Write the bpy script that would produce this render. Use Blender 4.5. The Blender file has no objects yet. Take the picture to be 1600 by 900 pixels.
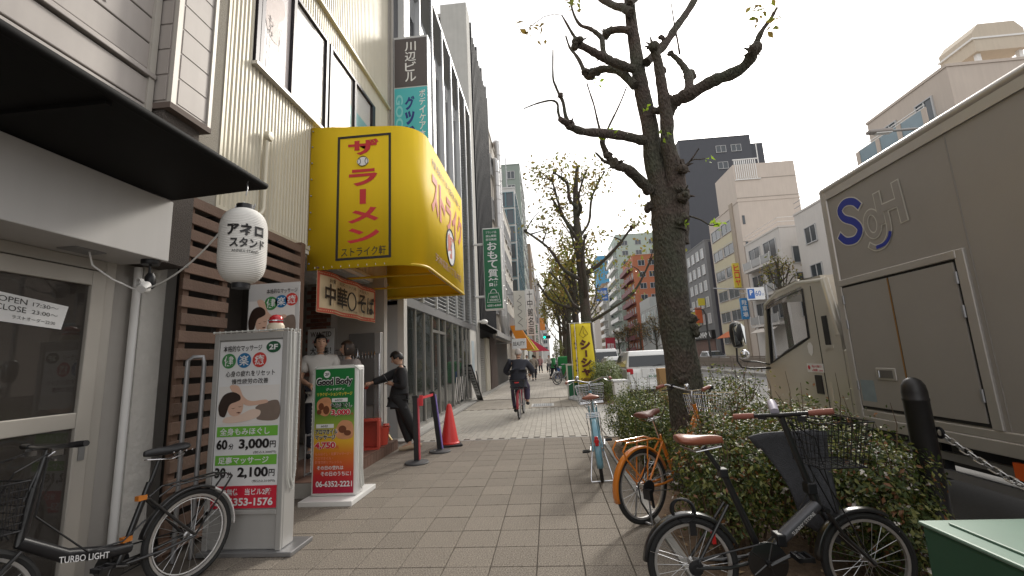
import bpy, math, random
import numpy as np
from mathutils import Vector, Matrix, Quaternion
random.seed(7)
RNG = np.random.default_rng(11)
R = math.radians
scene = bpy.context.scene
COL = scene.collection

# ------------------------------------------------------------------ camera
FPX, CAMH = 672.0, 1.40
ROWS = np.array([[0.99526953, -0.06052718, -0.07599352],
                 [0.08486864, 0.16095776, 0.9833056],
                 [-0.04728497, -0.98510358, 0.16533322]])   # world X, Y, Z in camera axes (right, down, forward)
cam_data = bpy.data.cameras.new('camera')
cam_data.sensor_width = 36.0
cam_data.lens = 36.0 * FPX / 1600.0
cam_data.clip_start = 0.05
cam_data.clip_end = 2000.0
cam = bpy.data.objects.new('camera', cam_data)
COL.objects.link(cam)
cm = Matrix.Identity(4)
for i in range(3):
    cm[i][0] = ROWS[i][0]; cm[i][1] = -ROWS[i][1]; cm[i][2] = -ROWS[i][2]
cm[2][3] = CAMH
cam.matrix_world = cm
scene.camera = cam

# ------------------------------------------------------------------ world, sun, exposure
SUN_EL, SUN_AZ = R(34.0), R(26.0)
world = bpy.data.worlds.new('World'); scene.world = world; world.use_nodes = True
wn = world.node_tree.nodes; wl = world.node_tree.links; wn.clear()
sky = wn.new('ShaderNodeTexSky'); sky.sky_type = 'NISHITA'; sky.sun_disc = False
sky.sun_elevation = SUN_EL; sky.sun_rotation = SUN_AZ
sky.air_density = 1.0; sky.dust_density = 4.0; sky.ozone_density = 1.0
hs = wn.new('ShaderNodeHueSaturation'); hs.inputs['Saturation'].default_value = 0.35
wl.new(sky.outputs[0], hs.inputs['Color'])
mixw = wn.new('ShaderNodeMix'); mixw.data_type = 'RGBA'
mixw.inputs[0].default_value = 0.62
mixw.inputs[7].default_value = (10.2, 10.0, 9.8, 1)      # bright even cloud layer
wl.new(hs.outputs[0], mixw.inputs[6])
bg = wn.new('ShaderNodeBackground'); bg.inputs['Strength'].default_value = 0.10
wo = wn.new('ShaderNodeOutputWorld')
wl.new(mixw.outputs[2], bg.inputs['Color']); wl.new(bg.outputs[0], wo.inputs['Surface'])
sun_data = bpy.data.lights.new('sun', 'SUN'); sun_data.energy = 1.5; sun_data.angle = R(11); sun_data.color = (1, .95, .86)
sun = bpy.data.objects.new('sun', sun_data); COL.objects.link(sun)
sd = Vector((math.sin(SUN_AZ) * math.cos(SUN_EL), math.cos(SUN_AZ) * math.cos(SUN_EL), math.sin(SUN_EL)))
sun.rotation_euler = sd.to_track_quat('Z', 'Y').to_euler(); sun.location = sd * 60
vs = scene.view_settings
vs.view_transform = 'Standard'; vs.look = 'None'; vs.gamma = 1.0; vs.exposure = 0.70
vs.use_curve_mapping = False
scene.cycles.use_denoising = True
scene.cycles.max_bounces = 6; scene.cycles.transparent_max_bounces = 12

# ------------------------------------------------------------------ pixel helpers (photo is 1600 x 900)
def ray(px, py):
    return ROWS @ np.array([px - 800.0, py - 450.0, FPX])
def onX(px, py, X):
    d = ray(px, py); t = X / d[0]; return Vector((X, d[1] * t, CAMH + d[2] * t))
def onY(px, py, Y):
    d = ray(px, py); t = Y / d[1]; return Vector((d[0] * t, Y, CAMH + d[2] * t))
def onZ(px, py, z=0.0):
    d = ray(px, py); t = (z - CAMH) / d[2]; return Vector((d[0] * t, d[1] * t, z))

# ------------------------------------------------------------------ materials
MATS = {}
def mat(name, col, rough=.6, metal=0.0, spec=.5, nz=0.0, na=0.0, streak=0.0, bump=0.0, bscale=60.0, rand=0.0, coat=0.0, dirt=0.0):
    if name in MATS: return MATS[name]
    m = bpy.data.materials.new(name); m.use_nodes = True
    N = m.node_tree.nodes; L = m.node_tree.links
    b = N['Principled BSDF']
    b.inputs['Base Color'].default_value = (*col, 1); b.inputs['Roughness'].default_value = rough
    b.inputs['Metallic'].default_value = metal; b.inputs['Specular IOR Level'].default_value = spec
    if coat: b.inputs['Coat Weight'].default_value = coat
    MATS[name] = m
    if na or streak or rand or bump or dirt:
        tc = N.new('ShaderNodeTexCoord')
        val = None
        def addv(sock, amt):
            nonlocal val
            s = N.new('ShaderNodeMath'); s.operation = 'MULTIPLY_ADD'
            L.new(sock, s.inputs[0]); s.inputs[1].default_value = 2 * amt
            if val is None: s.inputs[2].default_value = 1 - amt
            else:
                a = N.new('ShaderNodeMath'); a.operation = 'SUBTRACT'; L.new(val, a.inputs[0]); a.inputs[1].default_value = amt
                L.new(a.outputs[0], s.inputs[2])
            val = s.outputs[0]
        if na:
            n = N.new('ShaderNodeTexNoise'); n.inputs['Scale'].default_value = nz or 8; n.inputs['Detail'].default_value = 5
            L.new(tc.outputs['Object'], n.inputs['Vector']); addv(n.outputs['Fac'], na)
        if dirt:
            n = N.new('ShaderNodeTexNoise'); n.inputs['Scale'].default_value = 1.3; n.inputs['Detail'].default_value = 8
            n.inputs['Roughness'].default_value = .65
            L.new(tc.outputs['Object'], n.inputs['Vector']); addv(n.outputs['Fac'], dirt)
        if streak:
            mp = N.new('ShaderNodeMapping'); mp.inputs['Scale'].default_value = (5, 5, .35)
            L.new(tc.outputs['Object'], mp.inputs['Vector'])
            n = N.new('ShaderNodeTexNoise'); n.inputs['Scale'].default_value = 1.6; n.inputs['Detail'].default_value = 6
            L.new(mp.outputs[0], n.inputs['Vector']); addv(n.outputs['Fac'], streak)
        if rand:
            oi = N.new('ShaderNodeObjectInfo'); addv(oi.outputs['Random'], rand)
        if val is not None:
            h = N.new('ShaderNodeHueSaturation'); h.inputs['Color'].default_value = (*col, 1)
            L.new(val, h.inputs['Value']); L.new(h.outputs[0], b.inputs['Base Color'])
        if bump:
            n = N.new('ShaderNodeTexNoise'); n.inputs['Scale'].default_value = bscale; n.inputs['Detail'].default_value = 4
            L.new(tc.outputs['Object'], n.inputs['Vector'])
            bp = N.new('ShaderNodeBump'); bp.inputs['Strength'].default_value = bump; bp.inputs['Distance'].default_value = .02
            L.new(n.outputs['Fac'], bp.inputs['Height']); L.new(bp.outputs[0], b.inputs['Normal'])
    return m
def glass(name, tint=(.05, .06, .06), clear=.5, rough=.02, spec=.8):
    """window glass: part see-through, part dark, with mirror-like reflection"""
    if name in MATS: return MATS[name]
    m = bpy.data.materials.new(name); m.use_nodes = True
    N = m.node_tree.nodes; L = m.node_tree.links
    b = N['Principled BSDF']; b.inputs['Base Color'].default_value = (*tint, 1); b.inputs['Roughness'].default_value = rough
    b.inputs['Specular IOR Level'].default_value = spec
    t = N.new('ShaderNodeBsdfTransparent'); mx = N.new('ShaderNodeMixShader')
    lw = N.new('ShaderNodeLayerWeight'); pw = N.new('ShaderNodeMath'); pw.operation = 'POWER'; pw.inputs[1].default_value = 5
    L.new(lw.outputs['Facing'], pw.inputs[0])
    s = N.new('ShaderNodeMath'); s.operation = 'SUBTRACT'; s.inputs[0].default_value = clear; s.use_clamp = True
    L.new(pw.outputs[0], s.inputs[1])
    L.new(s.outputs[0], mx.inputs[0]); L.new(b.outputs[0], mx.inputs[1]); L.new(t.outputs[0], mx.inputs[2])
    L.new(mx.outputs[0], N['Material Output'].inputs['Surface'])
    MATS[name] = m; return m
def leafmat(name, col, var=.35, trans=.25):
    if name in MATS: return MATS[name]
    m = mat(name, col, rough=.45, spec=.4, nz=9, na=var)
    N = m.node_tree.nodes; L = m.node_tree.links
    b = N['Principled BSDF']; tr = N.new('ShaderNodeBsdfTranslucent'); tr.inputs['Color'].default_value = (col[0] * 1.4, col[1] * 1.5, col[2] * .8, 1)
    mx = N.new('ShaderNodeMixShader'); mx.inputs[0].default_value = trans
    L.new(b.outputs[0], mx.inputs[1]); L.new(tr.outputs[0], mx.inputs[2]); L.new(mx.outputs[0], N['Material Output'].inputs['Surface'])
    return m

# ------------------------------------------------------------------ objects
WM = {}          # object -> world matrix of its root (parts carry no transform of their own unless copied)
def tag(o, label=None, cat=None, group=None, kind=None):
    if label: o['label'] = label
    if cat: o['category'] = cat
    if group: o['group'] = group
    if kind: o['kind'] = kind
    return o
def thing(name, label, cat, loc=(0, 0, 0), rz=0.0, group=None, local=False):
    o = bpy.data.objects.new(name, None); COL.objects.link(o)
    o.empty_display_size = .2
    o.location = loc; o.rotation_euler = (0, 0, rz)
    tag(o, label, cat, group)
    WM[o] = (Matrix.Translation(Vector(loc)) @ Matrix.Rotation(rz, 4, 'Z'), local)
    return o
def copy_tree(o, parent=None):
    c = o.copy(); COL.objects.link(c); c.parent = parent
    for ch in list(o.children): copy_tree(ch, c)
    return c

class MB:
    def __init__(s): s.v = []; s.f = []; s.mi = []; s.cur = 0
    def add(s, vs, fs):
        o = len(s.v); s.v.extend([tuple(p) for p in vs])
        for f in fs: s.f.append(tuple(i + o for i in f)); s.mi.append(s.cur)
        return s
    def m(s, i): s.cur = i; return s
    def box(s, x0, x1, y0, y1, z0, z1):
        x0, x1 = min(x0, x1), max(x0, x1); y0, y1 = min(y0, y1), max(y0, y1); z0, z1 = min(z0, z1), max(z0, z1)
        return s.add([(x0, y0, z0), (x1, y0, z0), (x1, y1, z0), (x0, y1, z0), (x0, y0, z1), (x1, y0, z1), (x1, y1, z1), (x0, y1, z1)],
                     [(0, 3, 2, 1), (4, 5, 6, 7), (0, 1, 5, 4), (1, 2, 6, 5), (2, 3, 7, 6), (3, 0, 4, 7)])
    def hexa(s, p):   # 8 corners: bottom ring then top ring
        return s.add(p, [(0, 3, 2, 1), (4, 5, 6, 7), (0, 1, 5, 4), (1, 2, 6, 5), (2, 3, 7, 6), (3, 0, 4, 7)])
    def slab(s, o, u, w, n, lu, lw, ln):   # oriented box: origin corner, unit axes, lengths
        o, u, w, n = Vector(o), Vector(u).normalized() * lu, Vector(w).normalized() * lw, Vector(n).normalized() * ln
        return s.hexa([o, o + u, o + u + w, o + w, o + n, o + u + n, o + u + w + n, o + w + n])
    def prism(s, poly, fn, d0, d1):  # poly 2D points, fn(a,b,d)->3D
        n = len(poly)
        vs = [fn(a, b, d0) for a, b in poly] + [fn(a, b, d1) for a, b in poly]
        fs = [tuple(range(n - 1, -1, -1)), tuple(range(n, 2 * n))] + [(i, (i + 1) % n, n + (i + 1) % n, n + i) for i in range(n)]
        return s.add(vs, fs)
    def tube(s, pts, r, seg=8, cap=True, closed=False):
        pts = [Vector(p) for p in pts]; n = len(pts)
        rs = r if isinstance(r, (list, tuple)) else [r] * n
        vs = []; fs = []; prev = None
        for i, p in enumerate(pts):
            if closed: t = pts[(i + 1) % n] - pts[i - 1]
            else: t = pts[min(i + 1, n - 1)] - pts[max(i - 1, 0)]
            if t.length < 1e-9: t = Vector((0, 0, 1))
            t.normalize()
            if prev is None:
                a = Vector((0, 0, 1)) if abs(t.z) < .9 else Vector((1, 0, 0))
                u = t.cross(a).normalized()
            else:
                u = prev - t * prev.dot(t)
                u = u.normalized() if u.length > 1e-6 else t.orthogonal().normalized()
            prev = u; w = t.cross(u)
            for k in range(seg):
                an = 2 * math.pi * k / seg
                vs.append(p + (u * math.cos(an) + w * math.sin(an)) * rs[i])
        m = n if closed else n - 1
        for i in range(m):
            j = (i + 1) % n
            for k in range(seg):
                k2 = (k + 1) % seg
                fs.append((i * seg + k, i * seg + k2, j * seg + k2, j * seg + k))
        if cap and not closed:
            fs.append(tuple(range(seg - 1, -1, -1))); fs.append(tuple((n - 1) * seg + k for k in range(seg)))
        return s.add(vs, fs)
    def cyl(s, p0, p1, r, seg=12): return s.tube([p0, p1], r, seg)
    def ring(s, c, axis, Rr, r, n=32, seg=8, a0=0.0, a1=2 * math.pi, up=None):
        c = Vector(c); ax = Vector(axis).normalized()
        u = (Vector(up) - ax * Vector(up).dot(ax)).normalized() if up else ax.orthogonal().normalized()
        w = ax.cross(u); full = abs(a1 - a0 - 2 * math.pi) < 1e-6
        k = n if full else n + 1
        pts = [c + (u * math.cos(a0 + (a1 - a0) * i / n) + w * math.sin(a0 + (a1 - a0) * i / n)) * Rr for i in range(k)]
        return s.tube(pts, r, seg, closed=full)
    def lathe(s, prof, seg=20, c=(0, 0, 0), axis='Z'):
        vs = []; fs = []; n = len(prof)
        for r, z in prof:
            for k in range(seg):
                a = 2 * math.pi * k / seg; x, y = r * math.cos(a), r * math.sin(a)
                p = (x, y, z) if axis == 'Z' else ((x, z, y) if axis == 'Y' else (z, x, y))
                vs.append((p[0] + c[0], p[1] + c[1], p[2] + c[2]))
        for i in range(n - 1):
            for k in range(seg):
                k2 = (k + 1) % seg
                fs.append((i * seg + k, i * seg + k2, (i + 1) * seg + k2, (i + 1) * seg + k))
        fs.append(tuple(range(seg - 1, -1, -1))); fs.append(tuple((n - 1) * seg + k for k in range(seg)))
        return s.add(vs, fs)
    def ball(s, c, r, seg=12, rings=8):
        r = r if isinstance(r, (tuple, list)) else (r, r, r)
        vs = [(c[0], c[1], c[2] - r[2])]; fs = []
        for i in range(1, rings):
            a = math.pi * i / rings - math.pi / 2
            for k in range(seg):
                b = 2 * math.pi * k / seg
                vs.append((c[0] + r[0] * math.cos(a) * math.cos(b), c[1] + r[1] * math.cos(a) * math.sin(b), c[2] + r[2] * math.sin(a)))
        vs.append((c[0], c[1], c[2] + r[2])); top = len(vs) - 1
        for k in range(seg):
            k2 = (k + 1) % seg
            fs.append((0, 1 + k2, 1 + k)); fs.append((top, 1 + (rings - 2) * seg + k, 1 + (rings - 2) * seg + k2))
            for i in range(rings - 2):
                fs.append((1 + i * seg + k, 1 + i * seg + k2, 1 + (i + 1) * seg + k2, 1 + (i + 1) * seg + k))
        return s.add(vs, fs)
    def quad(s, a, b, c, d): return s.add([a, b, c, d], [(0, 1, 2, 3)])
    def grid(s, fn, nu, nv):
        vs = [fn(i / nu, j / nv) for j in range(nv + 1) for i in range(nu + 1)]
        fs = [(j * (nu + 1) + i, j * (nu + 1) + i + 1, (j + 1) * (nu + 1) + i + 1, (j + 1) * (nu + 1) + i) for j in range(nv) for i in range(nu)]
        return s.add(vs, fs)
    def build(s, name, material, parent=None, smooth=None, bevel=0.0, solid=0.0):
        me = bpy.data.meshes.new(name)
        vs = s.v; shift = None
        if parent is not None:
            W, local = WM[parent]
            if not local:
                inv = W.inverted(); vs = [inv @ Vector(p) for p in vs]
        me.from_pydata([tuple(p) for p in vs], [], s.f)
        mats = material if isinstance(material, (list, tuple)) else [material]
        for k in mats: me.materials.append(k)
        if len(mats) > 1: me.polygons.foreach_set('material_index', s.mi)
        if smooth:
            me.shade_smooth(); me.set_sharp_from_angle(angle=R(smooth if smooth is not True else 40))
        me.update()
        o = bpy.data.objects.new(name, me); COL.objects.link(o)
        if parent is not None:
            o.parent = parent; WM[o] = WM[parent]
        else: WM[o] = (Matrix.Identity(4), False)
        if bevel:
            b = o.modifiers.new('bevel', 'BEVEL'); b.width = bevel; b.segments = 2; b.limit_method = 'ANGLE'; b.angle_limit = R(35)
        if solid:
            b = o.modifiers.new('thickness', 'SOLIDIFY'); b.thickness = solid; b.offset = 0
        return o
def inst(src, name, parent, dloc=(0, 0, 0), rot=None):
    """another object that shares src's mesh"""
    c = bpy.data.objects.new(name, src.data); COL.objects.link(c); c.parent = parent
    for md in src.modifiers:
        if md.type == 'BEVEL':
            b = c.modifiers.new('bevel', 'BEVEL'); b.width = md.width; b.segments = md.segments; b.limit_method = 'ANGLE'; b.angle_limit = md.angle_limit
    c.location = dloc
    if rot: c.rotation_euler = rot
    WM[c] = WM[parent] if parent else (Matrix.Identity(4), False)
    return c
def struct(o): o['kind'] = 'structure'; return o

# ------------------------------------------------------------------ lettering
GLY = {}
def glyphs(text, bold):
    k = (text, bold)
    if k in GLY: return GLY[k]
    c = bpy.data.curves.new('letters', 'FONT'); c.body = text; c.size = 1; c.offset = bold; c.resolution_u = 3
    o = bpy.data.objects.new('letters', c); COL.objects.link(o)
    me = o.to_mesh()
    v = np.array([p.co[:2] for p in me.vertices]) if len(me.vertices) else np.zeros((0, 2))
    f = [tuple(p.vertices) for p in me.polygons]
    o.to_mesh_clear(); bpy.data.objects.remove(o); bpy.data.curves.remove(c)
    GLY[k] = (v, f); return GLY[k]
def letters(mb, text, org, right, up, w, h, bold=0.0, vertical=False, gap=.12, lift=.003, skew=0.0, thick=0.0):
    """lay text so that it fills the w x h box whose lower left corner is org; right/up are the axes of the surface"""
    right = Vector(right).normalized(); up = Vector(up).normalized(); n = right.cross(up); org = Vector(org) + n * lift
    if vertical:
        k = len(text); ch = h / (k + gap * (k - 1))
        for i, t in enumerate(text):
            if t == ' ': continue
            y = h - (i + 1) * ch - i * gap * ch
            if t in 'ー':
                mb.add([org + right * a + up * b for a, b in ((w * .42, y + ch * .08), (w * .6, y + ch * .08), (w * .6, y + ch * .95), (w * .42, y + ch * .95))], [(0, 1, 2, 3)])
                continue
            v, f = glyphs(t, bold)
            lo, hi = v.min(0), v.max(0); sz = hi - lo
            sx = w / max(sz[0], .6); sy = ch / max(sz[1], .6)
            ox = (w - sz[0] * sx) / 2; oy = (ch - sz[1] * sy) / 2
            mb.add([org + right * ((p[0] - lo[0]) * sx + ox) + up * (y + oy + (p[1] - lo[1]) * sy) for p in v], f)
    else:
        v, f = glyphs(text, bold)
        if not len(v): return mb
        lo, hi = v.min(0), v.max(0); sz = np.maximum(hi - lo, 1e-6)
        sx = w / sz[0]; sy = h / sz[1]
        mb.add([org + right * ((p[0] - lo[0]) * sx + skew * (p[1] - lo[1]) * sy) + up * ((p[1] - lo[1]) * sy) for p in v], f)
    return mb
def disc(mb, c, right, up, rx, ry, lift=.003, n=28):
    right = Vector(right).normalized(); up = Vector(up).normalized(); c = Vector(c) + right.cross(up) * lift
    return mb.add([c + right * rx * math.cos(2 * math.pi * i / n) + up * ry * math.sin(2 * math.pi * i / n) for i in range(n)], [tuple(range(n))])
def flat(mb, org, right, up, pts, lift=.003):
    right = Vector(right).normalized(); up = Vector(up).normalized(); o = Vector(org) + right.cross(up) * lift
    return mb.add([o + right * a + up * b for a, b in pts], [tuple(range(len(pts)))])
def rect(mb, org, right, up, a0, a1, b0, b1, lift=.003):
    return flat(mb, org, right, up, [(a0, b0), (a1, b0), (a1, b1), (a0, b1)], lift)
def blob(pts, n=6):
    """smooth closed outline through control points (Catmull-Rom)"""
    out = []; k = len(pts)
    for i in range(k):
        p0, p1, p2, p3 = [np.array(pts[(i + j - 1) % k], float) for j in range(4)]
        for t in np.linspace(0, 1, n, endpoint=False):
            out.append(tuple(.5 * ((2 * p1) + (-p0 + p2) * t + (2 * p0 - 5 * p1 + 4 * p2 - p3) * t * t + (-p0 + 3 * p1 - 3 * p2 + p3) * t ** 3)))
    return out

# ------------------------------------------------------------------ palette
BLACK = mat('black paint', (.012, .012, .014), .4)
RUBBER = mat('black rubber', (.02, .02, .02), .8)
CHROME = mat('chrome', (.6, .6, .62), .22, 1.0)
STEEL = mat('dull steel', (.35, .35, .36), .45, .8, na=.1)
ALU = mat('aluminium', (.55, .54, .53), .4, .7, na=.08)
WHITEP = mat('white paint', (.72, .71, .69), .5, nz=6, na=.04, dirt=.06)
PRINTW = mat('printed white', (.76, .76, .76), .35)
PRINTB = mat('printed black', (.015, .013, .013), .4)
PRINTR = mat('printed red', (.58, .02, .045), .4)
PRINTG = mat('printed green', (.16, .45, .05), .4)
SKIN = mat('skin', (.52, .31, .21), .5, nz=30, na=.06)
HAIRB = mat('black hair', (.012, .009, .008), .45)
# ================================================================== ground, road, pavement
GROUND = mat('far ground', (.16, .155, .15), .9, nz=.4, na=.15)
ASPH = mat('asphalt', (.17, .165, .16), .85, nz=40, na=.2, dirt=.12, bump=.2, bscale=150)
CONC = mat('concrete', (.36, .345, .32), .85, nz=14, na=.1, dirt=.18, bump=.15, bscale=90)
KERBM = mat('kerb stone', (.33, .32, .30), .85, nz=20, na=.12, dirt=.12)
def tile_mat(name, col, sp=.3, rand=.08):
    m = mat(name, col, .82, spec=.3, nz=100, na=sp, dirt=.32, rand=rand, bump=.25, bscale=120)
    return m
TILE = tile_mat('aggregate tile', (.205, .177, .146), 1.5, .07)
TILEL = tile_mat('light aggregate tile', (.36, .32, .27), 1.0)
PAVER = tile_mat('pale block paver', (.40, .37, .325), .7, .08)
JOINT = mat('joint sand', (.11, .095, .08), .95, nz=30, na=.2)
SOIL = mat('bare soil', (.17, .115, .075), .95, nz=22, na=.4, dirt=.25, bump=.8, bscale=40)
PAINT = mat('road paint', (.62, .62, .6), .7, nz=20, na=.15)

g = MB().box(-300, 300, -60, 600, -1.0, -.14).build('ground', GROUND); struct(g)
r = MB().box(2.55, 11.4, -40, 500, -.5, -.125).build('road', ASPH); struct(r)
r2 = MB().box(12.6, 19.6, -40, 500, -.5, -.125).build('road', ASPH); struct(r2)
for (x, w) in ((5.9, .15), (8.8, .15), (16, .15)):
    for i in range(22):
        y = -6 + i * 9
        mk = MB().box(x, x + w, y, y + 5, -.125, -.121).build('lane_marking', PAINT); struct(mk)
mk = MB().box(3.0, 3.12, -20, 300, -.125, -.121).build('edge_line', PAINT); struct(mk)

pav = MB().box(-3.6, .80, -4, 8.05, -.4, -.012).box(-3.6, 1.0, 8.05, 13.0, -.4, -.012).box(-3.6, .95, 13.0, 16.2, -.4, -.012)
pav = struct(pav.build('pavement', JOINT))
# far pavement: too far to tell the pieces apart, the material draws them
mf = bpy.data.materials.new('far paving'); mf.use_nodes = True
N_, L_ = mf.node_tree.nodes, mf.node_tree.links
bt = N_.new('ShaderNodeTexBrick'); bt.offset = .5
bt.inputs['Color1'].default_value = (.40, .36, .31, 1); bt.inputs['Color2'].default_value = (.46, .42, .37, 1); bt.inputs['Mortar'].default_value = (.2, .18, .15, 1)
bt.inputs['Scale'].default_value = 1; bt.inputs['Brick Width'].default_value = .32; bt.inputs['Row Height'].default_value = .32; bt.inputs['Mortar Size'].default_value = .008
tc_ = N_.new('ShaderNodeTexCoord'); L_.new(tc_.outputs['Object'], bt.inputs['Vector'])
bt2 = N_.new('ShaderNodeTexNoise'); bt2.inputs['Scale'].default_value = .5; bt2.inputs['Detail'].default_value = 8; L_.new(tc_.outputs['Object'], bt2.inputs['Vector'])
hs_ = N_.new('ShaderNodeHueSaturation'); mth = N_.new('ShaderNodeMath'); mth.operation = 'MULTIPLY_ADD'; mth.inputs[1].default_value = .5; mth.inputs[2].default_value = .75
L_.new(bt2.outputs['Fac'], mth.inputs[0]); L_.new(mth.outputs[0], hs_.inputs['Value']); L_.new(bt.outputs['Color'], hs_.inputs['Color'])
L_.new(hs_.outputs[0], N_['Principled BSDF'].inputs['Base Color']); N_['Principled BSDF'].inputs['Roughness'].default_value = .85
fp = struct(MB().box(-3.6, .95, 16.2, 400, -.4, 0).build('far_pavement', mf))

P = .322
proto = None
def rough_tile(mb, w, l, h, b=.004):
    return mb.add([(0, 0, -h), (w, 0, -h), (w, l, -h), (0, l, -h), (0, 0, -b), (w, 0, -b), (w, l, -b), (0, l, -b), (b, b, 0), (w - b, b, 0), (w - b, l - b, 0), (b, l - b, 0)],
                  [(0, 1, 5, 4), (1, 2, 6, 5), (2, 3, 7, 6), (3, 0, 4, 7), (4, 5, 9, 8), (5, 6, 10, 9), (6, 7, 11, 10), (7, 4, 8, 11), (8, 9, 10, 11)])
def tiles(x0, nx, y0, ny, p, q, gap, m, skip=None):
    global proto
    pr = None
    for j in range(ny):
        for i in range(nx):
            if skip and skip(i, j): continue
            dz = random.uniform(-.0018, .0018)
            loc = (x0 + i * p + gap / 2, y0 + j * q + gap / 2, dz)
            if pr is None:
                pr = rough_tile(MB(), p - gap, q - gap, .03).build('tile', m, pav); pr.location = loc
            else: inst(pr, 'tile', pav, loc)
tiles(-.17 - 8 * P, 11, 3.22 - 2 * P, 17, P, P, .006, TILE)
# loose raised tile edges and the pale crossing
BW, BL = .1075, .215
pr = None; rest = MB(); cnt = 0
rows = 23
for j in range(rows):
    for i in range(33):
        x = -2.62 + i * BW; y = 8.10 + j * BL + (BL / 2 if i % 2 else 0)
        if y + BL > 13.0: continue
        if cnt < 300 or False:
            if pr is None:
                pr = rough_tile(MB(), BW - .005, BL - .005, .03, .003).build('paver', PAVER, pav); pr.location = (x, y, .001); cnt += 1
            else: inst(pr, 'paver', pav, (x, y, random.uniform(0, .002))); cnt += 1
        else:
            t = rough_tile(MB(), BW - .005, BL - .005, .03, .003)
            rest.add([(a + x, b + y, c) for a, b, c in t.v], t.f)
ro = rest.build('paver_field', PAVER, pav); ro['kind'] = 'stuff'
ed = MB()
for i in range(18): ed.box(-2.62 + i * .2, -2.62 + i * .2 + .195, 8.045, 8.092, -.03, .002)
ed.build('edging_strip', KERBM, pav)
tiles(-2.62, 11, 13.02, 9, P, P, .006, TILEL)
# left margin, threshold of the buildings
lm = MB().box(-3.6, -2.66, 8.05, 60, -.3, .03).build('threshold_strip', CONC); struct(lm)

# planting strip with its kerbs and soil
def strip(y0, y1, x0=.86, x1=2.35):
    s = MB().box(x0, x1, y0, y1, -.4, -.02)
    o = s.build('planting_bed', SOIL); struct(o)
    k = MB(); n = max(1, int((y1 - y0) / .6)); d = (y1 - y0) / n
    for i in range(n): k.box(x0 - .06, x0, y0 + i * d + .004, y0 + (i + 1) * d - .004, -.3, .012)
    struct(k.build('bed_kerb', KERBM))
    return o
strip(-2, 8.0); strip(13.2, 60)
k = MB()
for i in range(130): k.box(2.36, 2.54, -12 + i * .9 + .004, -12 + (i + 1) * .9 - .004, -.4, .015)
struct(k.build('kerb', KERBM))
struct(MB().box(.95, 2.36, 8.0, 13.2, -.4, -.004).build('crossing_apron', CONC))
# median, far pavement
struct(MB().box(11.4, 12.6, -40, 400, -.5, .06).build('median', CONC))
struct(MB().box(19.6, 24, -40, 400, -.5, .02).build('opposite_pavement', CONC))

# leaf litter and dirt specks on the soil and along the bed
lt = MB()
for i in range(420):
    x = random.uniform(.88, 2.3); y = random.uniform(2.2, 8.0); a = random.uniform(0, 6.28); s_ = random.uniform(.012, .035)
    z = -.012
    lt.add([(x + s_ * math.cos(a), y + s_ * math.sin(a), z + random.uniform(0, .01)), (x + s_ * .5 * math.cos(a + 1.6), y + s_ * .5 * math.sin(a + 1.6), z + .006),
            (x - s_ * math.cos(a), y - s_ * math.sin(a), z + random.uniform(0, .012)), (x + s_ * .5 * math.cos(a - 1.6), y + s_ * .5 * math.sin(a - 1.6), z)], [(0, 1, 2, 3)])
lo = lt.build('leaf_litter', mat('dead leaves', (.36, .25, .14), .8, nz=25, na=.5)); tag(lo, 'scattered dry brown leaves lying on the soil of the planting bed', 'leaves', kind='stuff')

mh = thing('manhole_cover', 'grey square steel access cover set in the pavement beyond the crossing', 'manhole cover', (-.3, 13.7, 0))
MB().box(-.62, .06, 13.25, 14.05, -.02, .006).build('frame', ALU, mh)
pl = MB().box(-.57, .01, 13.3, 14.0, .0, .010)
for i in range(9):
    for j in range(11): pl.box(-.56 + i * .063, -.52 + i * .063, 13.31 + j * .063, 13.35 + j * .063, .008, .013)
pl.build('plate', STEEL, mh)
# ================================================================== left side: near shop (A)
RX, UZ, LY = (1, 0, 0), (0, 0, 1), (0, 1, 0)
CREAM = mat('cream aluminium', (.46, .43, .385), .45, .2, nz=5, na=.05, dirt=.08)
PLASTER = mat('cracked white plaster', (.62, .60, .56), .85, nz=18, na=.07, dirt=.1, streak=.1, bump=.5, bscale=25)
GREYW = mat('grey painted wall', (.33, .31, .285), .8, nz=10, na=.06, streak=.12)
BOARDM = mat('grey metal board', (.36, .325, .30), .55, .1, nz=3, na=.1, streak=.14, dirt=.12)
DARKST = mat('dark stucco', (.10, .085, .075), .95, nz=60, na=.3, bump=1.0, bscale=120)
STUCCO = mat('beige stucco', (.36, .33, .28), .95, nz=60, na=.12, bump=.9, bscale=140)
FASCIA = mat('fascia white', (.52, .505, .49), .5, nz=3, na=.05, streak=.06)
CANOPY = mat('black canopy metal', (.008, .0075, .007), .7, 0, .2, nz=5, na=.2)
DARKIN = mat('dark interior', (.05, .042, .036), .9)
DOORGL = glass('shop door glass', (.055, .048, .042), .45)

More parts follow.
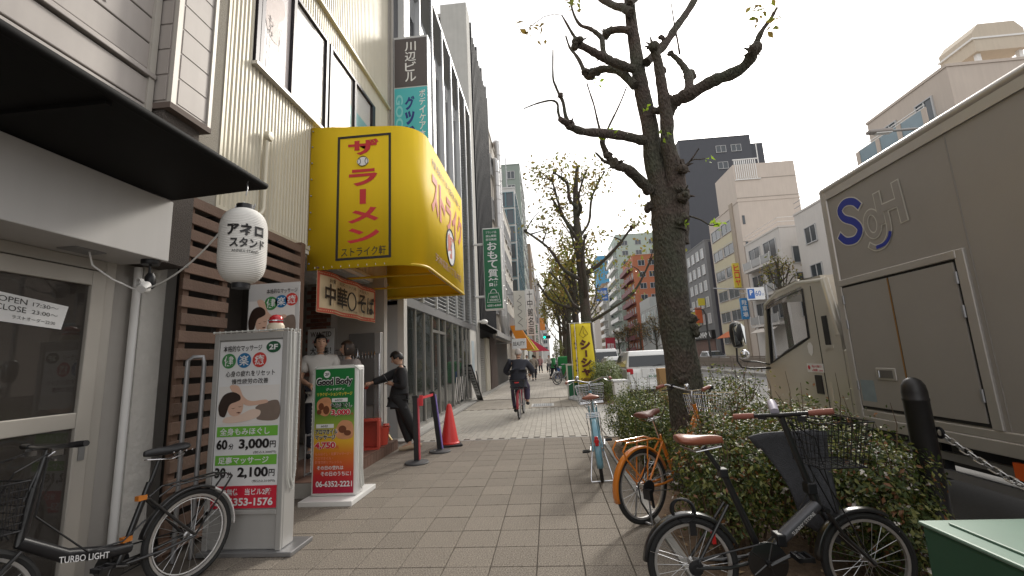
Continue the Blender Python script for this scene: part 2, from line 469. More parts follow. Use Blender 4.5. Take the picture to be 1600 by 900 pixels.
A = thing('corner_shop_building', 'near shop with black canopy, white fascia and grey horizontal metal boards above', 'building', (-3.3, 1.5, 0))
MB().box(-7, -3.32, -5, 3.3, 2.2, 9).box(-7, -3.305, 2.93, 3.2, 0, 2.2).box(-7, -5.2, -5, 3.3, 0, 2.2).box(-7, -3.32, 3.3, 3.42, 0, 9).box(-3.42, -3.3, 2.93, 3.06, 0, 2.3).box(-5.2, -3.3, -5, 2.93, 0, .03).build('wall', GREYW, A)
MB().box(-3.6, -3.27, 3.2, 3.42, 0, 2.35).build('pillar', PLASTER, A, bevel=.01)
MB().box(-3.8, -3.46, 3.42, 3.72, 0, 2.9).build('side_wall', GREYW, A)
MB().tube([(-3.26, 3.14, 0), (-3.26, 3.14, 2.28)], .028, 12).build('downpipe', WHITEP, A, smooth=True)
dr = MB().box(-3.33, -3.27, 2.81, 2.91, .03, 2.19).box(-3.33, -3.27, -1, 2.81, 2.08, 2.19).box(-3.33, -3.27, -1, 2.81, .03, .13).box(-3.33, -3.275, -1, 2.81, 1.08, 1.185).box(-3.34, -3.28, .9, 1.0, .13, 2.08)
dr = dr.build('sliding_door', CREAM, A, bevel=.006)
MB().box(-3.305, -3.298, 1.0, 2.81, 1.185, 2.08).build('pane', DOORGL, dr)
MB().box(-3.305, -3.298, 1.0, 2.81, .13, 1.08).build('pane', DOORGL, dr)
MB().box(-3.268, -3.262, 2.84, 2.88, .86, .99).build('handle', STEEL, dr)
MB().box(-3.36, -3.29, 2.915, 2.995, .0, 2.3).box(-3.36, -3.29, -1, 2.915, 2.2, 2.28).build('door_jamb', CREAM, A, bevel=.008)
fs_ = MB().box(-3.31, -2.9, -4, 3.03, 2.28, 2.765).build('fascia', FASCIA, A, bevel=.006)
MB().box(-3.2, -3.06, 2.5, 2.7, 2.272, 2.28).build('vent_grille', STEEL, fs_)
# stiff black canopy
cv = MB().hexa([(-3.4, -4, 2.80), (-2.1, -4, 2.79), (-2.1, 2.97, 2.79), (-2.92, 3.03, 2.78), (-3.4, -4, 2.92), (-2.1, -4, 2.83), (-2.1, 2.97, 2.83), (-2.92, 3.03, 2.90)])
cv = cv.build('canopy', CANOPY, A)
MB().tube([(-2.1, -4, 2.81), (-2.1, 2.97, 2.81), (-2.92, 3.03, 2.84)], .028, 10).build('edge_tube', CANOPY, cv, smooth=True)
for y in (-.6, .6, 1.8): MB().box(-2.9, -2.14, y, y + .03, 2.765, 2.79).build('rib', CANOPY, cv)
# horizontal boards above the canopy
zb = [2.86, 3.1, 3.33, 3.56, 3.79]
for i in range(4): MB().box(-3.3, -3.1, -4, 2.93, zb[i] + .006, zb[i + 1] - .006).build('board', BOARDM, A, bevel=.008)
MB().box(-3.32, -3.12, -4, 2.93, 2.85, 7.5).build('board_backing', DARKIN, A)
MB().box(-3.3, -3.07, -4, 2.95, 3.80, 3.845).build('ledge', BOARDM, A, bevel=.006)
for i in range(14):
    z0 = 3.87 + i * .235
    MB().box(-3.3, -3.11, -4, 2.93, z0 + .006, z0 + .229).build('board', BOARDM, A, bevel=.008)
ml = MB(); letters(ml, 'SR', (-3.11, 2.42, 4.15), LY, UZ, .12, .13, .02, lift=.004); ml.build('lettering', mat('scratched mark', (.12, .10, .09), .8), A)
MB().box(-3.12, -3.085, 2.90, 2.95, 2.9, 7.3).build('corner_trim', CREAM, A)
pz = MB().box(-3.4, -2.95, 2.97, 3.36, 3.6, 7.4).build('pilaster', BOARDM, A)
for i in range(16):
    z0 = 3.63 + i * .235
    MB().box(-2.955, -2.945, 3.03, 3.33, z0, z0 + .222).build('board', BOARDM, pz, bevel=.004)
    MB().box(-3.1, -2.99, 2.962, 2.972, z0, z0 + .222).build('board', BOARDM, pz, bevel=.004)
MB().box(-2.965, -2.93, 2.955, 3.0, 3.6, 7.4).box(-2.965, -2.93, 3.335, 3.37, 3.6, 7.4).build('corner_trim', CREAM, pz)
MB().box(-3.42, -2.93, 2.95, 3.38, 3.55, 3.6).build('ledge', mat('rusty ledge', (.12, .09, .075), .8), A)
MB().box(-3.42, -3.0, 2.97, 3.33, 2.3, 3.55).build('stucco_column', DARKST, A)
MB().box(-3.5, -3.13, 3.36, 3.72, 2.9, 11).build('stucco_wall', STUCCO, A)
MB().tube([(-3.11, 3.40, 2.9), (-3.11, 3.40, 11)], .022, 10).build('conduit', STUCCO, A, smooth=True)
# interior glimpsed through the door
inn = MB().box(-5.1, -4.3, .4, 2.7, .03, .95).build('counter', mat('brown counter', (.16, .085, .04), .6, nz=4, na=.3), A)
MB().box(-5.15, -5.0, .0, 2.8, 1.3, 1.34).box(-5.15, -5.0, .0, 2.8, 1.7, 1.74).build('shelf', mat('dark wood shelf', (.1, .06, .035), .7), A)
for i in range(14):
    c = [(.3, .05, .04), (.5, .4, .25), (.07, .12, .2), (.25, .22, .18), (.1, .25, .12)][i % 5]
    b = MB().lathe([(.03, 0), (.035, .02), (.035, .16), (.014, .2), (.014, .27)], 10, (-5.07, .15 + i * .18, 1.342 if i % 2 else 1.742))
    b.build('bottle', mat('bottle colour %d' % (i % 5), c, .25), A, smooth=True)
ppr = thing('opening_hours_paper', 'white paper with handwritten opening hours stuck on the door glass', 'notice', (-3.29, 2.6, 1.8))
MB().quad(*[Vector((-3.292, 0, 0)) + Vector((0, y, z)) for y, z in ((2.10, 1.80), (2.66, 1.75), (2.69, 1.91), (2.10, 1.985))]).build('sheet', PRINTW, ppr, solid=.002)
hw = MB(); letters(hw, 'OPEN', (-3.292, 2.30, 1.905), (0, 1, -.1), UZ, .15, .035, .0); letters(hw, '17:30〜', (-3.292, 2.48, 1.888), (0, 1, -.1), UZ, .15, .025)
letters(hw, 'CLOSE', (-3.292, 2.29, 1.855), (0, 1, -.1), UZ, .16, .035, .0); letters(hw, '23:00〜', (-3.292, 2.48, 1.84), (0, 1, -.1), UZ, .15, .025)
letters(hw, 'ラストオーダー22:30', (-3.292, 2.38, 1.80), (0, 1, -.1), UZ, .24, .025)
hw.build('lettering', PRINTB, ppr)

# hanging paper lantern
LN = thing('paper_lantern', 'white ribbed paper lantern with black brushed letters hanging from the canopy corner', 'lantern', (-2.12, 2.80, 1.98))
lx, ly = -2.12, 2.80
prof = []
NR = 44
for i in range(NR * 4 + 1):
    t = i / (NR * 4); z = 2.02 + t * .54
    rr = .056 + .094 * (1 - abs(2 * t - 1) ** 5) ** .8 + .0018 * math.cos(t * NR * 2 * math.pi)
    prof.append((rr, z))
MB().lathe(prof, 32, (lx, ly, 0)).build('shade', mat('lantern paper', (.74, .72, .68), .7, nz=12, na=.04), LN, smooth=80)
MB().lathe([(.04, 1.985), (.056, 1.985), (.058, 2.026), (.04, 2.026)], 24, (lx, ly, 0)).build('bottom_ring', BLACK, LN, smooth=True)
MB().lathe([(.04, 2.554), (.058, 2.554), (.056, 2.595), (.04, 2.595)], 24, (lx, ly, 0)).build('top_ring', BLACK, LN, smooth=True)
MB().ring((lx, ly, 2.60), (0, 1, 0), .075, .004, 16, 6, 0, math.pi, up=(1, 0, 0)).tube([(lx, ly, 2.67), (lx + .01, ly, 2.72), (lx - .01, ly + .02, 2.77), (lx, ly + .02, 2.80)], .004, 6).build('handle', STEEL, LN, smooth=True)
def wrap(mb, text, a0, z, w, h, bold):
    v, f = glyphs(text, bold); lo, hi = v.min(0), v.max(0); sz = hi - lo
    out = []
    for p in v:
        u = (p[0] - lo[0]) / sz[0] * w; zz = z + (p[1] - lo[1]) / sz[1] * h
        t = min(max((zz - 2.02) / .54, 0), 1); rr = .056 + .094 * (1 - abs(2 * t - 1) ** 5) ** .8 + .0045
        a = a0 + u / .148
        out.append((lx + rr * math.cos(a), ly + rr * math.sin(a), zz))
    mb.add(out, f)
wl_ = MB(); wrap(wl_, 'アネロ', R(-92), 2.33, .23, .085, .045); wrap(wl_, 'スタンド', R(-84), 2.245, .22, .07, .035); wrap(wl_, 'ANNEX STAND', R(-78), 2.21, .16, .02, .0)
wl_.build('lettering', PRINTB, LN)
SPOT = thing('spotlight', 'small black spotlight with white bulb under the fascia end', 'light', (-2.98, 2.98, 2.1))
MB().lathe([(.055, 2.245), (.06, 2.26), (.06, 2.28), (.01, 2.28)], 18, (-2.98, 2.96, 0)).build('mount', BLACK, SPOT, smooth=True)
MB().tube([(-2.98, 2.96, 2.25), (-2.98, 2.96, 2.18)], .01, 8).lathe([(.02, 2.06), (.035, 2.08), (.035, 2.15), (.02, 2.18), (.005, 2.18)], 16, (-2.97, 2.96, 0)).build('holder', BLACK, SPOT, smooth=True)
MB().tube([(-2.97, 2.94, 2.09), (-2.955, 2.90, 2.055), (-2.945, 2.87, 2.04)], [.028, .042, .03], 14).build('bulb', WHITEP, SPOT, smooth=True)
cbl = MB()
cbl.tube([(-3.1, 2.62, 2.27), (-3.09, 2.64, 2.18), (-3.05, 2.75, 2.1), (-3.0, 2.85, 2.05), (-2.98, 2.9, 2.04)], .006, 6)
p0, p1 = Vector((-2.98, 2.9, 2.04)), Vector((-2.25, 2.82, 2.5))
cbl.tube([p0.lerp(p1, t) + Vector((0, 0, -.16 * 4 * t * (1 - t) * .6)) for t in np.linspace(0, 1, 14)], .006, 6)
cbl.tube([p1, (-2.17, 2.8, 2.58), (-2.13, 2.8, 2.62)], .006, 6)
for k in range(3): cbl.ring((-2.985, 2.88 + k * .012, 2.09), (.3, 1, 0), .035, .005, 14, 6)
tag(cbl.build('power_cable', WHITEP, smooth=True), 'thin white cable looping from the fascia to the paper lantern', 'cable')

# ================================================================== building B (ramen shop)
CORR = mat('beige corrugated steel', (.56, .52, .42), .45, .15, nz=4, na=.04, streak=.1, dirt=.05)
WOOD = mat('weathered slat wood', (.165, .105, .076), .75, nz=7, na=.2, streak=.1, rand=.22, bump=.3, bscale=50)
WOODD = mat('dark post wood', (.13, .075, .05), .75, nz=8, na=.25)
WINF = mat('dark window frame', (.035, .03, .035), .4, .4)
B = thing('ramen_shop_building', 'beige corrugated steel building above a wooden slatted entrance and ramen shop', 'building', (-3.2, 5.9, 0))
cw = MB()
def ribs(y0, y1, z0, z1, X=-3.16, pitch=.062, d=.016):
    n = int(round((y1 - y0) / pitch)); q = (y1 - y0) / n
    ys = []
    for i in range(n):
        a = y0 + i * q; ys += [(a, X - d), (a + .30 * q, X - d), (a + .45 * q, X), (a + .85 * q, X)]
    ys.append((y1, X - d))
    vs = [(x, y, z) for z in (z0, z1) for y, x in ys]; m = len(ys)
    cw.add(vs, [(i, i + 1, m + i + 1, m + i) for i in range(m - 1)])
ribs(3.74, 4.16, 3.03, 6.9); ribs(4.16, 7.62, 3.03, 4.86); ribs(4.16, 7.62, 6.50, 6.9); ribs(7.62, 8.33, 3.03, 6.9); ribs(3.74, 8.33, 6.94, 11.5)
cw.build('corrugated_cladding', CORR, B)
MB().box(-7, -3.185, 3.45, 8.33, 3.0, 4.86).box(-7, -3.185, 3.45, 4.16, 4.86, 11.5).box(-7, -3.185, 7.62, 8.33, 4.86, 11.5).box(-7, -3.185, 4.16, 7.62, 6.5, 11.5).box(-7, -4, 4.16, 7.62, 4.86, 6.5).build('wall', GREYW, B)
MB().box(-3.19, -3.10, 3.73, 8.36, 6.885, 6.945).build('belt_course', CORR, B, bevel=.01)
MB().box(-3.2, -3.125, 3.73, 8.33, 2.985, 3.035).build('drip_edge', CORR, B)
MB().box(-3.2, -3.12, 3.722, 3.755, 3.0, 11.5).build('corner_trim', CORR, B)
MB().box(-3.4, -3.13, 8.33, 8.42, 2.7, 11.5).build('side_column', CONC, B)
MB().tube([(-3.1, 8.40, 2.8), (-3.1, 8.40, 11.5)], .04, 10).build('downpipe', GREYW, B, smooth=True)
FILMS = [mat('pale pink window film', (.66, .58, .57), .3, nz=1.6, na=.16), mat('white window film', (.72, .69, .68), .3, nz=1.5, na=.1),
         mat('beach window film', (.20, .48, .52), .3, nz=3, na=.3), mat('pale blue window film', (.35, .5, .56), .3, nz=3, na=.3)]
WGL = glass('window glass', (.12, .12, .12), .96, .05, .12)
def win_row(y0, y1, z0, z1, panes, films, posts):
    w = MB().box(-3.2, -3.135, y0, y1, z0, z0 + .05).box(-3.2, -3.135, y0, y1, z1 - .05, z1)
    for p in posts: w.box(-3.2, -3.135, p - .03, p + .03, z0 + .05, z1 - .05)
    w = w.build('window', WINF, B)
    for (a, b), f in zip(panes, films):
        MB().box(-3.170, -3.166, a, b, z0 + .05, z1 - .05).build('pane', WGL, w)
        MB().box(-3.186, -3.180, a + .01, b - .01, z0 + .06, z1 - .06).build('film', f, w)
    MB().box(-3.2, -3.09, y0 - .03, y1 + .03, z0 - .045, z0).build('sill', ALU, w, bevel=.005)
    return w
w1 = win_row(4.17, 5.78, 4.90, 6.48, [(4.3, 4.86), (4.92, 5.72)], FILMS[:2], (4.2, 4.27, 4.89, 5.75))
w2 = win_row(5.84, 7.60, 4.90, 6.48, [(5.92, 6.70), (6.76, 7.46)], [FILMS[1], FILMS[1]], (5.87, 6.73, 7.5, 7.57))
fm = MB(); fl = MB()
for (a, b) in ((5.94, 6.68), (6.78, 7.44)):
    rect(fm, (-3.179, a, 5.2), LY, UZ, 0.02, b - a - .02, .25, .72); flat(fl, (-3.179, a, 5.2), LY, UZ, [(.02, 0.0), (b - a - .02, 0.0), (b - a - .02, .23), (.3, .2), (.02, .12)])
fm.build('sea_print', FILMS[2], w2); fl.build('sand_print', mat('sand print', (.6, .5, .38), .4), w2)
cu = MB().grid(lambda u, v: (-3.178 + .004 * math.sin(u * 40), 5.93 + u * .5, 4.96 + v * (.42 - .3 * u)), 24, 2)
cu.build('red_curtain', mat('red curtain', (.22, .05, .035), .8, nz=12, na=.3), w2)
fg = MB()
for pts in ([(.05, .9), (.2, 1.15), (.38, 1.2), (.42, 1.0), (.3, .8), (.35, .55), (.2, .5), (.08, .62)], [(.7, .8), (.85, 1.1), (1.0, 1.0), (1.05, .7), (.9, .5), (.74, .55)]):
    flat(fg, (-3.179, 4.3, 4.95), LY, UZ, blob(pts))
fg.build('figure_print', mat('faded figure print', (.60, .47, .43), .4, nz=5, na=.12), w1)
lw = MB()
for k, t in enumerate(('もみほぐし', '癒し空間')):
    letters(lw, t, (-3.179, 4.4 + k * .22, 5.0), LY, UZ, .1, .75, .0, vertical=True)
lw.build('lettering', PRINTW, w1)
u = onX(585, 27, -3.16)
MB().box(-3.2, -3.12, 6.6, 8.05, 9.75, 11.4).build('window', WINF, B)
vp_ = MB().lathe([(.005, -3.13), (.055, -3.12), (.06, -3.09), (.05, -3.06), (.005, -3.055)], 20, (0, 4.40, 4.10), axis='X')
vp_.tube([(-3.11, 4.40, 4.05), (-3.11, 4.40, 3.22), (-3.11, 4.36, 3.14), (-3.11, 4.25, 3.10), (-3.11, 4.0, 3.10)], .026, 10)
vp_.build('vent_pipe', CORR, B, smooth=True)

# wooden slat screen with the stair entrance
SC = thing('slat_screen', 'brown horizontal wooden slat screen around the stair entrance behind the tall sign', 'screen', (-3.05, 4.2, 0))
for y in (3.36, 3.80): MB().box(-3.1, -3.062, y, y + .06, 0, 2.95).build('post', WOODD, SC)
MB().box(-3.12, -3.03, 5.04, 5.13, .0, 3.0).build('post', WOODD, SC, bevel=.006)
for i in range(20):
    z = .05 + i * .148
    y1 = 5.06 if z > 2.38 else 3.86
    MB().box(-3.06 + random.uniform(-.006, .003), -3.035, 3.33 + random.uniform(-.015, .01), y1, z, z + .096).build('slat', WOOD, SC, bevel=.004)
MB().box(-3.08, -3.03, 3.84, 5.06, 2.30, 2.36).build('lintel', WOODD, SC)
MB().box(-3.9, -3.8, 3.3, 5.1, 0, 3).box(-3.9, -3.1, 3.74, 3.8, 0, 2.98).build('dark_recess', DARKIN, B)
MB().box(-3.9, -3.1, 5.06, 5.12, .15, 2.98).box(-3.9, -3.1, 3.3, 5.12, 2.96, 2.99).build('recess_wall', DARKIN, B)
st_ = MB()
for i in range(6): st_.box(-3.8, -3.12, 4.0 + i * .2, 5.05, i * .18, (i + 1) * .18)
st_.build('stairs', CONC, B)
# poster in the entrance
def massage_art(par, org, w, h, sub=None):
    """flat printed picture: a dark-haired woman lying on her folded arms under a hand"""
    a, b = w, h
    bgm = MB(); rect(bgm, org, RX, UZ, 0, a, 0, b, .002); bgm.build('print_background', mat('print pale', (.74, .71, .68), .4, nz=3, na=.03), par)
    m1 = MB(); flat(m1, org, RX, UZ, [(x * a, y * b) for x, y in blob([(.18, 1.0), (.32, 1.0), (.42, .72), (.55, .6), (.78, .62), (.82, .55), (.68, .50), (.5, .48), (.4, .56), (.3, .7)])], .0046)
    flat(m1, org, RX, UZ, [(x * a, y * b) for x, y in blob([(.16, .45), (.2, .56), (.32, .63), (.40, .62), (.42, .45), (.38, .27), (.28, .22), (.2, .28)])], .005)
    m0 = MB(); flat(m0, org, RX, UZ, [(x * a, y * b) for x, y in blob([(.1, .08), (.15, .2), (.35, .24), (.55, .38), (.70, .35), (.68, .2), (.5, .1), (.25, .05)])], .0048); m0.build('arm_print', mat('print light skin', (.74, .57, .47), .4), par)
    m1.build('skin_print', mat('print skin', (.68, .44, .33), .4, nz=8, na=.06), par)
    m2 = MB(); flat(m2, org, RX, UZ, [(x * a, y * b) for x, y in blob([(.66, .12), (.70, .3), (.62, .42), (.75, .54), (.99, .58), (.99, .12)])], .0042)
    m2.build('shirt_print', mat('print brown shirt', (.20, .15, .12), .5, nz=20, na=.15), par)
    m3 = MB(); flat(m3, org, RX, UZ, [(x * a, y * b) for x, y in blob([(.03, .30), (.015, .51), (.09, .77), (.23, .85), (.35, .77), (.37, .65), (.30, .59), (.2, .52), (.15, .30), (.12, .21), (.06, .23)])], .0055)
    m3.build('hair_print', mat('print hair', (.035, .02, .015), .4), par)
    m4 = MB()
    for x, y in ((.26, .42), (.37, .46)): flat(m4, org, RX, UZ, [((x - .04) * a, (y + .01) * b), (x * a, (y - .01) * b), ((x + .04) * a, (y + .02) * b), (x * a, y * b + .002)], .006)
    flat(m4, org, RX, UZ, [(.31 * a, .31 * b), (.36 * a, .29 * b), (.39 * a, .32 * b), (.35 * a, .33 * b)], .006)
    m4.build('face_print', mat('print eyes', (.10, .03, .02), .5), par)
GRN, BLU, RED = mat('print green', (.05, .24, .07), .4), mat('print blue', (.02, .16, .36), .4), mat('print red2', (.60, .05, .04), .4)
def seal(par, c, r, m, ch):
    d = MB(); disc(d, c, RX, UZ, r, r, .004); d.build('seal', m, par)
    t = MB(); letters(t, ch, Vector(c) + Vector((-r * .68, 0, -r * .68)), RX, UZ, r * 1.36, r * 1.36, .01, lift=.006); t.build('lettering', PRINTW, par)
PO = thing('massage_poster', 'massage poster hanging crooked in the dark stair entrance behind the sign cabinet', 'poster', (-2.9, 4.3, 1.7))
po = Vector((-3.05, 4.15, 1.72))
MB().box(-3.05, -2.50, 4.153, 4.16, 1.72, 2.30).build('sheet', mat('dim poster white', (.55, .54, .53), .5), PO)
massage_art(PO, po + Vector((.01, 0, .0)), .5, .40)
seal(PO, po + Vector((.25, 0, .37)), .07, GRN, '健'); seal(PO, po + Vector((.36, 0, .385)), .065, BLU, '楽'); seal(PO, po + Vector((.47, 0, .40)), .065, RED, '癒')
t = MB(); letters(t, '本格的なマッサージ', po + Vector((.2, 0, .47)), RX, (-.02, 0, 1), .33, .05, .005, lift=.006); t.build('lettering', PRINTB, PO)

# ---- ramen shop ground floor: step, interior, side wall
BRTILE = mat('brown step tile', (.13, .075, .055), .5, nz=10, na=.2, rand=.2)
ST = MB().box(-4.6, -2.675, 4.9, 7.5, -.05, .148).build('step', CONC, B)
pr = None
for i in range(25):
    if pr is None: pr = MB().box(-2.675, -2.66, 4.902, 4.998, .0, .135).build('tile', BRTILE, ST)
    else: inst(pr, 'tile', ST, (0, i * .104, 0))
pr = None
for i in range(9):
    for j in range(3):
        if pr is None: pr = MB().box(-2.96, -2.662, 4.902, 5.19, .14, .156).build('tile', BRTILE, ST)
        else: inst(pr, 'tile', ST, (-j * .305, i * .287, 0))
SHOPW = mat('shop side wall', (.42, .395, .36), .7, nz=5, na=.05, streak=.06)
MB().box(-4.6, -2.93, 7.55, 7.7, .1, 3.0).build('side_wall', SHOPW, B)
sw = MB()
for i in range(16): sw.box(-3.9, -3.13, 5.125, 5.135 + .006, 1.0 + i * .12, 1.0 + i * .12 + .105)
sw.build('ribbed_panel', CORR, B)
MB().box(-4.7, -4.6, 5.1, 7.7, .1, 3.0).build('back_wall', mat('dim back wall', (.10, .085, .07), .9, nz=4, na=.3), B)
MB().box(-4.62, -3.14, 5.1, 7.6, 2.93, 2.985).build('ceiling', WHITEP, B)
for i in range(6): MB().box(-4.5 + i * .22, -4.31 + i * .22, 5.15, 7.55, 2.915, 2.93).build('ceiling_plank', WHITEP, B)
BRK = mat('red brown brick', (.20, .09, .065), .85, nz=20, na=.2, rand=.25)
bk = MB().box(-4.25, -3.80, 7.30, 7.55, .15, 2.93).build('brick_pier', mat('mortar', (.3, .28, .26), .9), B)
pr = None
for r_ in range(26):
    for c_ in range(3):
        z = 1.0 + r_ * .072; x = -4.245 + c_ * .15 + (.075 if r_ % 2 else 0)
        if x + .14 > -3.79: continue
        if pr is None: pr = MB().box(0, .142, 7.285, 7.30, 0, .062).build('brick', BRK, bk); base_loc = pr.location.copy(); pr.location = Vector((x, 0, z))
        else: inst(pr, 'brick', bk, (x, 0, z))
MB().box(-3.06, -2.94, 7.42, 7.548, .15, 2.0).build('service_box', ALU, B, bevel=.01)
MB().box(-3.55, -3.08, 7.47, 7.548, .75, 2.0).build('metal_panel', mat('grey panel door', (.22, .21, .20), .45, .4, nz=5, na=.1), B, bevel=.008)
MB().box(-3.36, -3.20, 7.53, 7.546, 2.28, 2.38).build('small_sign', mat('tiny dark green plate', (.03, .08, .04), .5), B)
pw = thing('help_wanted_poster', 'white help wanted poster on the brick pier inside the ramen shop', 'poster', (-4.0, 7.27, 1.7))
MB().box(-4.2, -3.72, 7.270, 7.276, 1.45, 2.1).build('sheet', PRINTW, pw)
t = MB(); letters(t, 'WANTED', (-4.15, 7.27, 1.96), RX, UZ, .38, .09, .02); letters(t, '大募集！', (-4.15, 7.27, 1.66), RX, UZ, .38, .12, .01); t.build('lettering', PRINTB, pw)
t = MB(); letters(t, 'スタッフ急募', (-4.12, 7.27, 1.85), RX, UZ, .32, .06, .01); t.build('lettering', PRINTR, pw)

# noren curtain
NO = thing('noren_curtain', 'cream noren curtain with red border and black Chinese noodle lettering over the shop entrance', 'curtain', (-3.0, 6.3, 2.2))
NCR = mat('noren cloth', (.62, .50, .32), .85, nz=9, na=.07); NRD = mat('noren red', (.5, .10, .06), .85)
cuts = [5.39, 5.75, 6.12, 6.49, 6.86, 7.23]
nx = lambda y: -2.99 + .025 * math.sin(y * 9)
for i in range(5):
    a, b = cuts[i] + .004, cuts[i + 1] - .004
    MB().grid(lambda u, v: (nx(a + u * (b - a)), a + u * (b - a), 2.15 + v * .58), 8, 1).build('panel', NCR, NO, solid=.004)
br = MB()
def nstrip(y0, y1, z0, z1, n=10):
    br.grid(lambda u, v: (nx(y0 + u * (y1 - y0)) + .006, y0 + u * (y1 - y0), z0 + v * (z1 - z0)), n, 1)
nstrip(5.395, 7.225, 2.155, 2.215, 40); nstrip(5.395, 7.225, 2.665, 2.725, 40); nstrip(5.395, 5.455, 2.215, 2.665, 3); nstrip(7.165, 7.225, 2.215, 2.665, 3)
br.build('border', NRD, NO)
kk = MB()
for i in range(44):
    y = 5.42 + i * .041
    kk.box(nx(y) + .008, nx(y) + .0095, y, y + .024, 2.178, 2.192).box(nx(y) + .008, nx(y) + .0095, y, y + .024, 2.688, 2.702)
kk.build('border_pattern', NCR, NO)
t = MB()
for ch, y, w in (('中', 5.50, .30), ('華', 5.84, .31), ('そ', 6.52, .30), ('ば', 6.86, .29)): letters(t, ch, (-2.955, y, 2.26), LY, UZ, w, .30, .02)
letters(t, '創業　昭和六十八年　大阪天六', (-2.955, 5.62, 2.58), LY, UZ, 1.3, .055, .0); letters(t, 'ストライク軒', (-2.955, 6.0, 2.225), LY, UZ, .5, .035, .0)
t.ring((-2.96, 6.32, 2.40), (1, 0, 0), .135, .011, 28, 6)
t.build('lettering', PRINTB, NO)
MB().tube([(-3.0, 5.36, 2.74), (-3.0, 7.26, 2.74)], .014, 8).build('rod', WOODD, NO)

# ---- big yellow awning sign
YEL = mat('yellow awning vinyl', (.88, .64, .026), .62, spec=.2, nz=2, na=.05, streak=.06)
_n, _l = YEL.node_tree.nodes, YEL.node_tree.links; _t = _n.new('ShaderNodeBsdfTranslucent'); _t.inputs['Color'].default_value = (.85, .55, .03, 1); _m = _n.new('ShaderNodeMixShader'); _m.inputs[0].default_value = .28
_l.new(_n['Principled BSDF'].outputs[0], _m.inputs[1]); _l.new(_t.outputs[0], _m.inputs[2]); _l.new(_m.outputs[0], _n['Material Output'].inputs['Surface'])
AW = thing('yellow_awning_sign', 'large yellow wraparound awning sign with red vertical ramen lettering', 'awning', (-2.4, 6.8, 2.7))
path = [(-3.16, 5.40), (-2.6, 5.40), (-2.02, 5.40)]
for k in range(1, 9):
    a = R(-90 + 90 * k / 8); path.append((-2.02 + .42 * math.cos(a), 5.82 + .42 * math.sin(a)))
path += [(-1.6, 6.5), (-1.6, 7.4), (-1.6, 8.3)]
ztop = lambda x: 4.70 + .08 * max(0, (-x - 2.0)) / 1.16
vs_, fs2 = [], []
for x, y in path: vs_ += [(x, y, 2.71), (x, y, 4.70 + (ztop(x) - 4.70))]
for i in range(len(path) - 1): fs2.append((2 * i, 2 * i + 2, 2 * i + 3, 2 * i + 1))
cov = MB(); cov.add(vs_, fs2); cov.quad((-1.6, 8.3, 2.71), (-3.16, 8.3, 2.71), (-3.16, 8.3, 4.78), (-1.6, 8.3, 4.70))
cov = cov.build('cover', YEL, AW, smooth=30, solid=.012)
top = MB(); n = len(path)
top.add([(x, y, ztop(x)) for x, y in path] + [(-3.16, 8.3, 4.78)], [tuple(range(n + 1))]); top.build('top_sheet', YEL, AW, solid=.01)
fr = MB(); fr.tube([(x + (.0 if i else 0), y + (.02 if y < 5.5 else 0), 2.73) for i, (x, y) in enumerate(path)], .02, 8)
fr.tube([(-3.14, 8.27, 2.73), (-1.62, 8.27, 2.73)], .02, 8)
for y in (6.3, 7.3): fr.tube([(-3.14, y, 2.76), (-1.62, y, 2.76)], .018, 8)
for p in ((-2.04, 5.44), (-1.63, 5.85), (-1.63, 7.3)): fr.tube([(p[0], p[1], 2.73), (p[0], p[1], 4.68)], .018, 8)
fr.build('frame', mat('yellow frame paint', (.62, .42, .02), .5), AW, smooth=True)
lc = MB()
for i in range(20): lc.ring((-1.62, 5.95 + i * .118, 2.74), (0, 1, .15), .028, .004, 8, 5)
for i in range(9): lc.ring((-3.05 + i * .12, 5.42, 2.74), (1, 0, .15), .028, .004, 8, 5)
lc.build('lacing', WHITEP, AW)
ey = MB()
for i in range(9): ey.ball((-3.13, 5.388, 2.8 + i * .24), .012, 8, 5)
ey.build('eyelets', STEEL, AW)
YF = 5.393
def pbox(x0, y0, x1, y1, Y=YF):
    a = onY(x0, y1, Y); b = onY(x1, y0, Y); return (a.x, Y, a.z), b.x - a.x, b.z - a.z
bo = MB(); o_, w_, h_ = pbox(524, 207, 611, 408)
for (a0, a1, b0, b1) in ((0, w_, 0, .034), (0, w_, h_ - .034, h_), (0, .034, .034, h_ - .034), (w_ - .034, w_, .034, h_ - .034)): rect(bo, o_, RX, UZ, a0, a1, b0, b1)
bo.build('black_border', PRINTB, AW)
RAM = mat('sign red', (.52, .022, .03), .45)
for ch, q in (('ザ', (544, 216, 592, 244)), ('ラ', (545, 262, 590, 292)), ('メ', (543, 322, 592, 350)), ('ン', (542, 354, 593, 381))):
    t = MB(); o_, w_, h_ = pbox(*q); letters(t, ch, o_, RX, UZ, w_, h_, .04); t.build('letter', RAM, AW)
t = MB(); o_, w_, h_ = pbox(562, 295, 572, 319); rect(t, o_, RX, UZ, 0, w_, 0, h_); t.build('letter', RAM, AW)
t = MB(); o_, w_, h_ = pbox(533, 383, 603, 402); letters(t, 'ストライク軒', o_, RX, UZ, w_, h_, .006); t.build('lettering', PRINTB, AW)
c_ = onY(567, 252, YF); bb_ = MB(); disc(bb_, c_, RX, UZ, .085, .062, .003); bb_.build('baseball_mark', PRINTW, AW)
t = MB()
for s in (-1, 1):
    pts = [(c_.x + s * (.062 - .03 * math.cos(a)), YF - .006, c_.z + .045 * math.sin(a)) for a in np.linspace(-1.2, 1.2, 9)]
    t.tube(pts, .004, 5)
for i in range(28):
    pass
t.ring((c_.x, YF - .004, c_.z), (0, 1, 0), .0735, .004, 30, 5); t.build('baseball_stitch', PRINTB, AW)
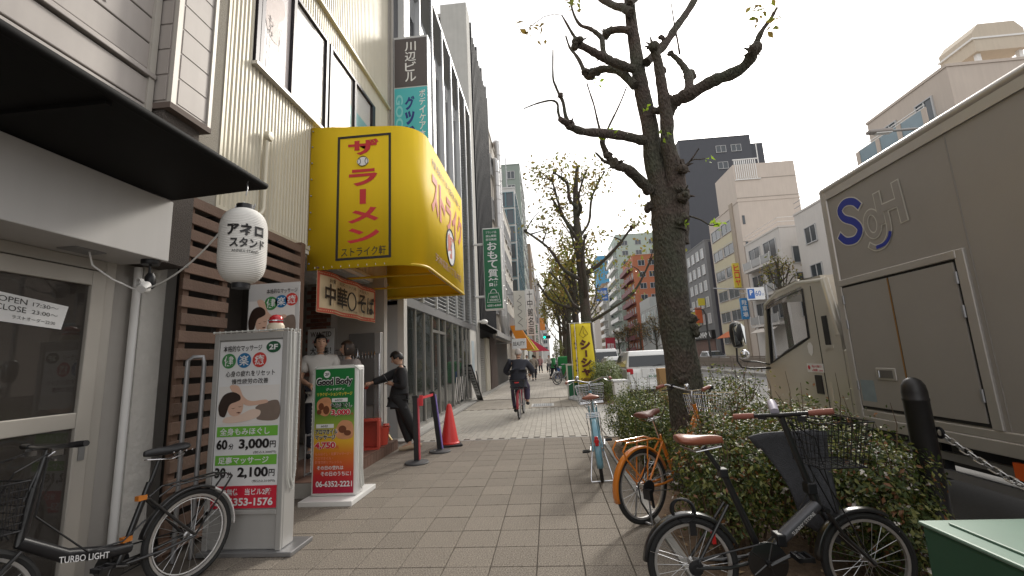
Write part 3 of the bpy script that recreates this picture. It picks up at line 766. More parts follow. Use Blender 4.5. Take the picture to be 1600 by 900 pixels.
# street side print
XF = -1.588
FADE = mat('faded sign red', (.60, .16, .10), .5)
for i, ch in enumerate('ストライク'): t = MB(); letters(t, ch, (XF, 5.95 + i * .46, 3.62), LY, UZ, .40, .62, .04); t.build('letter', FADE, AW)
d = MB(); disc(d, (XF, 7.15, 3.38), LY, UZ, .34, .30, .003); d.build('oval', PRINTW, AW)
d = MB(); d.ring((XF + .004, 7.15, 3.38), (1, 0, 0), .32, .012, 28, 5); d.build('oval_rim', PRINTB, AW)
t = MB(); letters(t, '軒', (XF, 6.93, 3.18), LY, UZ, .44, .42, .04, lift=.008); t.build('lettering', FADE, AW)
t = MB(); letters(t, '天神橋筋六丁目本店', (XF, 6.1, 2.9), LY, UZ, 1.9, .14, .01); letters(t, '創業 昭和六十八年 大阪名物 中華そば', (XF, 6.0, 4.36), LY, UZ, 2.1, .14, .01); t.build('lettering', mat('faded sign brown', (.25, .12, .05), .6), AW)

# ---- sign cabinet (massage)
CABM = mat('sign cabinet grey', (.40, .39, .375), .5, .2, nz=4, na=.06, streak=.1)
MS = thing('massage_sign_cabinet', 'tall grey sign cabinet with massage prices, sleeping woman picture and red beacon', 'sign', (-2.48, 3.52, 0))
cx0, cx1, cy0, cy1, ct = -2.81, -2.16, 3.44, 3.62, 1.735
MB().box(cx0 - .02, cx1 + .11, cy0 - .03, cy1 + .10, 0, .035).build('base', STEEL, MS, bevel=.006)
MB().box(cx0, cx1, cy0 + .02, cy1, .035, ct).build('body', CABM, MS, bevel=.012)
fr = MB().box(cx0, cx0 + .045, cy0, cy0 + .02, .3, ct).box(cx1 - .045, cx1, cy0, cy0 + .02, .035, ct).box(cx0 + .045, cx1 - .045, cy0, cy0 + .02, ct - .06, ct).box(cx0, cx1 - .045, cy0, cy0 + .02, .30, .335).box(cx0, cx0 + .045, cy0, cy0 + .02, .035, .3)
fr.build('front_frame', CABM, MS, bevel=.005)
bx0, bx1, bz0, bz1 = cx0 + .05, cx1 - .05, .345, ct - .07
BWd, BHt = bx1 - bx0, bz1 - bz0
bd = MB().box(bx0, bx1, cy0 + .01, cy0 + .019, bz0, bz1).build('board', PRINTW, MS)
OB = (bx0, cy0 + .01, bz0)
def U(par, m, *items, lift=.006):
    for (txt, u0, u1, v0, v1, bold) in items:
        t = MB()
        letters(t, txt, (OB[0] + u0 * BWd, OB[1], OB[2] + (1 - v1) * BHt), RX, UZ, (u1 - u0) * BWd, (v1 - v0) * BHt, bold, lift=lift)
        t.build('lettering', m, par)
def Rc(par, m, nm, *items):
    t = MB()
    for (u0, u1, v0, v1) in items: rect(t, OB, RX, UZ, u0 * BWd, u1 * BWd, (1 - v1) * BHt, (1 - v0) * BHt, .003)
    return t.build(nm, m, par)
U(bd, PRINTB, ('本格的なマッサージ', .06, .68, .025, .065, .01), ('心身の疲れをリセット', .12, .90, .185, .222, .008), ('慢性疲労の改善', .22, .80, .235, .268, .008),
  ('60', .04, .21, .60, .66, .035), ('分', .23, .31, .625, .66, .02), ('3,000', .39, .86, .60, .667, .035), ('円', .87, .96, .615, .655, .02), ('(税込3,300円)', .62, .97, .672, .690, .0),
  ('30', .04, .21, .765, .825, .035), ('分', .23, .31, .79, .825, .02), ('2,100', .39, .86, .765, .832, .035), ('円', .87, .96, .78, .82, .02), ('(税込2,310円)', .62, .97, .838, .856, .0))
Rc(bd, PRINTG, 'green_bar', (.03, .98, .525, .585), (.03, .98, .695, .753)); Rc(bd, PRINTR, 'red_band', (0, 1, .872, 1))
U(bd, PRINTW, ('全身もみほぐし', .08, .86, .533, .577, .02), ('足裏マッサージ', .08, .86, .703, .745, .02), ('年中無休　当ビル2階', .06, .92, .887, .925, .02), ('06-6353-1576', .06, .95, .94, .985, .03))
d = MB(); disc(d, (OB[0] + .86 * BWd, OB[1], OB[2] + .955 * BHt), RX, UZ, .115 * BWd, .036 * BHt, .004); d.build('floor_badge', mat('deep green badge', (.015, .09, .04), .4), bd)
U(bd, PRINTW, ('2F', .79, .93, .028, .062, .03))
for u, m, ch in ((.155, GRN, '健'), (.40, BLU, '楽'), (.645, RED, '癒')): seal(bd, (OB[0] + u * BWd, OB[1], OB[2] + (1 - .122) * BHt), .112 * BWd, m, ch)
massage_art(bd, (OB[0] + .02 * BWd, OB[1], OB[2] + (1 - .515) * BHt), .96 * BWd, .235 * BHt)
MB().lathe([(.045, ct), (.066, ct + .02), (.068, ct + .05), (.055, ct + .075)], 22, (-2.33, 3.53, 0)).build('beacon_base', mat('cream plastic', (.6, .52, .4), .5), MS, smooth=True)
MB().lathe([(.055, ct + .075), (.056, ct + .10), (.05, ct + .125), (.03, ct + .145), (.004, ct + .152)], 22, (-2.33, 3.53, 0)).build('beacon_dome', mat('red beacon plastic', (.45, .015, .02), .2), MS, smooth=True)
MB().lathe([(.062, ct + .092), (.062, ct + .10)], 22, (-2.33, 3.53, 0)).build('beacon_band', CHROME, MS)
lr = MB(); lpts = [(cx0, cy0 - .006, .4), (cx0 - .002, cy0 - .006, ct + .01), (cx1, cy0 - .006, ct + .012), (cx1 + .008, cy1 - .02, ct + .012), (cx1 + .012, cy1 - .03, .6), (cx1 + .012, cy1 - .06, .45)]
lr.tube(lpts[1:], .007, 6)
for k, (a, b) in enumerate(zip(lpts[1:-1], lpts[2:])):
    n_ = int((Vector(b) - Vector(a)).length / .05)
    for i in range(n_): lr.ball(Vector(a).lerp(Vector(b), i / n_), .011, 6, 4)
for dx in (.03, .075): lr.tube([(cx1 + .008, cy0 + dx, ct + .01), (cx1 + .01, cy0 + dx + .01, 1.2), (cx1 + .014, cy0 + dx, .9), (cx1 + .01, cy0 + dx + .02, .55), (cx1 + .012, cy0 + dx + .05, .47)], .006, 6)
lr.build('rope_light', mat('clear pvc', (.55, .55, .52), .35), MS, smooth=True)

# ---- pipe rail beside the cabinet
hr_ = thing('pipe_rail', 'slim steel pipe rail between the wooden screen and the sign cabinet', 'rail', (-2.93, 3.36, 0))
MB().tube([(-2.95, 3.34, 0), (-2.95, 3.34, 1.52), (-2.92, 3.36, 1.55), (-2.87, 3.40, 1.55), (-2.865, 3.41, 1.5), (-2.865, 3.41, 0)], .017, 10).build('rail_pipe', STEEL, hr_, smooth=True)
# ---- green price sign
GB = thing('green_price_sign', 'narrow green to red massage price sign standing on a white foot board', 'sign', (-2.4, 4.85, 0))
MB().box(-2.69, -2.11, 4.56, 5.19, 0, .05).build('foot_board', WHITEP, GB, bevel=.005)
MB().box(-2.655, -2.14, 4.74, 4.92, .05, 1.43).build('body', WHITEP, GB, bevel=.02)
mg = bpy.data.materials.new('green to red print'); mg.use_nodes = True
Ng, Lg = mg.node_tree.nodes, mg.node_tree.links
tcg = Ng.new('ShaderNodeTexCoord'); sx_ = Ng.new('ShaderNodeSeparateXYZ'); Lg.new(tcg.outputs['Generated'], sx_.inputs[0])
cr = Ng.new('ShaderNodeValToRGB'); Lg.new(sx_.outputs['Z'], cr.inputs[0])
for e, (p, c) in zip(range(6), ((0, (.36, .01, .05)), (.14, (.52, .03, .03)), (.30, (.62, .17, .02)), (.42, (.72, .42, .03)), (.55, (.25, .36, .05)), (.70, (.012, .17, .04)))):
    el = cr.color_ramp.elements[e] if e < 2 else cr.color_ramp.elements.new(p)
    el.position = p; el.color = (*c, 1)
Lg.new(cr.outputs[0], Ng['Principled BSDF'].inputs['Base Color']); Ng['Principled BSDF'].inputs['Roughness'].default_value = .35
bx0, bx1, bz0, bz1 = -2.625, -2.175, .085, 1.40; BWd, BHt = bx1 - bx0, bz1 - bz0
bd = MB().box(bx0, bx1, 4.728, 4.739, bz0, bz1).build('board', mg, GB); OB = (bx0, 4.728, bz0)
YLT = mat('printed yellow', (.78, .62, .08), .4)
d = MB(); letters(d, 'Good', (OB[0] + .02 * BWd, OB[1], OB[2] + .862 * BHt), RX, UZ, .46 * BWd, .068 * BHt, .085, lift=.004); letters(d, 'Body', (OB[0] + .52 * BWd, OB[1], OB[2] + .848 * BHt), RX, UZ, .45 * BWd, .082 * BHt, .085, lift=.004); d.build('lettering_outline', PRINTW, bd)
U(bd, PRINTB, ('Good', .04, .47, .078, .135, .04), ('Body', .54, .96, .078, .148, .04), ('もみほぐし', .42, .95, .285, .325, .03), ('60分', .52, .72, .252, .272, .01), ('60分', .18, .36, .46, .48, .01),
  ('アロマオイル', .04, .60, .495, .535, .03), ('マッサージ', .04, .55, .54, .58, .03), lift=.007)
Rc(bd, PRINTW, 'pill', (.44, .84, .246, .278), (.05, .5, .454, .486))
d = MB(); disc(d, (OB[0] + .30 * BWd, OB[1], OB[2] + .955 * BHt), RX, UZ, .085 * BWd, .03 * BHt, .004); d.build('floor_badge', PRINTW, bd); U(bd, PRINTB, ('2F', .25, .36, .033, .057, .02))
U(bd, PRINTW, ('グッドボディ', .28, .76, .160, .182, .02), ('3,000', .42, .92, .335, .395, .09), ('4,750', .02, .56, .595, .66, .09), ('その日の疲れは', .10, .76, .785, .818, .02), ('その日のうちに！', .20, .95, .832, .866, .02), ('06-6352-2221', .08, .98, .905, .95, .025), lift=.0045)
U(bd, PRINTR, ('3,000', .43, .91, .338, .392, .04), ('4,750', .03, .55, .598, .657, .04), ('円', .93, .99, .37, .39, .01), ('円', .57, .63, .63, .655, .01), lift=.007)
U(bd, PRINTW, ('もみほぐし', .41, .96, .283, .327, .085), ('アロマオイル', .03, .61, .493, .537, .085), ('マッサージ', .03, .56, .538, .582, .085), lift=.0045)
d = MB()
for x, y, rx, ry in ((.17, .69, .07, .03), (.3, .66, .08, .035), (.12, .645, .06, .02), (.72, .5, .1, .03), (.85, .47, .09, .022)): disc(d, (OB[0] + x * BWd, OB[1], OB[2] + y * BHt), RX, UZ, rx * BWd, ry * BHt, .0038)
d.build('brown_disc_print', mat('print dark brown', (.16, .05, .02), .5), bd)  # dark brown discs within the printed figures
U(bd, YLT, ('リラクゼーションマッサージ', .06, .96, .195, .225, .02))
U(bd, mat('printed pale red', (.72, .25, .15), .4), ('もみほぐし・足裏マッサージ・', .05, .95, .68, .705, .02), ('アロマオイル・', .05, .5, .715, .738, .02), ('腰痛疲労リフレッシュ', .05, .72, .745, .77, .02))
d = MB(); flat(d, OB, RX, UZ, [(x * BWd, y * BHt) for x, y in blob([(.06, .72), (.2, .76), (.40, .75), (.42, .66), (.3, .61), (.1, .64)])], .003); flat(d, OB, RX, UZ, [(x * BWd, y * BHt) for x, y in blob([(.55, .5), (.7, .57), (.96, .55), (.98, .44), (.75, .42), (.58, .44)])], .003)
d.build('skin_print', mat('print warm skin', (.60, .28, .14), .4, nz=14, na=.35), bd)
lr = MB(); lr.tube([(-2.655, 4.735, .3), (-2.65, 4.735, 1.40), (-2.6, 4.735, 1.432), (-2.19, 4.735, 1.432), (-2.145, 4.735, 1.40), (-2.135, 4.80, 1.35), (-2.135, 4.82, .2), (-2.12, 4.83, .1)], .006, 6)
for i in range(26): lr.ball((-2.655, 4.733, .32 + i * .042), .009, 6, 4)
for dy in (.03, .07, .1): lr.tube([(-2.134, 4.75 + dy, 1.38), (-2.13, 4.76 + dy, .9), (-2.128, 4.75 + dy, .35), (-2.12, 4.78 + dy, .12)], .006, 6)
lr.build('rope_light', MATS['clear pvc'], GB, smooth=True)
# ---- small things on the ramen shop step
us = thing('umbrella_stand', 'black wire umbrella stand with folded umbrellas beside the shop post', 'umbrella stand', (-2.85, 5.3, .156))
w = MB()
for z in (.17, .42, .62):
    w.tube([(-2.98, 5.18, z), (-2.74, 5.18, z), (-2.74, 5.48, z), (-2.98, 5.48, z)], .008, 6, closed=True)
for x, y in ((-2.98, 5.18), (-2.74, 5.18), (-2.74, 5.48), (-2.98, 5.48)): w.tube([(x, y, .156), (x, y, .64)], .009, 6)
w.build('rack', STEEL, us)
for i, (x, y, c) in enumerate(((-2.8, 5.24, (.02, .02, .025)), (-2.86, 5.3, (.03, .035, .05)), (-2.79, 5.38, (.45, .45, .46)), (-2.9, 5.4, (.015, .015, .015)), (-2.92, 5.25, (.05, .02, .02)))):
    m = mat('umbrella cloth %d' % i, c, .7)
    um = thing('umbrella', ['black folded umbrella nearest in the stand', 'navy folded umbrella in the stand', 'clear white folded umbrella in the stand', 'black folded umbrella at the back of the stand', 'dark red folded umbrella in the stand'][i], 'umbrella', (x, y, .17), group='umbrellas in the stand')
    MB().tube([(x, y, .165), (x, y, .25), (x + .01, y, .6), (x + .01, y, .88)], [.006, .022, .038, .012], 10).build('canopy', m, um, smooth=True)
    MB().tube([(x + .01, y, .86), (x + .01, y, 1.0), (x + .02, y, 1.04), (x + .05, y, 1.05), (x + .07, y, 1.02), (x + .07, y, .98)], .009, 8).build('handle', BLACK if i != 2 else WHITEP, um, smooth=True)
def crate(name, label, c, size, m, tilt=(0, 0, 0), group=None, wall=.015, slots=True):
    t = thing(name, label, 'crate', c, 0, group, local=True)
    L, W, H = size; b = MB()
    b.box(-L / 2, L / 2, -W / 2, W / 2, 0, wall)
    for s in (-1, 1):
        b.box(-L / 2, L / 2, s * W / 2 - wall / 2 * (1 + s), s * W / 2 - wall / 2 * (s - 1), wall, H * .6); b.box(s * L / 2 - wall / 2 * (1 + s), s * L / 2 - wall / 2 * (s - 1), -W / 2 + wall, W / 2 - wall, wall, H * .6)
    o = b.build('tray', m, t, bevel=.004)
    rb = MB()
    for s in (-1, 1):
        rb.box(-L / 2 - .012, L / 2 + .012, s * W / 2 - .02, s * W / 2 + .02, H * .85, H); rb.box(s * L / 2 - .02, s * L / 2 + .02, -W / 2 + .02, W / 2 - .02, H * .85, H)
        for k in range(5): rb.box(-L / 2 + k * (L - .03) / 4, -L / 2 + k * (L - .03) / 4 + .03, s * W / 2 - .012, s * W / 2 + .012, H * .6, H * .85)
        for k in range(1, 4): rb.box(s * L / 2 - .012, s * L / 2 + .012, -W / 2 + k * W / 4 - .015, -W / 2 + k * W / 4 + .015, H * .6, H * .85)
    rb.build('rim', m, t, bevel=.004)
    t.rotation_euler = tilt; return t
REDP = mat('red plastic', (.50, .06, .035), .45, nz=5, na=.08)
crate('bottle_crate', 'red plastic crate standing on edge on the shop step', (-2.90, 6.9, .375), (.34, .44, .28), REDP, (R(90), 0, R(12)))
crate('bottle_crate', 'red plastic crate lying behind the bucket on the shop step', (-3.05, 7.36, .157), (.44, .34, .26), REDP, (0, 0, R(8)))
crate('delivery_crate', 'yellow plastic crate propped on end against the shop wall', (-3.02, 7.33, .19), (.58, .40, .16), mat('yellow plastic', (.62, .45, .10), .45, nz=5, na=.08), (0, R(52), R(-12)))
bt_ = thing('bucket', 'red plastic bucket standing at the edge of the shop step', 'bucket', (-2.79, 7.08, .157), local=True)
MB().lathe([(.10, 0), (.13, .25), (.14, .255), (.14, .27), (.122, .27), (.095, .02)], 24).build('pail', REDP, bt_, smooth=True)
MB().ring((0, 0, .25), (0, 1, .5), .135, .004, 20, 6, 0, math.pi, up=(1, 0, 0)).build('handle', STEEL, bt_)
bm = MB()
bo_ = thing('bottle_group', 'clear bottles standing in the crate by the step', 'bottles', (-3.03, 7.36, .17), local=True)
for i in range(6): MB().lathe([(.03, 0), (.032, .02), (.032, .17), (.012, .23), (.012, .28)], 10, (-.14 + i * .055, -.08 + (i % 2) * .1, .02)).build('bottle', glass('bottle glass', (.3, .34, .33), .6), bo_, smooth=True)
rk = thing('hanger_rail', 'chrome rail with hooks and small white box inside the shop entrance', 'rail', (-3.2, 7.2, .156))
q = MB().tube([(-3.75, 7.38, .156), (-3.75, 7.38, 1.62), (-2.95, 7.38, 1.62), (-2.95, 7.38, .156)], .014, 8)
q.tube([(-3.75, 7.30, 1.72), (-3.3, 7.30, 1.72), (-3.3, 7.30, 1.58)], .012, 8); q.build('frame', CHROME, rk, smooth=True)
q = MB()
for i in range(12): q.tube([(-3.62 + i * .055, 7.38, 1.615), (-3.62 + i * .055, 7.33, 1.66), (-3.60 + i * .055, 7.3, 1.60), (-3.6 + i * .055, 7.3, 1.55)], .005, 5)
q.build('hooks', CHROME, rk)
MB().box(-3.5, -3.3, 7.28, 7.36, 1.42, 1.54).build('box', WHITEP, rk, bevel=.008)
hp = thing('handled_post', 'low dark post with rusty red knob that the man in black leans on', 'post', (-3.12, 7.19, .156))
MB().tube([(-3.12, 7.19, .156), (-3.12, 7.19, 1.05)], .022, 10).tube([(-3.26, 7.19, 1.02), (-3.08, 7.19, 1.06)], .02, 10).build('post', STEEL, hp, smooth=True)
MB().ball((-3.10, 7.19, 1.07), .04, 12, 8).build('knob', REDP, hp, smooth=True)

# ---- queue posts and cone
def stanchion(label, x, y, tilt, m, h=.92):
    t = thing('queue_post', label, 'queue post', (x, y, 0), 0, 'queue posts by the ramen shop', local=True)
    MB().lathe([(.17, 0), (.175, .012), (.165, .025), (.06, .035), (.03, .045)], 28).build('base', mat('grey base', (.06, .06, .062), .6, nz=20, na=.2), t, smooth=True)
    dx = h * math.tan(tilt)
    MB().slab((-.035, -.03, .03), RX, LY, (-math.sin(tilt), 0, math.cos(tilt)), .07, .06, h).build('pole', BLACK, t, bevel=.008)
    MB().slab((.038, -.028, .05), (0, 1, 0), (1, 0, 0), (-math.sin(tilt), 0, math.cos(tilt)), .056, .012, h - .06).build('banner', m, t)
    MB().slab((-.04 - dx, -.035, h + .0), RX, LY, UZ, .08, .07, .035).build('cap', BLACK, t, bevel=.008)
    return t
s1 = stanchion('nearer black queue post with red notice strip on its side', -1.99, 6.39, R(1.0), mat('red strip print', (.42, .05, .07), .5, nz=14, na=.4))
s2 = stanchion('tilted farther queue post with purple and blue notice strip', -1.84, 7.14, R(7), mat('purple strip print', (.16, .12, .36), .5, nz=14, na=.4))
tp = MB().box(-1.95, -1.9, 6.41, 6.43, .80, .95).quad((-1.955, 6.40, .885), (-1.955, 6.40, .925), (-1.93, 7.1, .925), (-1.93, 7.1, .885))
tag(tp.build('barrier_tape', mat('red tape', (.60, .04, .05), .5), solid=.003), 'short red barrier tape between the two queue posts', 'tape')
co = thing('traffic_cone', 'orange red traffic cone on black rubber foot next to the queue posts', 'traffic cone', (-1.80, 7.66, 0), R(20), local=True)
MB().lathe([(.17, .03), (.172, .05), (.155, .065), (.15, .08), (.045, .66), (.03, .69), (.004, .70)], 32).build('cone', mat('cone plastic', (.66, .035, .03), .4, nz=4, na=.05), co, smooth=35)
MB().box(-.2, .2, -.2, .2, 0, .035).build('foot', RUBBER, co, bevel=.02)

# ================================================================== glass-fronted building C
LOUV = mat('grey louvre metal', (.30, .305, .31), .45, .6, nz=4, na=.08)
FACW = mat('pale metal cladding', (.50, .51, .52), .45, .3, nz=2, na=.05, streak=.06)
STORE = glass('shopfront glass', (.03, .036, .034), .55)
Cb = thing('louvred_office_building', 'grey louvred office building with full height glass shopfront', 'building', (-3.2, 13, 0))
MB().box(-8, -3.25, 8.44, 17.4, 2.7, 12.0).box(-8, -5.5, 8.44, 17.4, 0, 2.7).box(-5.5, -2.95, 17.2, 17.4, 0, 2.7).box(-5.5, -2.95, 8.44, 8.55, 0, 2.7).build('wall', FACW, Cb)
MB().box(-5.5, -2.9, 8.45, 17.4, .0, .06).build('floor', CONC, Cb)
MB().box(-2.99, -2.86, 8.42, 8.62, .03, 2.78).build('pier', mat('white stone pier', (.6, .58, .54), .6, nz=4, na=.05), Cb)
MB().box(-3.3, -2.88, 8.44, 17.3, 2.62, 2.82).build('lintel', STEEL, Cb)
ys = [8.62, 9.35, 10.05, 10.75, 11.45, 12.15, 13.1, 13.9, 14.7, 15.4]
SATIN = mat('satin steel mullion', (.42, .41, .39), .35, .8, nz=3, na=.06)
for i, y in enumerate(ys + [15.95]): MB().box(-2.97, -2.90, y - .03, y + .03, .06, 2.62).build('mullion', SATIN, Cb)
for a, b in zip(ys, ys[1:] + [15.95]):
    pn = MB().box(-2.945, -2.935, a + .03, b - .03, .12, 2.62).build('pane', STORE, Cb)
MB().box(-2.97, -2.90, 8.65, 15.95, .06, .12).build('bottom_rail', SATIN, Cb)
MB().box(-2.96, -2.905, 10.75, 12.15, 2.2, 2.27).build('door_header', SATIN, Cb)
MB().box(-3.05, -2.89, 15.98, 17.35, .05, 2.65).build('pier', mat('white stone pier', (.6, .58, .54)), Cb)
MB().box(-2.885, -2.875, 16.2, 16.7, .9, 2.2).build('notice_board', mat('pale blue notice', (.45, .52, .56), .4, nz=6, na=.2), Cb)
ins = MB().box(-4.2, -3.6, 8.9, 11.2, .06, .85).box(-4.9, -4.3, 12.6, 15.2, .06, 1.1).build('counter', mat('pale counter', (.3, .28, .25), .6), Cb)
cl = MB()
for i in range(4): cl.box(-4.6, -4.4, 9 + i * 2, 10.2 + i * 2, 2.55, 2.58)
cl.build('ceiling_fitting', WHITEP, Cb)
# slanted glare painted as pale stripes low on the far panes
gr = MB()
for i in range(6): flat(gr, (-2.935, 13.15, .2), LY, UZ, [(i * .3, 0), (i * .3 + .12, 0), (i * .3 + .55, .75), (i * .3 + .43, .75)], .004)
gr.build('glare_stripes', mat('painted glare', (.4, .38, .36), .6), Cb)
# louvres
pr = None
z = 2.86
while z < 12.1:
    full = z < 5.6 or z > 10.75
    y0 = 8.46 if full else 15.7
    b = MB().add([(-2.98, y0, z), (-2.89, y0, z + .05), (-2.875, y0, z + .035), (-2.965, y0, z - .015), (-2.98, 17.3, z), (-2.89, 17.3, z + .05), (-2.875, 17.3, z + .035), (-2.965, 17.3, z - .015)],
                 [(0, 1, 5, 4), (1, 2, 6, 5), (2, 3, 7, 6), (3, 0, 4, 7), (0, 3, 2, 1), (4, 5, 6, 7)])
    b.build('louvre', LOUV, Cb); z += .105
for i in range(8):
    y = 8.5 + i * 1.255
    MB().box(-2.98, -2.84, y, y + .07, 2.82, 12.15).build('fin', FACW, Cb)
    if i < 6:
        MB().box(-3.25, -3.0, y + .55, y + .9, 5.6, 10.75).build('column', FACW, Cb)
        wd = MB().box(-3.22, -3.18, y + .1, y + .55, 5.7, 10.7).build('window', glass('dark office glass', (.03, .03, .035), .1), Cb)
MB().box(-3.3, -2.86, 8.44, 17.35, 12.12, 12.25).build('coping', FACW, Cb)
# projecting name sign 川辺ビル
KW = thing('projecting_name_sign', 'tall projecting sign, dark grey name panel above turquoise massage panel', 'sign', (-2.66, 8.5, 5))
MB().box(-3.05, -2.28, 8.4, 8.62, 4.9, 8.68).build('body', FACW, KW)
MB().box(-3.03, -2.30, 8.388, 8.399, 7.44, 8.62).build('name_panel', mat('dark taupe panel', (.075, .062, .065), .4), KW)
tq = MB().box(-3.03, -2.30, 8.388, 8.399, 4.95, 7.40).build('turquoise_panel', mat('turquoise panel', (.07, .46, .50), .4, nz=2, na=.05), KW)
t = MB(); letters(t, '川辺ビル', (-2.79, 8.388, 7.55), RX, UZ, .25, .98, .012, vertical=True, gap=.08); t.build('lettering', PRINTW, KW)
t = MB(); letters(t, 'グッドボディ', (-2.80, 8.388, 5.1), RX, UZ, .22, 2.1, .045, vertical=True, gap=.06); t.build('lettering', mat('navy print', (.01, .03, .2), .4), KW)
t = MB(); letters(t, 'ボディケア本格マッサージ', (-2.475, 8.388, 5.05), RX, UZ, .135, 2.28, .015, vertical=True, gap=.08); letters(t, 'GOOD BODY', (-2.87, 8.388, 7.3), (0, 0, -1), RX, 2.2, .0, .02) if False else None; t.build('lettering', PRINTW, KW)
t = MB(); letters(t, 'GOOD BODY', (-3.0, 8.388, 7.25), (0, 0, -1), (1, 0, 0), 2.2, .16, .03); t.build('lettering', mat('pale turquoise print', (.25, .62, .64), .4), KW)
MB().tube([(-3.3, 8.5, 8.2), (-3.0, 8.5, 8.2)], .04, 8).tube([(-3.3, 8.5, 5.4), (-3.0, 8.5, 5.4)], .04, 8).build('bracket', STEEL, KW)

# ================================================================== concrete + dark fin building D
D = thing('dark_finned_building', 'tall building with bare concrete end and dark vertical fins', 'building', (-3.4, 21, 0))
MB().box(-9, -3.1, 17.5, 24.4, 0, 17.4).build('wall', mat('charcoal wall', (.05, .05, .053), .8, nz=3, na=.1), D)
MB().box(-4.1, -2.88, 17.45, 18.3, 2.7, 18.0).build('concrete_core', mat('pale concrete', (.42, .41, .38), .85, nz=3, na=.08, streak=.12, dirt=.1), D)
MB().box(-4.9, -4.12, 17.5, 18.2, 2.7, 17.6).build('concrete_core', MATS['pale concrete'], D)
for i in range(14):
    y = 18.45 + i * .42
    MB().box(-3.1, -2.82, y, y + .10, 2.9, 17.3 + (.5 if i % 4 == 0 else 0)).build('fin', mat('dark fin', (.035, .036, .04), .7, 0, .3), D)
MB().box(-3.3, -2.86, 17.45, 18.1, .03, 2.7).build('pier', CONC, D)
MB().box(-3.2, -2.9, 18.15, 18.45, .03, 2.75).build('pier', BLACK, D)
sh = MB()
for i in range(24): sh.box(-3.05, -3.0, 18.5, 20.3, .05 + i * .1, .05 + i * .1 + .085)
sh.build('shutter', mat('grey shutter', (.34, .33, .31), .5, .3), D)
MB().box(-3.05, -2.93, 20.3, 21.5, .03, 2.5).build('pier', mat('cream pier', (.5, .46, .38), .7), D)
MB().box(-3.05, -2.90, 21.6, 24.3, .03, 2.6).build('shopfront', mat('dark brown front', (.06, .035, .028), .6), D)
# green pawn shop sign
GS = thing('green_vertical_sign', 'green vertical projecting pawn shop sign with white lettering', 'sign', (-2.05, 17.2, 3.4))
SGN = mat('sign green', (.012, .145, .06), .35)
MB().box(-2.45, -1.68, 17.05, 17.35, 3.42, 6.85).build('body', WHITEP, GS, bevel=.04)
MB().box(-2.41, -1.72, 17.035, 17.048, 3.48, 6.79).build('panel', SGN, GS)
t = MB(); letters(t, 'おもて質舗', (-2.26, 17.035, 4.38), RX, UZ, .40, 1.85, .02, vertical=True, gap=.1); t.build('lettering', PRINTW, GS); t = MB()
t = MB()
for q_, z_ in (('ブランド品', 6.6), ('高価買取', 6.44), ('即日融資', 6.29)): t = MB(); letters(t, q_, (-2.3, 17.035, z_), RX, UZ, .44, .1, .01); t.build('lettering', PRINTW, GS)
t = MB()
for q_, x_, z_, w_ in (('OMOTE', -2.2, 3.9, .28), ('SHICHIHO', -2.24, 3.78, .36), ('6351-6369', -2.34, 3.56, .56)): t = MB(); letters(t, q_, (x_, 17.035, z_), RX, UZ, w_, .085, .02); t.build('lettering', PRINTW, GS)
t = MB()
t.tube([(-2.34, 17.03, 3.73), (-1.80, 17.03, 3.73), (-1.88, 17.03, 4.1), (-2.26, 17.03, 4.1)], .012, 5, closed=True); t.ring((-2.07, 17.03, 4.1), (0, 1, 0), .12, .012, 14, 5, 0, math.pi, up=(1, 0, 0)) if False else None
t.tube([(-2.19 + .12 + .12 * math.cos(a), 17.03, 4.1 + .16 * math.sin(a)) for a in np.linspace(math.pi, 0, 12)], .014, 5)
t.build('bag_emblem', PRINTW, GS)
MB().tube([(-2.85, 17.2, 6.2), (-2.42, 17.2, 6.2)], .05, 8).tube([(-2.85, 17.2, 4.0), (-2.42, 17.2, 4.0)], .05, 8).build('bracket', WHITEP, GS)
aw2 = thing('folding_awning', 'grey striped folding awning above the shuttered shop', 'awning', (-2.5, 20, 2.6))
MB().quad((-2.88, 18.0, 3.15), (-2.1, 18.0, 2.65), (-2.1, 24.2, 2.65), (-2.88, 24.2, 3.15)).build('cloth', mat('grey awning cloth', (.32, .31, .30), .8, nz=6, na=.1), aw2, solid=.02)
MB().quad((-2.1, 18.0, 2.65), (-2.1, 18.0, 2.45), (-2.1, 24.2, 2.45), (-2.1, 24.2, 2.65)).build('valance', MATS['grey awning cloth'], aw2, solid=.02)
MB().lathe([(.02, 0), (.14, .02), (.16, .1), (.1, .18), (.02, .2)], 16, (-2.62, 17.9, 2.95)).tube([(-2.88, 17.9, 3.05), (-2.6, 17.9, 3.05)], .05, 8).build('lamp', WHITEP, aw2, smooth=True)
# leaning menu board
ab = thing('leaning_menu_board', 'black framed menu board leaning at the far end of the glass front', 'sign board', (-2.6, 14.8, 0))
ud = Vector((-.30, -.42, 1.22)).normalized(); wd_ = Vector((-.55, .80, 0)).normalized(); nd_ = wd_.cross(ud).normalized()
if nd_.y > 0: nd_ = -nd_
ob_ = Vector((-2.46, 15.75, .01))
MB().slab(ob_, wd_, ud, -nd_, .46, 1.42, .035).build('frame', BLACK, ab, bevel=.008)
MB().slab(ob_ + wd_ * .05 + ud * .22 + nd_ * .002, wd_, ud, nd_, .36, 1.12, .006).build('sheet', PRINTW, ab)
MB().slab(ob_ + wd_ * .2 - nd_ * .05 + ud * .1, wd_, Vector((-.2, .3, 1)), -nd_, .04, 1.0, .03).build('leg', BLACK, ab)
for i in range(9): MB().slab(ob_ + wd_ * .09 + ud * (.30 + i * .11) + nd_ * .009, wd_, ud, nd_, .26 if i % 3 else .18, .028, .001).build('print_line', PRINTB, ab)

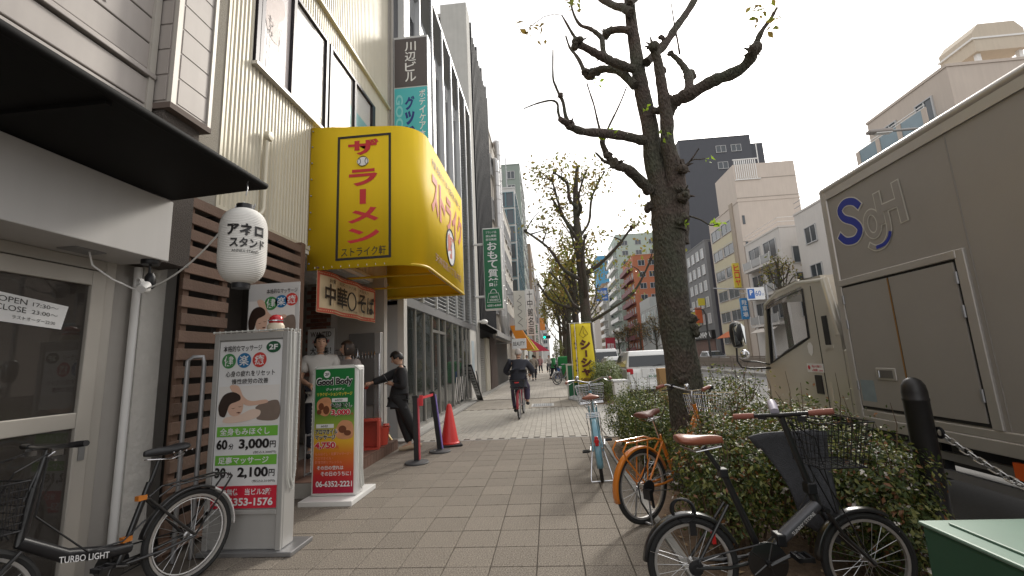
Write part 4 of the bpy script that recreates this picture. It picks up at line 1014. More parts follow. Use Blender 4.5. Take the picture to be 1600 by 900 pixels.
# ================================================================== generic building for the distance
DGL = mat('far window glass', (.05, .06, .07), .12, spec=.7)
WFR = mat('far window frame', (.45, .45, .45), .5)
def building(name, label, x0, x1, y0, y1, h, m, faces=(), roof=None, cat='building', group=None, z0=-.1, parapet=.4):
    t = thing(name, label, cat, ((x0 + x1) / 2, (y0 + y1) / 2, 0), group=group)
    MB().box(x0, x1, y0, y1, z0, h).build('wall', m, t)
    if parapet: MB().box(x0 - .05, x1 + .05, y0 - .05, y1 + .05, h, h + parapet * .4).build('coping', m, t)
    src = {}
    for fc in faces:
        side = fc['side']; nx, nz = fc['n']; w, hh = fc['size']; za, zb = fc['z']; fm = fc.get('frame', WFR); gm = fc.get('glass', DGL)
        if side in 'LR': a0, a1 = y0 + fc.get('m0', .4), y1 - fc.get('m1', .4)
        else: a0, a1 = x0 + fc.get('m0', .4), x1 - fc.get('m1', .4)
        for i in range(nx):
            for j in range(nz):
                a = a0 + (a1 - a0) * (i + .5) / nx; zc = za + (zb - za) * (j + .5) / nz
                if fc.get('skip') and fc['skip'](i, j): continue
                key = (side, w, hh, fm.name)
                if key not in src:
                    f, p = MB(), MB()
                    def fb(mb, u0, u1, v0, v1, d0, d1):
                        if side == 'L': mb.box(x0 - d1, x0 - d0, u0, u1, v0, v1)
                        elif side == 'R': mb.box(x1 + d0, x1 + d1, u0, u1, v0, v1)
                        else: mb.box(u0, u1, y0 - d1, y0 - d0, v0, v1)
                    e = min(.07, w * .12)
                    fb(f, -w / 2 - e, w / 2 + e, hh / 2, hh / 2 + e, 0, .08); fb(f, -w / 2 - e, w / 2 + e, -hh / 2 - e, -hh / 2, 0, .12)
                    fb(f, -w / 2 - e, -w / 2, -hh / 2, hh / 2, 0, .08); fb(f, w / 2, w / 2 + e, -hh / 2, hh / 2, 0, .08)
                    if w > .9: fb(f, -e / 2, e / 2, -hh / 2, hh / 2, .02, .06)
                    fb(p, -w / 2, w / 2, -hh / 2, hh / 2, .0, .02)
                    W, _ = WM[t]; sh = W.to_translation()
                    fo = f.build('window', fm, t); po_ = p.build('pane', gm, fo)
                    fo.location = (0, a, zc) if side in 'LR' else (a, 0, zc)
                    src[key] = (fo, po_)
                else:
                    fo = inst(src[key][0], 'window', t, (0, a, zc) if side in 'LR' else (a, 0, zc)); inst(src[key][1], 'pane', fo)
        if fc.get('slab'):
            for j in range(nz):
                zc = za + (zb - za) * j / nz
                d = fc['slab']
                if side == 'L': MB().box(x0 - d, x0, a0, a1, zc, zc + .15).box(x0 - d, x0 - d + .08, a0, a1, zc + .15, zc + 1.1).build('balcony', fc.get('slabm', m), t)
                elif side == 'R': MB().box(x1, x1 + d, a0, a1, zc, zc + .15).box(x1 + d - .08, x1 + d, a0, a1, zc + .15, zc + 1.1).build('balcony', fc.get('slabm', m), t)
                else: MB().box(a0, a1, y0 - d, y0, zc, zc + .15).box(a0, a1, y0 - d, y0 - d + .08, zc + .15, zc + 1.1).build('balcony', fc.get('slabm', m), t)
    return t
def fmat(n, c, **k): return mat(n, c, .8, nz=1.2, na=.06, streak=.08, **k)
# left row beyond the finned building
E1 = building('walkup_building', 'beige walk-up with grey ducts on its front next to the finned building', -9, -2.95, 24.5, 31, 15.6, fmat('beige render', (.40, .36, .31)), [dict(side='R', n=(3, 4), size=(1.4, 1.3), z=(3.4, 15))])
MB().box(-9, -4.0, 24.5, 30, 15.6, 17.4).build('rooftop_room', fmat('brown render', (.22, .17, .14)), E1)
MB().box(-2.95, -2.2, 24.5, 31, 2.7, 2.8).build('shop_canopy', STEEL, E1)
MB().box(-2.96, -2.94, 24.6, 30.9, 0, 2.6).build('shopfront', mat('dark shop opening', (.03, .028, .026), .6), E1)
for k, (y, zt) in enumerate(((25.2, 14.2), (26.6, 16.2))):
    dd = MB(); pts = [(-3.1, y + 1.5, zt), (-2.75, y + .8, zt), (-2.6, y, zt - .5)] + [(-2.6, y, z) for z in np.arange(zt - 1, 3.4, -.5)] + [(-2.55, y + .4, 3.3), (-2.6, y + 1, 2.9)]
    rr = [.2] * len(pts); dd.tube(pts, rr, 12)
    for z in np.arange(4, zt - 1, .9): dd.ring((-2.6, y, z), (0, 0, 1), .205, .02, 16, 5)
    tag(dd.build('spiral_duct', ALU, smooth=True), ['lower galvanised duct running down the beige walk-up', 'taller galvanised duct running down the beige walk-up'][k], 'duct', 'ducts on the walk-up')
E2 = building('narrow_shop_building', 'narrow cream building past the ducts with small windows', -9, -3.0, 31.1, 40, 13.5, fmat('cream render', (.46, .43, .38)), [dict(side='R', n=(4, 4), size=(1.2, 1.2), z=(3.2, 13))])
E3 = building('blue_glazed_building', 'white building with a teal glazed front farther along the left row', -10, -2.6, 43, 55, 19.3, fmat('white tile', (.52, .52, .51)), [dict(side='R', n=(6, 9), size=(1.6, 1.4), z=(3, 19), frame=mat('teal frame', (.09, .17, .2), .5)), dict(side='F', n=(2, 8), size=(.7, 1.5), z=(4, 19), m0=5.6, m1=.1, frame=MATS['teal frame'] if 'teal frame' in MATS else WFR)])
MB().tube([(-3.4, 43.5, 19.3), (-3.4, 43.5, 23)], .05, 6).build('antenna', STEEL, E3)
E4 = building('green_grey_tower', 'tall grey green tower rising behind the left row', -9, -2.7, 60, 74, 30, fmat('grey green render', (.24, .28, .25)), [dict(side='F', n=(3, 10), size=(1.0, 1.1), z=(8, 29.5)), dict(side='R', n=(5, 10), size=(1.4, 1.2), z=(4, 29.5))])
E5 = building('brown_side_building', 'brown and beige building far down the left row', -9, -2.2, 76, 96, 22, fmat('tan brick', (.34, .26, .20)), [dict(side='R', n=(6, 7), size=(1.5, 1.2), z=(3, 21)), dict(side='F', n=(2, 6), size=(1.2, 1.2), z=(5, 21), m0=3.5)])
E6 = building('distant_left_block', 'pale grey block at the far end of the left row', -9, -1.6, 100, 150, 20, fmat('pale grey render', (.45, .45, .44)), [dict(side='R', n=(10, 6), size=(1.6, 1.3), z=(3, 19)), dict(side='F', n=(2, 6), size=(1.5, 1.3), z=(4, 19), m0=3.5)])
E7 = building('distant_end_block', 'hazy pale block closing the left end of the street', -14, 0.5, 175, 200, 24, fmat('hazy white', (.55, .55, .54)), [dict(side='F', n=(6, 7), size=(1.4, 1.3), z=(4, 23))])
# signs and awnings down the left row
def psign(name, label, x0, x1, y, z0, z1, m, txt=None, tm=None, vert=True, group='projecting signs down the left row'):
    t = thing(name, label, 'sign', ((x0 + x1) / 2, y, z0), group=group)
    MB().box(x0, x1, y, y + .2, z0, z1).build('body', m, t, bevel=.02)
    MB().tube([(-3.0, y + .1, z1 - .2), (x0, y + .1, z1 - .2)], .04, 6).build('bracket', STEEL, t)
    if txt:
        q = MB(); w = x1 - x0
        if vert: letters(q, txt, (x0 + w * .2, y, z0 + .1), RX, UZ, w * .6, z1 - z0 - .2, .01, vertical=True)
        else: letters(q, txt, (x0 + w * .1, y, z0 + (z1 - z0) * .3), RX, UZ, w * .8, (z1 - z0) * .4, .01)
        q.build('lettering', tm or PRINTB, t)
    return t
psign('cursive_sign', 'cream vertical sign with thin black script below the green sign', -2.1, -1.35, 28.0, 3.3, 5.9, mat('cream sign', (.6, .58, .52), .5), None)
q = MB(); q.tube([(-1.72 + .16 * math.sin(i * 1.7), 27.99, 5.6 - i * .13) for i in range(17)], .014, 5); q.build('script', PRINTB, bpy.data.objects['cursive_sign'])
psign('white_vertical_sign', 'tall white vertical sign with black characters farther down the row', -1.75, -1.0, 37, 3.4, 7.4, PRINTW, '十中館名画', PRINTB)
psign('shop_board_sign', 'small white shop board under the awnings beyond the cyclist', -2.0, -1.2, 23.8, 2.0, 2.55, PRINTW, 'BEAUTY', PRINTB, False)
psign('green_clinic_sign', 'small white and green clinic sign in the distance', -1.9, -1.2, 62, 3.2, 6.4, PRINTW, '薬局', SGN)
psign('orange_square_sign', 'small orange sign in the distance above the pavement', -1.0, -.3, 60, 5.3, 7.0, mat('orange sign', (.62, .24, .04), .5))
for nm, lb, y, c, x1, z0, z1 in (('orange_awning', 'orange shop awning in the distance beyond the cyclist', 34, (.72, .25, .02), -1.15, 2.2, 4.1), ('yellow_awning', 'small yellow awning behind the orange one', 44, (.75, .6, .05), -1.0, 2.3, 3.9), ('red_awning', 'pinkish red awning far down the pavement', 56, (.6, .05, .1), .1, 2.4, 4.0)):
    t = thing(nm, lb, 'awning', (x1 - .6, y, z0), group='awnings down the left row')
    MB().add([(-2.95, y, z1), (x1 - .3, y, z0 + .4 if 'red' in nm else z1 - .2) if 0 else (-2.2, y, z1), (x1, y, z0), (-2.2, y, z0), (-2.95, y + 3, z1), (-2.2, y + 3, z1), (x1, y + 3, z0), (-2.2, y + 3, z0)],
             [(1, 2, 3), (5, 7, 6), (1, 5, 6, 2), (0, 4, 5, 1), (2, 6, 7, 3), (0, 1, 3)]).build('cloth', mat(nm + ' cloth', c, .7), t)
# ================================================================== delivery truck
BOXM = mat('truck box paint', (.33, .305, .28), .45, .15, nz=3, na=.05, dirt=.05, bump=.04, bscale=18)
RAIL = mat('truck rail aluminium', (.50, .47, .44), .4, .5, nz=6, na=.08)
CABM2 = mat('cab champagne paint', (.56, .53, .47), .3, .35, coat=.5, nz=4, na=.04)
TR = thing('delivery_truck', 'grey box delivery truck with blue and outlined logo parked at the kerb', 'truck', (4.1, 3.5, -.12))
X0 = 3.05
MB().box(X0, 5.15, -1.6, 4.70, .66, 3.0).build('cargo_box', BOXM, TR)
MB().tube([(X0 + .02, -1.6, 3.03), (X0 + .02, 4.70, 3.03)], .045, 12).box(X0 - .015, X0 + .1, -1.6, 4.72, 2.92, 3.0).tube([(X0 + .02, 4.69, 3.03), (5.13, 4.69, 3.03)], .045, 10).build('top_rail', RAIL, TR, smooth=True)
MB().box(X0 - .02, X0 + .1, 4.64, 4.73, .60, 3.05).build('corner_post', RAIL, TR, bevel=.015)
MB().box(X0 - .02, X0 + .1, -1.6, 4.64, .60, .70).box(X0 - .012, X0 + .1, -1.6, 4.64, .70, .765).build('bottom_rail', RAIL, TR, bevel=.008)
MB().box(X0 - .025, X0 + .02, 3.36, 4.66, 1.985, 2.05).box(X0 - .02, X0 + .02, 3.30, 3.375, .765, 2.05).build('door_frame', RAIL, TR, bevel=.006)
gk = MB().box(X0 - .006, X0 + .01, 3.375, 4.64, .775, 1.985).build('door_seal', RUBBER, TR)
for a, b in ((4.035, 4.625), (3.40, 4.02)):
    d = MB().box(X0 - .016, X0, a, b, .80, 1.965).build('door', BOXM, TR, bevel=.004)
    if a > 4:
        MB().box(X0 - .026, X0 - .014, 4.13, 4.36, 1.06, 1.17).build('handle_plate', RAIL, d, bevel=.01)
        MB().box(X0 - .030, X0 - .024, 4.16, 4.33, 1.08, 1.15).build('handle_recess', mat('handle recess', (.12, .11, .10), .5), d)
        MB().tube([(X0 - .035, 4.31, 1.085), (X0 - .035, 4.31, 1.145)], .008, 6).build('latch', CHROME, d)
    for z in (.95, 1.55, 1.8): MB().tube([(X0 - .02, (4.63 if a > 4 else 3.39), z), (X0 - .02, (4.63 if a > 4 else 3.39), z + .09)], .012, 8).build('hinge', STEEL, d)
MB().box(X0 - .021, X0 - .016, 4.022, 4.033, .8, 1.96).build('rust_streak', mat('rust', (.25, .13, .04), .9), TR)
MB().box(X0 - .004, X0 + .01, 3.262, 3.272, .77, 2.92).build('panel_seam', mat('seam', (.28, .26, .24), .6), TR)
for z in np.arange(.9, 2.9, .13): pass
MB().box(X0 - .017, X0 - .0165, 4.42, 4.6, .85, 1.05).build('worn_patch', mat('faded blue scuff', (.22, .27, .29), .6, nz=12, na=.2), TR)
# logo
NAVY = mat('logo navy', (.015, .03, .30), .4); LOW = mat('logo outline', (.62, .60, .55), .45)
def ribbon(mb, zpts, w, lift, closed=False):
    """flat brush stroke on the box side through points measured on the photo"""
    q = [onX(1260 + a / 2.81, 240 + b / 2.81, X0) for a, b in zpts]; n = len(q); L, Rr = [], []
    for i in range(n):
        t = (q[(i + 1) % n] - q[i - 1]) if closed else (q[min(i + 1, n - 1)] - q[max(i - 1, 0)])
        t.normalize(); o = Vector((0, -t.z, t.y)) * w / 2
        e = Vector((0, 0, 0))
        L.append(q[i] + o + Vector((-lift, 0, 0))); Rr.append(q[i] - o + Vector((-lift, 0, 0)))
    m = n if closed else n - 1
    mb.add(L + Rr, [(i, (i + 1) % n, n + (i + 1) % n, n + i) for i in range(m)])
def ext(p, d):
    a, b = np.array(p[0], float), np.array(p[1], float); c, e = np.array(p[-1], float), np.array(p[-2], float)
    return [tuple(a + (a - b) / np.linalg.norm(a - b) * d)] + p + [tuple(c + (c - e) / np.linalg.norm(c - e) * d)]
def smooth(p, k=4): return [tuple(v[:2]) for v in spline2(p, k)]
def spline2(p, k):
    out = []; n = len(p)
    for i in range(n - 1):
        p0, p1, p2, p3 = [np.array(p[min(max(i + d, 0), n - 1)], float) for d in (-1, 0, 1, 2)]
        for t in np.linspace(0, 1, k, endpoint=False): out.append(.5 * ((2 * p1) + (-p0 + p2) * t + (2 * p0 - 5 * p1 + 4 * p2 - p3) * t * t + (-p0 + 3 * p1 - 3 * p2 + p3) * t ** 3))
    out.append(np.array(p[-1], float)); return out
Sp = smooth([(236, 232), (208, 211), (170, 216), (148, 250), (166, 284), (212, 300), (238, 332), (220, 374), (178, 384), (146, 360)])
gl = [(292 + 30 * math.cos(a) + 5 * math.sin(a), 308 + 52 * math.sin(a)) for a in np.linspace(0, 2 * math.pi, 24, endpoint=False)]
gs = smooth([(350, 250), (362, 300), (366, 350), (346, 396), (310, 414), (280, 402)])
Hs = [[(310, 182), (336, 300)], [(392, 132), (432, 286)], [(330, 244), (404, 212)]]
a_, b_ = MB(), MB(); ribbon(a_, ext(Sp, 5), .092, .004); ribbon(b_, Sp, .070, .0055); a_.build('logo_outline', LOW, TR); b_.build('logo_letter', NAVY, TR)
a_, b_ = MB(), MB(); ribbon(a_, gl, .066, .0042, True); ribbon(a_, ext(gs, 5), .062, .0046); ribbon(b_, gl, .046, .0062, True); ribbon(b_, gs, .042, .0066); a_.build('logo_outline', LOW, TR); b_.build('logo_letter', BOXM, TR)
a_ = MB(); ribbon(a_, smooth([(372, 340), (366, 368), (346, 396), (310, 412)]), .034, .0074); a_.build('logo_letter', NAVY, TR)
a_, b_ = MB(), MB()
for k_, h_ in enumerate(Hs): ribbon(a_, ext(h_, 14), .088, .0050 + .0002 * k_); ribbon(b_, ext(h_, 9.5) if k_ < 2 else h_, .066, .0080 + .0002 * k_)
a_.build('logo_outline', LOW, TR); b_.build('logo_letter', BOXM, TR)
MB().box(X0 + .3, 4.9, -1.5, 6.0, .35, .62).build('chassis', BLACK, TR)
for y in (3.9, 2.5, 1.2): MB().box(X0 + .05, X0 + .12, y, y + .05, .30, .6).build('guard_bracket', BLACK, TR)
for z in (.32, .46): MB().box(X0 + .04, X0 + .08, .6, 4.3, z, z + .06).build('side_guard', STEEL, TR)
MB().box(X0 - .01, X0 + .02, 3.18, 3.30, .46, .57).build('side_reflector', mat('amber reflector', (.6, .10, .02), .3), TR)
def truck_wheel(y):
    w = MB().lathe([(.22, 0), (.36, 0), (.385, .03), (.385, .19), (.36, .22), (.22, .22)], 32, (X0 + .14, y, .26), axis='X').build('wheel', RUBBER, TR, smooth=True)
    MB().lathe([(.03, .06), (.10, .04), (.12, .1), (.21, .12), (.23, .02), (.23, .2)], 28, (X0 + .14, y, .26), axis='X').build('rim', STEEL, w, smooth=True)
truck_wheel(5.78); truck_wheel(.2)
# cab
CX0, CX1 = 3.13, 5.03
inn = [(6.36, 1.97), (5.95, 2.04), (5.47, 2.08), (5.49, 1.50), (5.66, 1.45), (6.05, 1.33), (6.47, 1.18)]
outr = [(6.43, 2.03), (6.08, 2.17), (5.10, 2.19), (4.93, 1.5), (4.93, .62), (5.30, .62), (6.68, .62)]
cb = MB()
for X, X_ in ((CX0, CX0 + .04), (CX1, CX1 - .04)):
    n = len(inn)
    cb.add([(X, y, z) for y, z in outr] + [(X, y, z) for y, z in inn] + [(X_, y, z) for y, z in inn], [(i, (i + 1) % n, n + (i + 1) % n, n + i) for i in range(n)] + [(n + i, n + (i + 1) % n, 2 * n + (i + 1) % n, 2 * n + i) for i in range(n)])
prof = [(4.93, .62), (4.93, 1.5), (5.10, 2.19), (5.6, 2.215), (6.08, 2.17), (6.43, 2.03)]
for i in range(len(prof) - 1):
    (y0, z0), (y1, z1) = prof[i], prof[i + 1]
    cb.quad((CX0, y0, z0), (CX1, y0, z0), (CX1, y1, z1), (CX0, y1, z1))
cb.quad((CX0, 6.68, .45), (CX1, 6.68, .45), (CX1, 6.58, 1.15), (CX0, 6.58, 1.15)); cb.quad((CX0, 4.93, .45), (CX0, 6.68, .45), (CX1, 6.68, .45), (CX1, 4.93, .45))
cb.quad((CX0, 6.68, .62), (CX0, 6.47, 1.18), (CX0, 6.58, 1.15), (CX0, 6.68, .62)) if False else None
cab = cb.build('cab', CABM2, TR, bevel=.0)
MB().box(CX0 - .005, CX1 + .005, 6.55, 6.70, .40, 1.12).build('front_panel', CABM2, TR, bevel=.04)
MB().tube([(CX0 + .03, 4.98, 1.5), (CX0 + .03, 5.08, 2.13), (CX0 + .04, 5.6, 2.18), (CX0 + .04, 6.06, 2.13), (CX0 + .02, 6.40, 2.01), (CX0 + .02, 6.6, 1.1)], .045, 10).build('roof_edge', CABM2, cab, smooth=True)
CGL = glass('cab glass', (.06, .075, .07), .97)
MB().prism(inn, lambda a, b, d: (d, a, b), CX0 + .015, CX0 + .02).build('side_window', CGL, cab)
MB().prism(inn, lambda a, b, d: (d, a, b), CX1 - .02, CX1 - .015).build('side_window', CGL, cab)
MB().hexa([(CX0, 6.57, 1.14), (CX1, 6.57, 1.14), (CX1, 6.575, 1.15), (CX0, 6.575, 1.15), (CX0, 6.425, 2.02), (CX1, 6.425, 2.02), (CX1, 6.43, 2.03), (CX0, 6.43, 2.03)]).build('windscreen', CGL, cab)
wf = MB(); wf.tube([(CX0 + .005, y, z) for y, z in inn], .022, 8, closed=True); wf.build('window_seal', BLACK, cab, smooth=True)
MB().quad((CX0 - .02, 6.40, 1.93), (CX0 - .02, 5.48, 2.03), (CX0 - .005, 5.48, 2.12), (CX0 - .005, 6.34, 2.04)).build('rain_visor', glass('smoked visor', (.25, .22, .2), .5), cab, solid=.006)
MB().box(CX0 - .012, CX0 + .02, 5.10, 5.19, 1.40, 1.73).build('side_vent', BLACK, cab, bevel=.008)
MB().box(CX0 - .01, CX0 + .02, 5.07, 5.22, 1.36, 1.40).build('vent_trim', CABM2, cab)
MB().box(CX0 - .003, CX0 + .01, 5.30, 5.31, .64, 2.10).build('door_seam', RUBBER, cab)
MB().box(CX0 - .008, CX0 + .01, 5.36, 5.50, .84, 1.06).build('door_handle_recess', BLACK, cab, bevel=.01)
MB().box(CX0 - .004, CX0 + .01, 5.30, 5.62, 1.09, 1.19).build('company_sticker', PRINTW, cab)
t = MB(); letters(t, '佐川急便', (CX0 - .004, 5.52, 1.145), (0, -1, 0), UZ, .2, .03, .01); letters(t, '●', (CX0 - .004, 5.60, 1.12), (0, -1, 0), UZ, .05, .05, .01); letters(t, 'e飛脚 .com', (CX0 - .004, 5.52, 1.10), (0, -1, 0), UZ, .2, .03, .01); t.build('lettering', PRINTR, cab)
flat(t := MB(), (CX0, 5.55, 1.28), (0, -1, 0), UZ, [(.0, .12), (.03, .16), (.08, .16), (.11, .12), (.1, .04), (.055, .0), (.01, .04)], .004); t.build('shield_sticker', PRINTW, cab)
MB().box(CX0 - .004, CX0 + .01, 5.20, 5.245, .70, .98).build('reflector_tape', mat('pale tape', (.55, .5, .42), .5), cab)
MB().ring((CX0 + .03, 5.78, .45), (1, 0, 0), .47, .035, 24, 8, R(0), R(180), up=(0, -1, 0)).build('wheel_arch', CABM2, cab, smooth=True)
MB().box(CX0 + .02, CX1 - .02, 5.33, 6.2, .3, .72).build('underside', BLACK, cab)
MB().box(CX0 + .15, CX1 - .15, 5.0, 5.15, .9, 1.75).box(CX0 + .15, CX1 - .15, 5.15, 5.7, .9, 1.05).box(CX0 + .06, CX1 - .06, 6.1, 6.5, .9, 1.14).build('cab_interior', mat('dark cab trim', (.035, .035, .037), .8), cab)
MB().ring((4.55, 6.0, 1.28), (0, -.6, 1), .2, .014, 28, 8).tube([(4.55, 6.0, 1.28), (4.55, 6.25, 1.05)], .02, 8).build('steering_wheel', BLACK, cab)
MB().box(CX0 + .12, CX1 - .2, 4.74, 4.92, .60, 1.9).build('cab_gap_block', mat('dark gap', (.03, .03, .03), .8), TR)
MB().box(CX0, CX0 + .12, 4.80, 4.93, .62, 1.35).build('air_duct', CABM2, TR, bevel=.02)
mr = MB().tube([(3.15, 6.5, 1.12), (2.98, 6.7, 1.11), (2.88, 6.85, 1.13), (2.86, 6.93, 1.22), (2.88, 6.95, 1.42)], .014, 8).tube([(3.15, 6.5, 1.16), (3.02, 6.66, 1.21), (2.92, 6.85, 1.22), (2.9, 6.93, 1.26)], .01, 8).build('mirror_arm', BLACK, TR, smooth=True)
MB().lathe([(.01, -.20), (.07, -.18), (.10, -.08), (.105, .05), (.09, .16), (.05, .2), (.01, .205)], 16, (2.92, 6.97, 1.62)).build('mirror_shell', BLACK, mr, smooth=True)
MB().add([(2.84, 6.885, 1.46), (3.0, 6.885, 1.46), (3.005, 6.88, 1.74), (2.96, 6.89, 1.80), (2.88, 6.89, 1.80), (2.835, 6.88, 1.72)], [(0, 1, 2, 3, 4, 5)]).build('mirror_glass', mat('mirror', (.7, .72, .72), .04, 1.0), mr, solid=.01)
MB().ball((2.97, 6.9, 1.32), (.07, .05, .07), 14, 10).build('lower_mirror', CHROME, mr, smooth=True)

# ================================================================== bollard with chain, green cabinet
BO = thing('bollard', 'black round topped bollard holding one end of a steel chain', 'bollard', (2.44, 3.2, .0), local=True)
MB().lathe([(.085, 0), (.072, .02), (.070, 1.0), (.073, 1.005), (.073, 1.018), (.070, 1.023), (.070, 1.06), (.064, 1.105), (.046, 1.138), (.022, 1.155), (.002, 1.158)], 28).build('post', mat('bollard paint', (.022, .02, .02), .42, .2, nz=10, na=.25), BO, smooth=True)
MB().ring((.075, -.04, .80), (1, 0, 0), .03, .01, 14, 6).build('chain_eye', BLACK, BO)
ch = thing('steel_chain', 'galvanised steel chain sagging from the bollard towards the right edge', 'chain', (2.5, 2.5, .7))
a, b = Vector((2.525, 3.15, .79)), Vector((2.5, 1.35, .79))
n = 44
lk = None
for i in range(n):
    t_ = (i + .5) / n; p = a.lerp(b, t_) + Vector((0, 0, -.26 * 4 * t_ * (1 - t_)))
    t2 = t_ + .01; d_ = (a.lerp(b, t2) + Vector((0, 0, -.26 * 4 * t2 * (1 - t2))) - p).normalized()
    if lk is None:
        m_ = MB(); pts = []
        for k in range(16):
            an = 2 * math.pi * k / 16; pts.append((.018 * math.cos(an) * 1.0, .0, .013 * math.sin(an) * .9 + (.016 if math.sin(an) > 0 else -.016)))
        m_.tube(pts, .0055, 6, closed=True)
        WM[ch] = (WM[ch][0], True); lk = m_.build('link', mat('galvanised', (.42, .41, .40), .35, .9), ch, smooth=True); o = lk
    else: o = inst(lk, 'link', ch)
    q_ = d_.to_track_quat('Z', 'X') @ Quaternion((0, 0, 1), R(90 * (i % 2) + 25))
    o.rotation_mode = 'QUATERNION'; o.rotation_quaternion = q_; o.location = p - Vector((2.5, 2.5, .7))
GC = thing('green_cabinet', 'dark green metal cabinet with pale top at the lower right corner', 'cabinet', (1.6, 1.4, 0))
gx, gy = 1.21, 1.68
MB().box(gx + .006, 2.114, .886, gy - .006, .0, .786).build('body', mat('green cabinet side', (.018, .085, .045), .4, nz=4, na=.08), GC, bevel=.01)
MB().box(gx, 2.12, .88, gy, .786, .80).build('top', mat('green cabinet top', (.17, .27, .21), .45, nz=7, na=.1, dirt=.12), GC, bevel=.006)  # top plate in a paler green than the body
MB().box(gx + .06, 2.12, .88, gy - .045, .80, .808).build('top_panel', MATS['green cabinet top'], GC, bevel=.004)

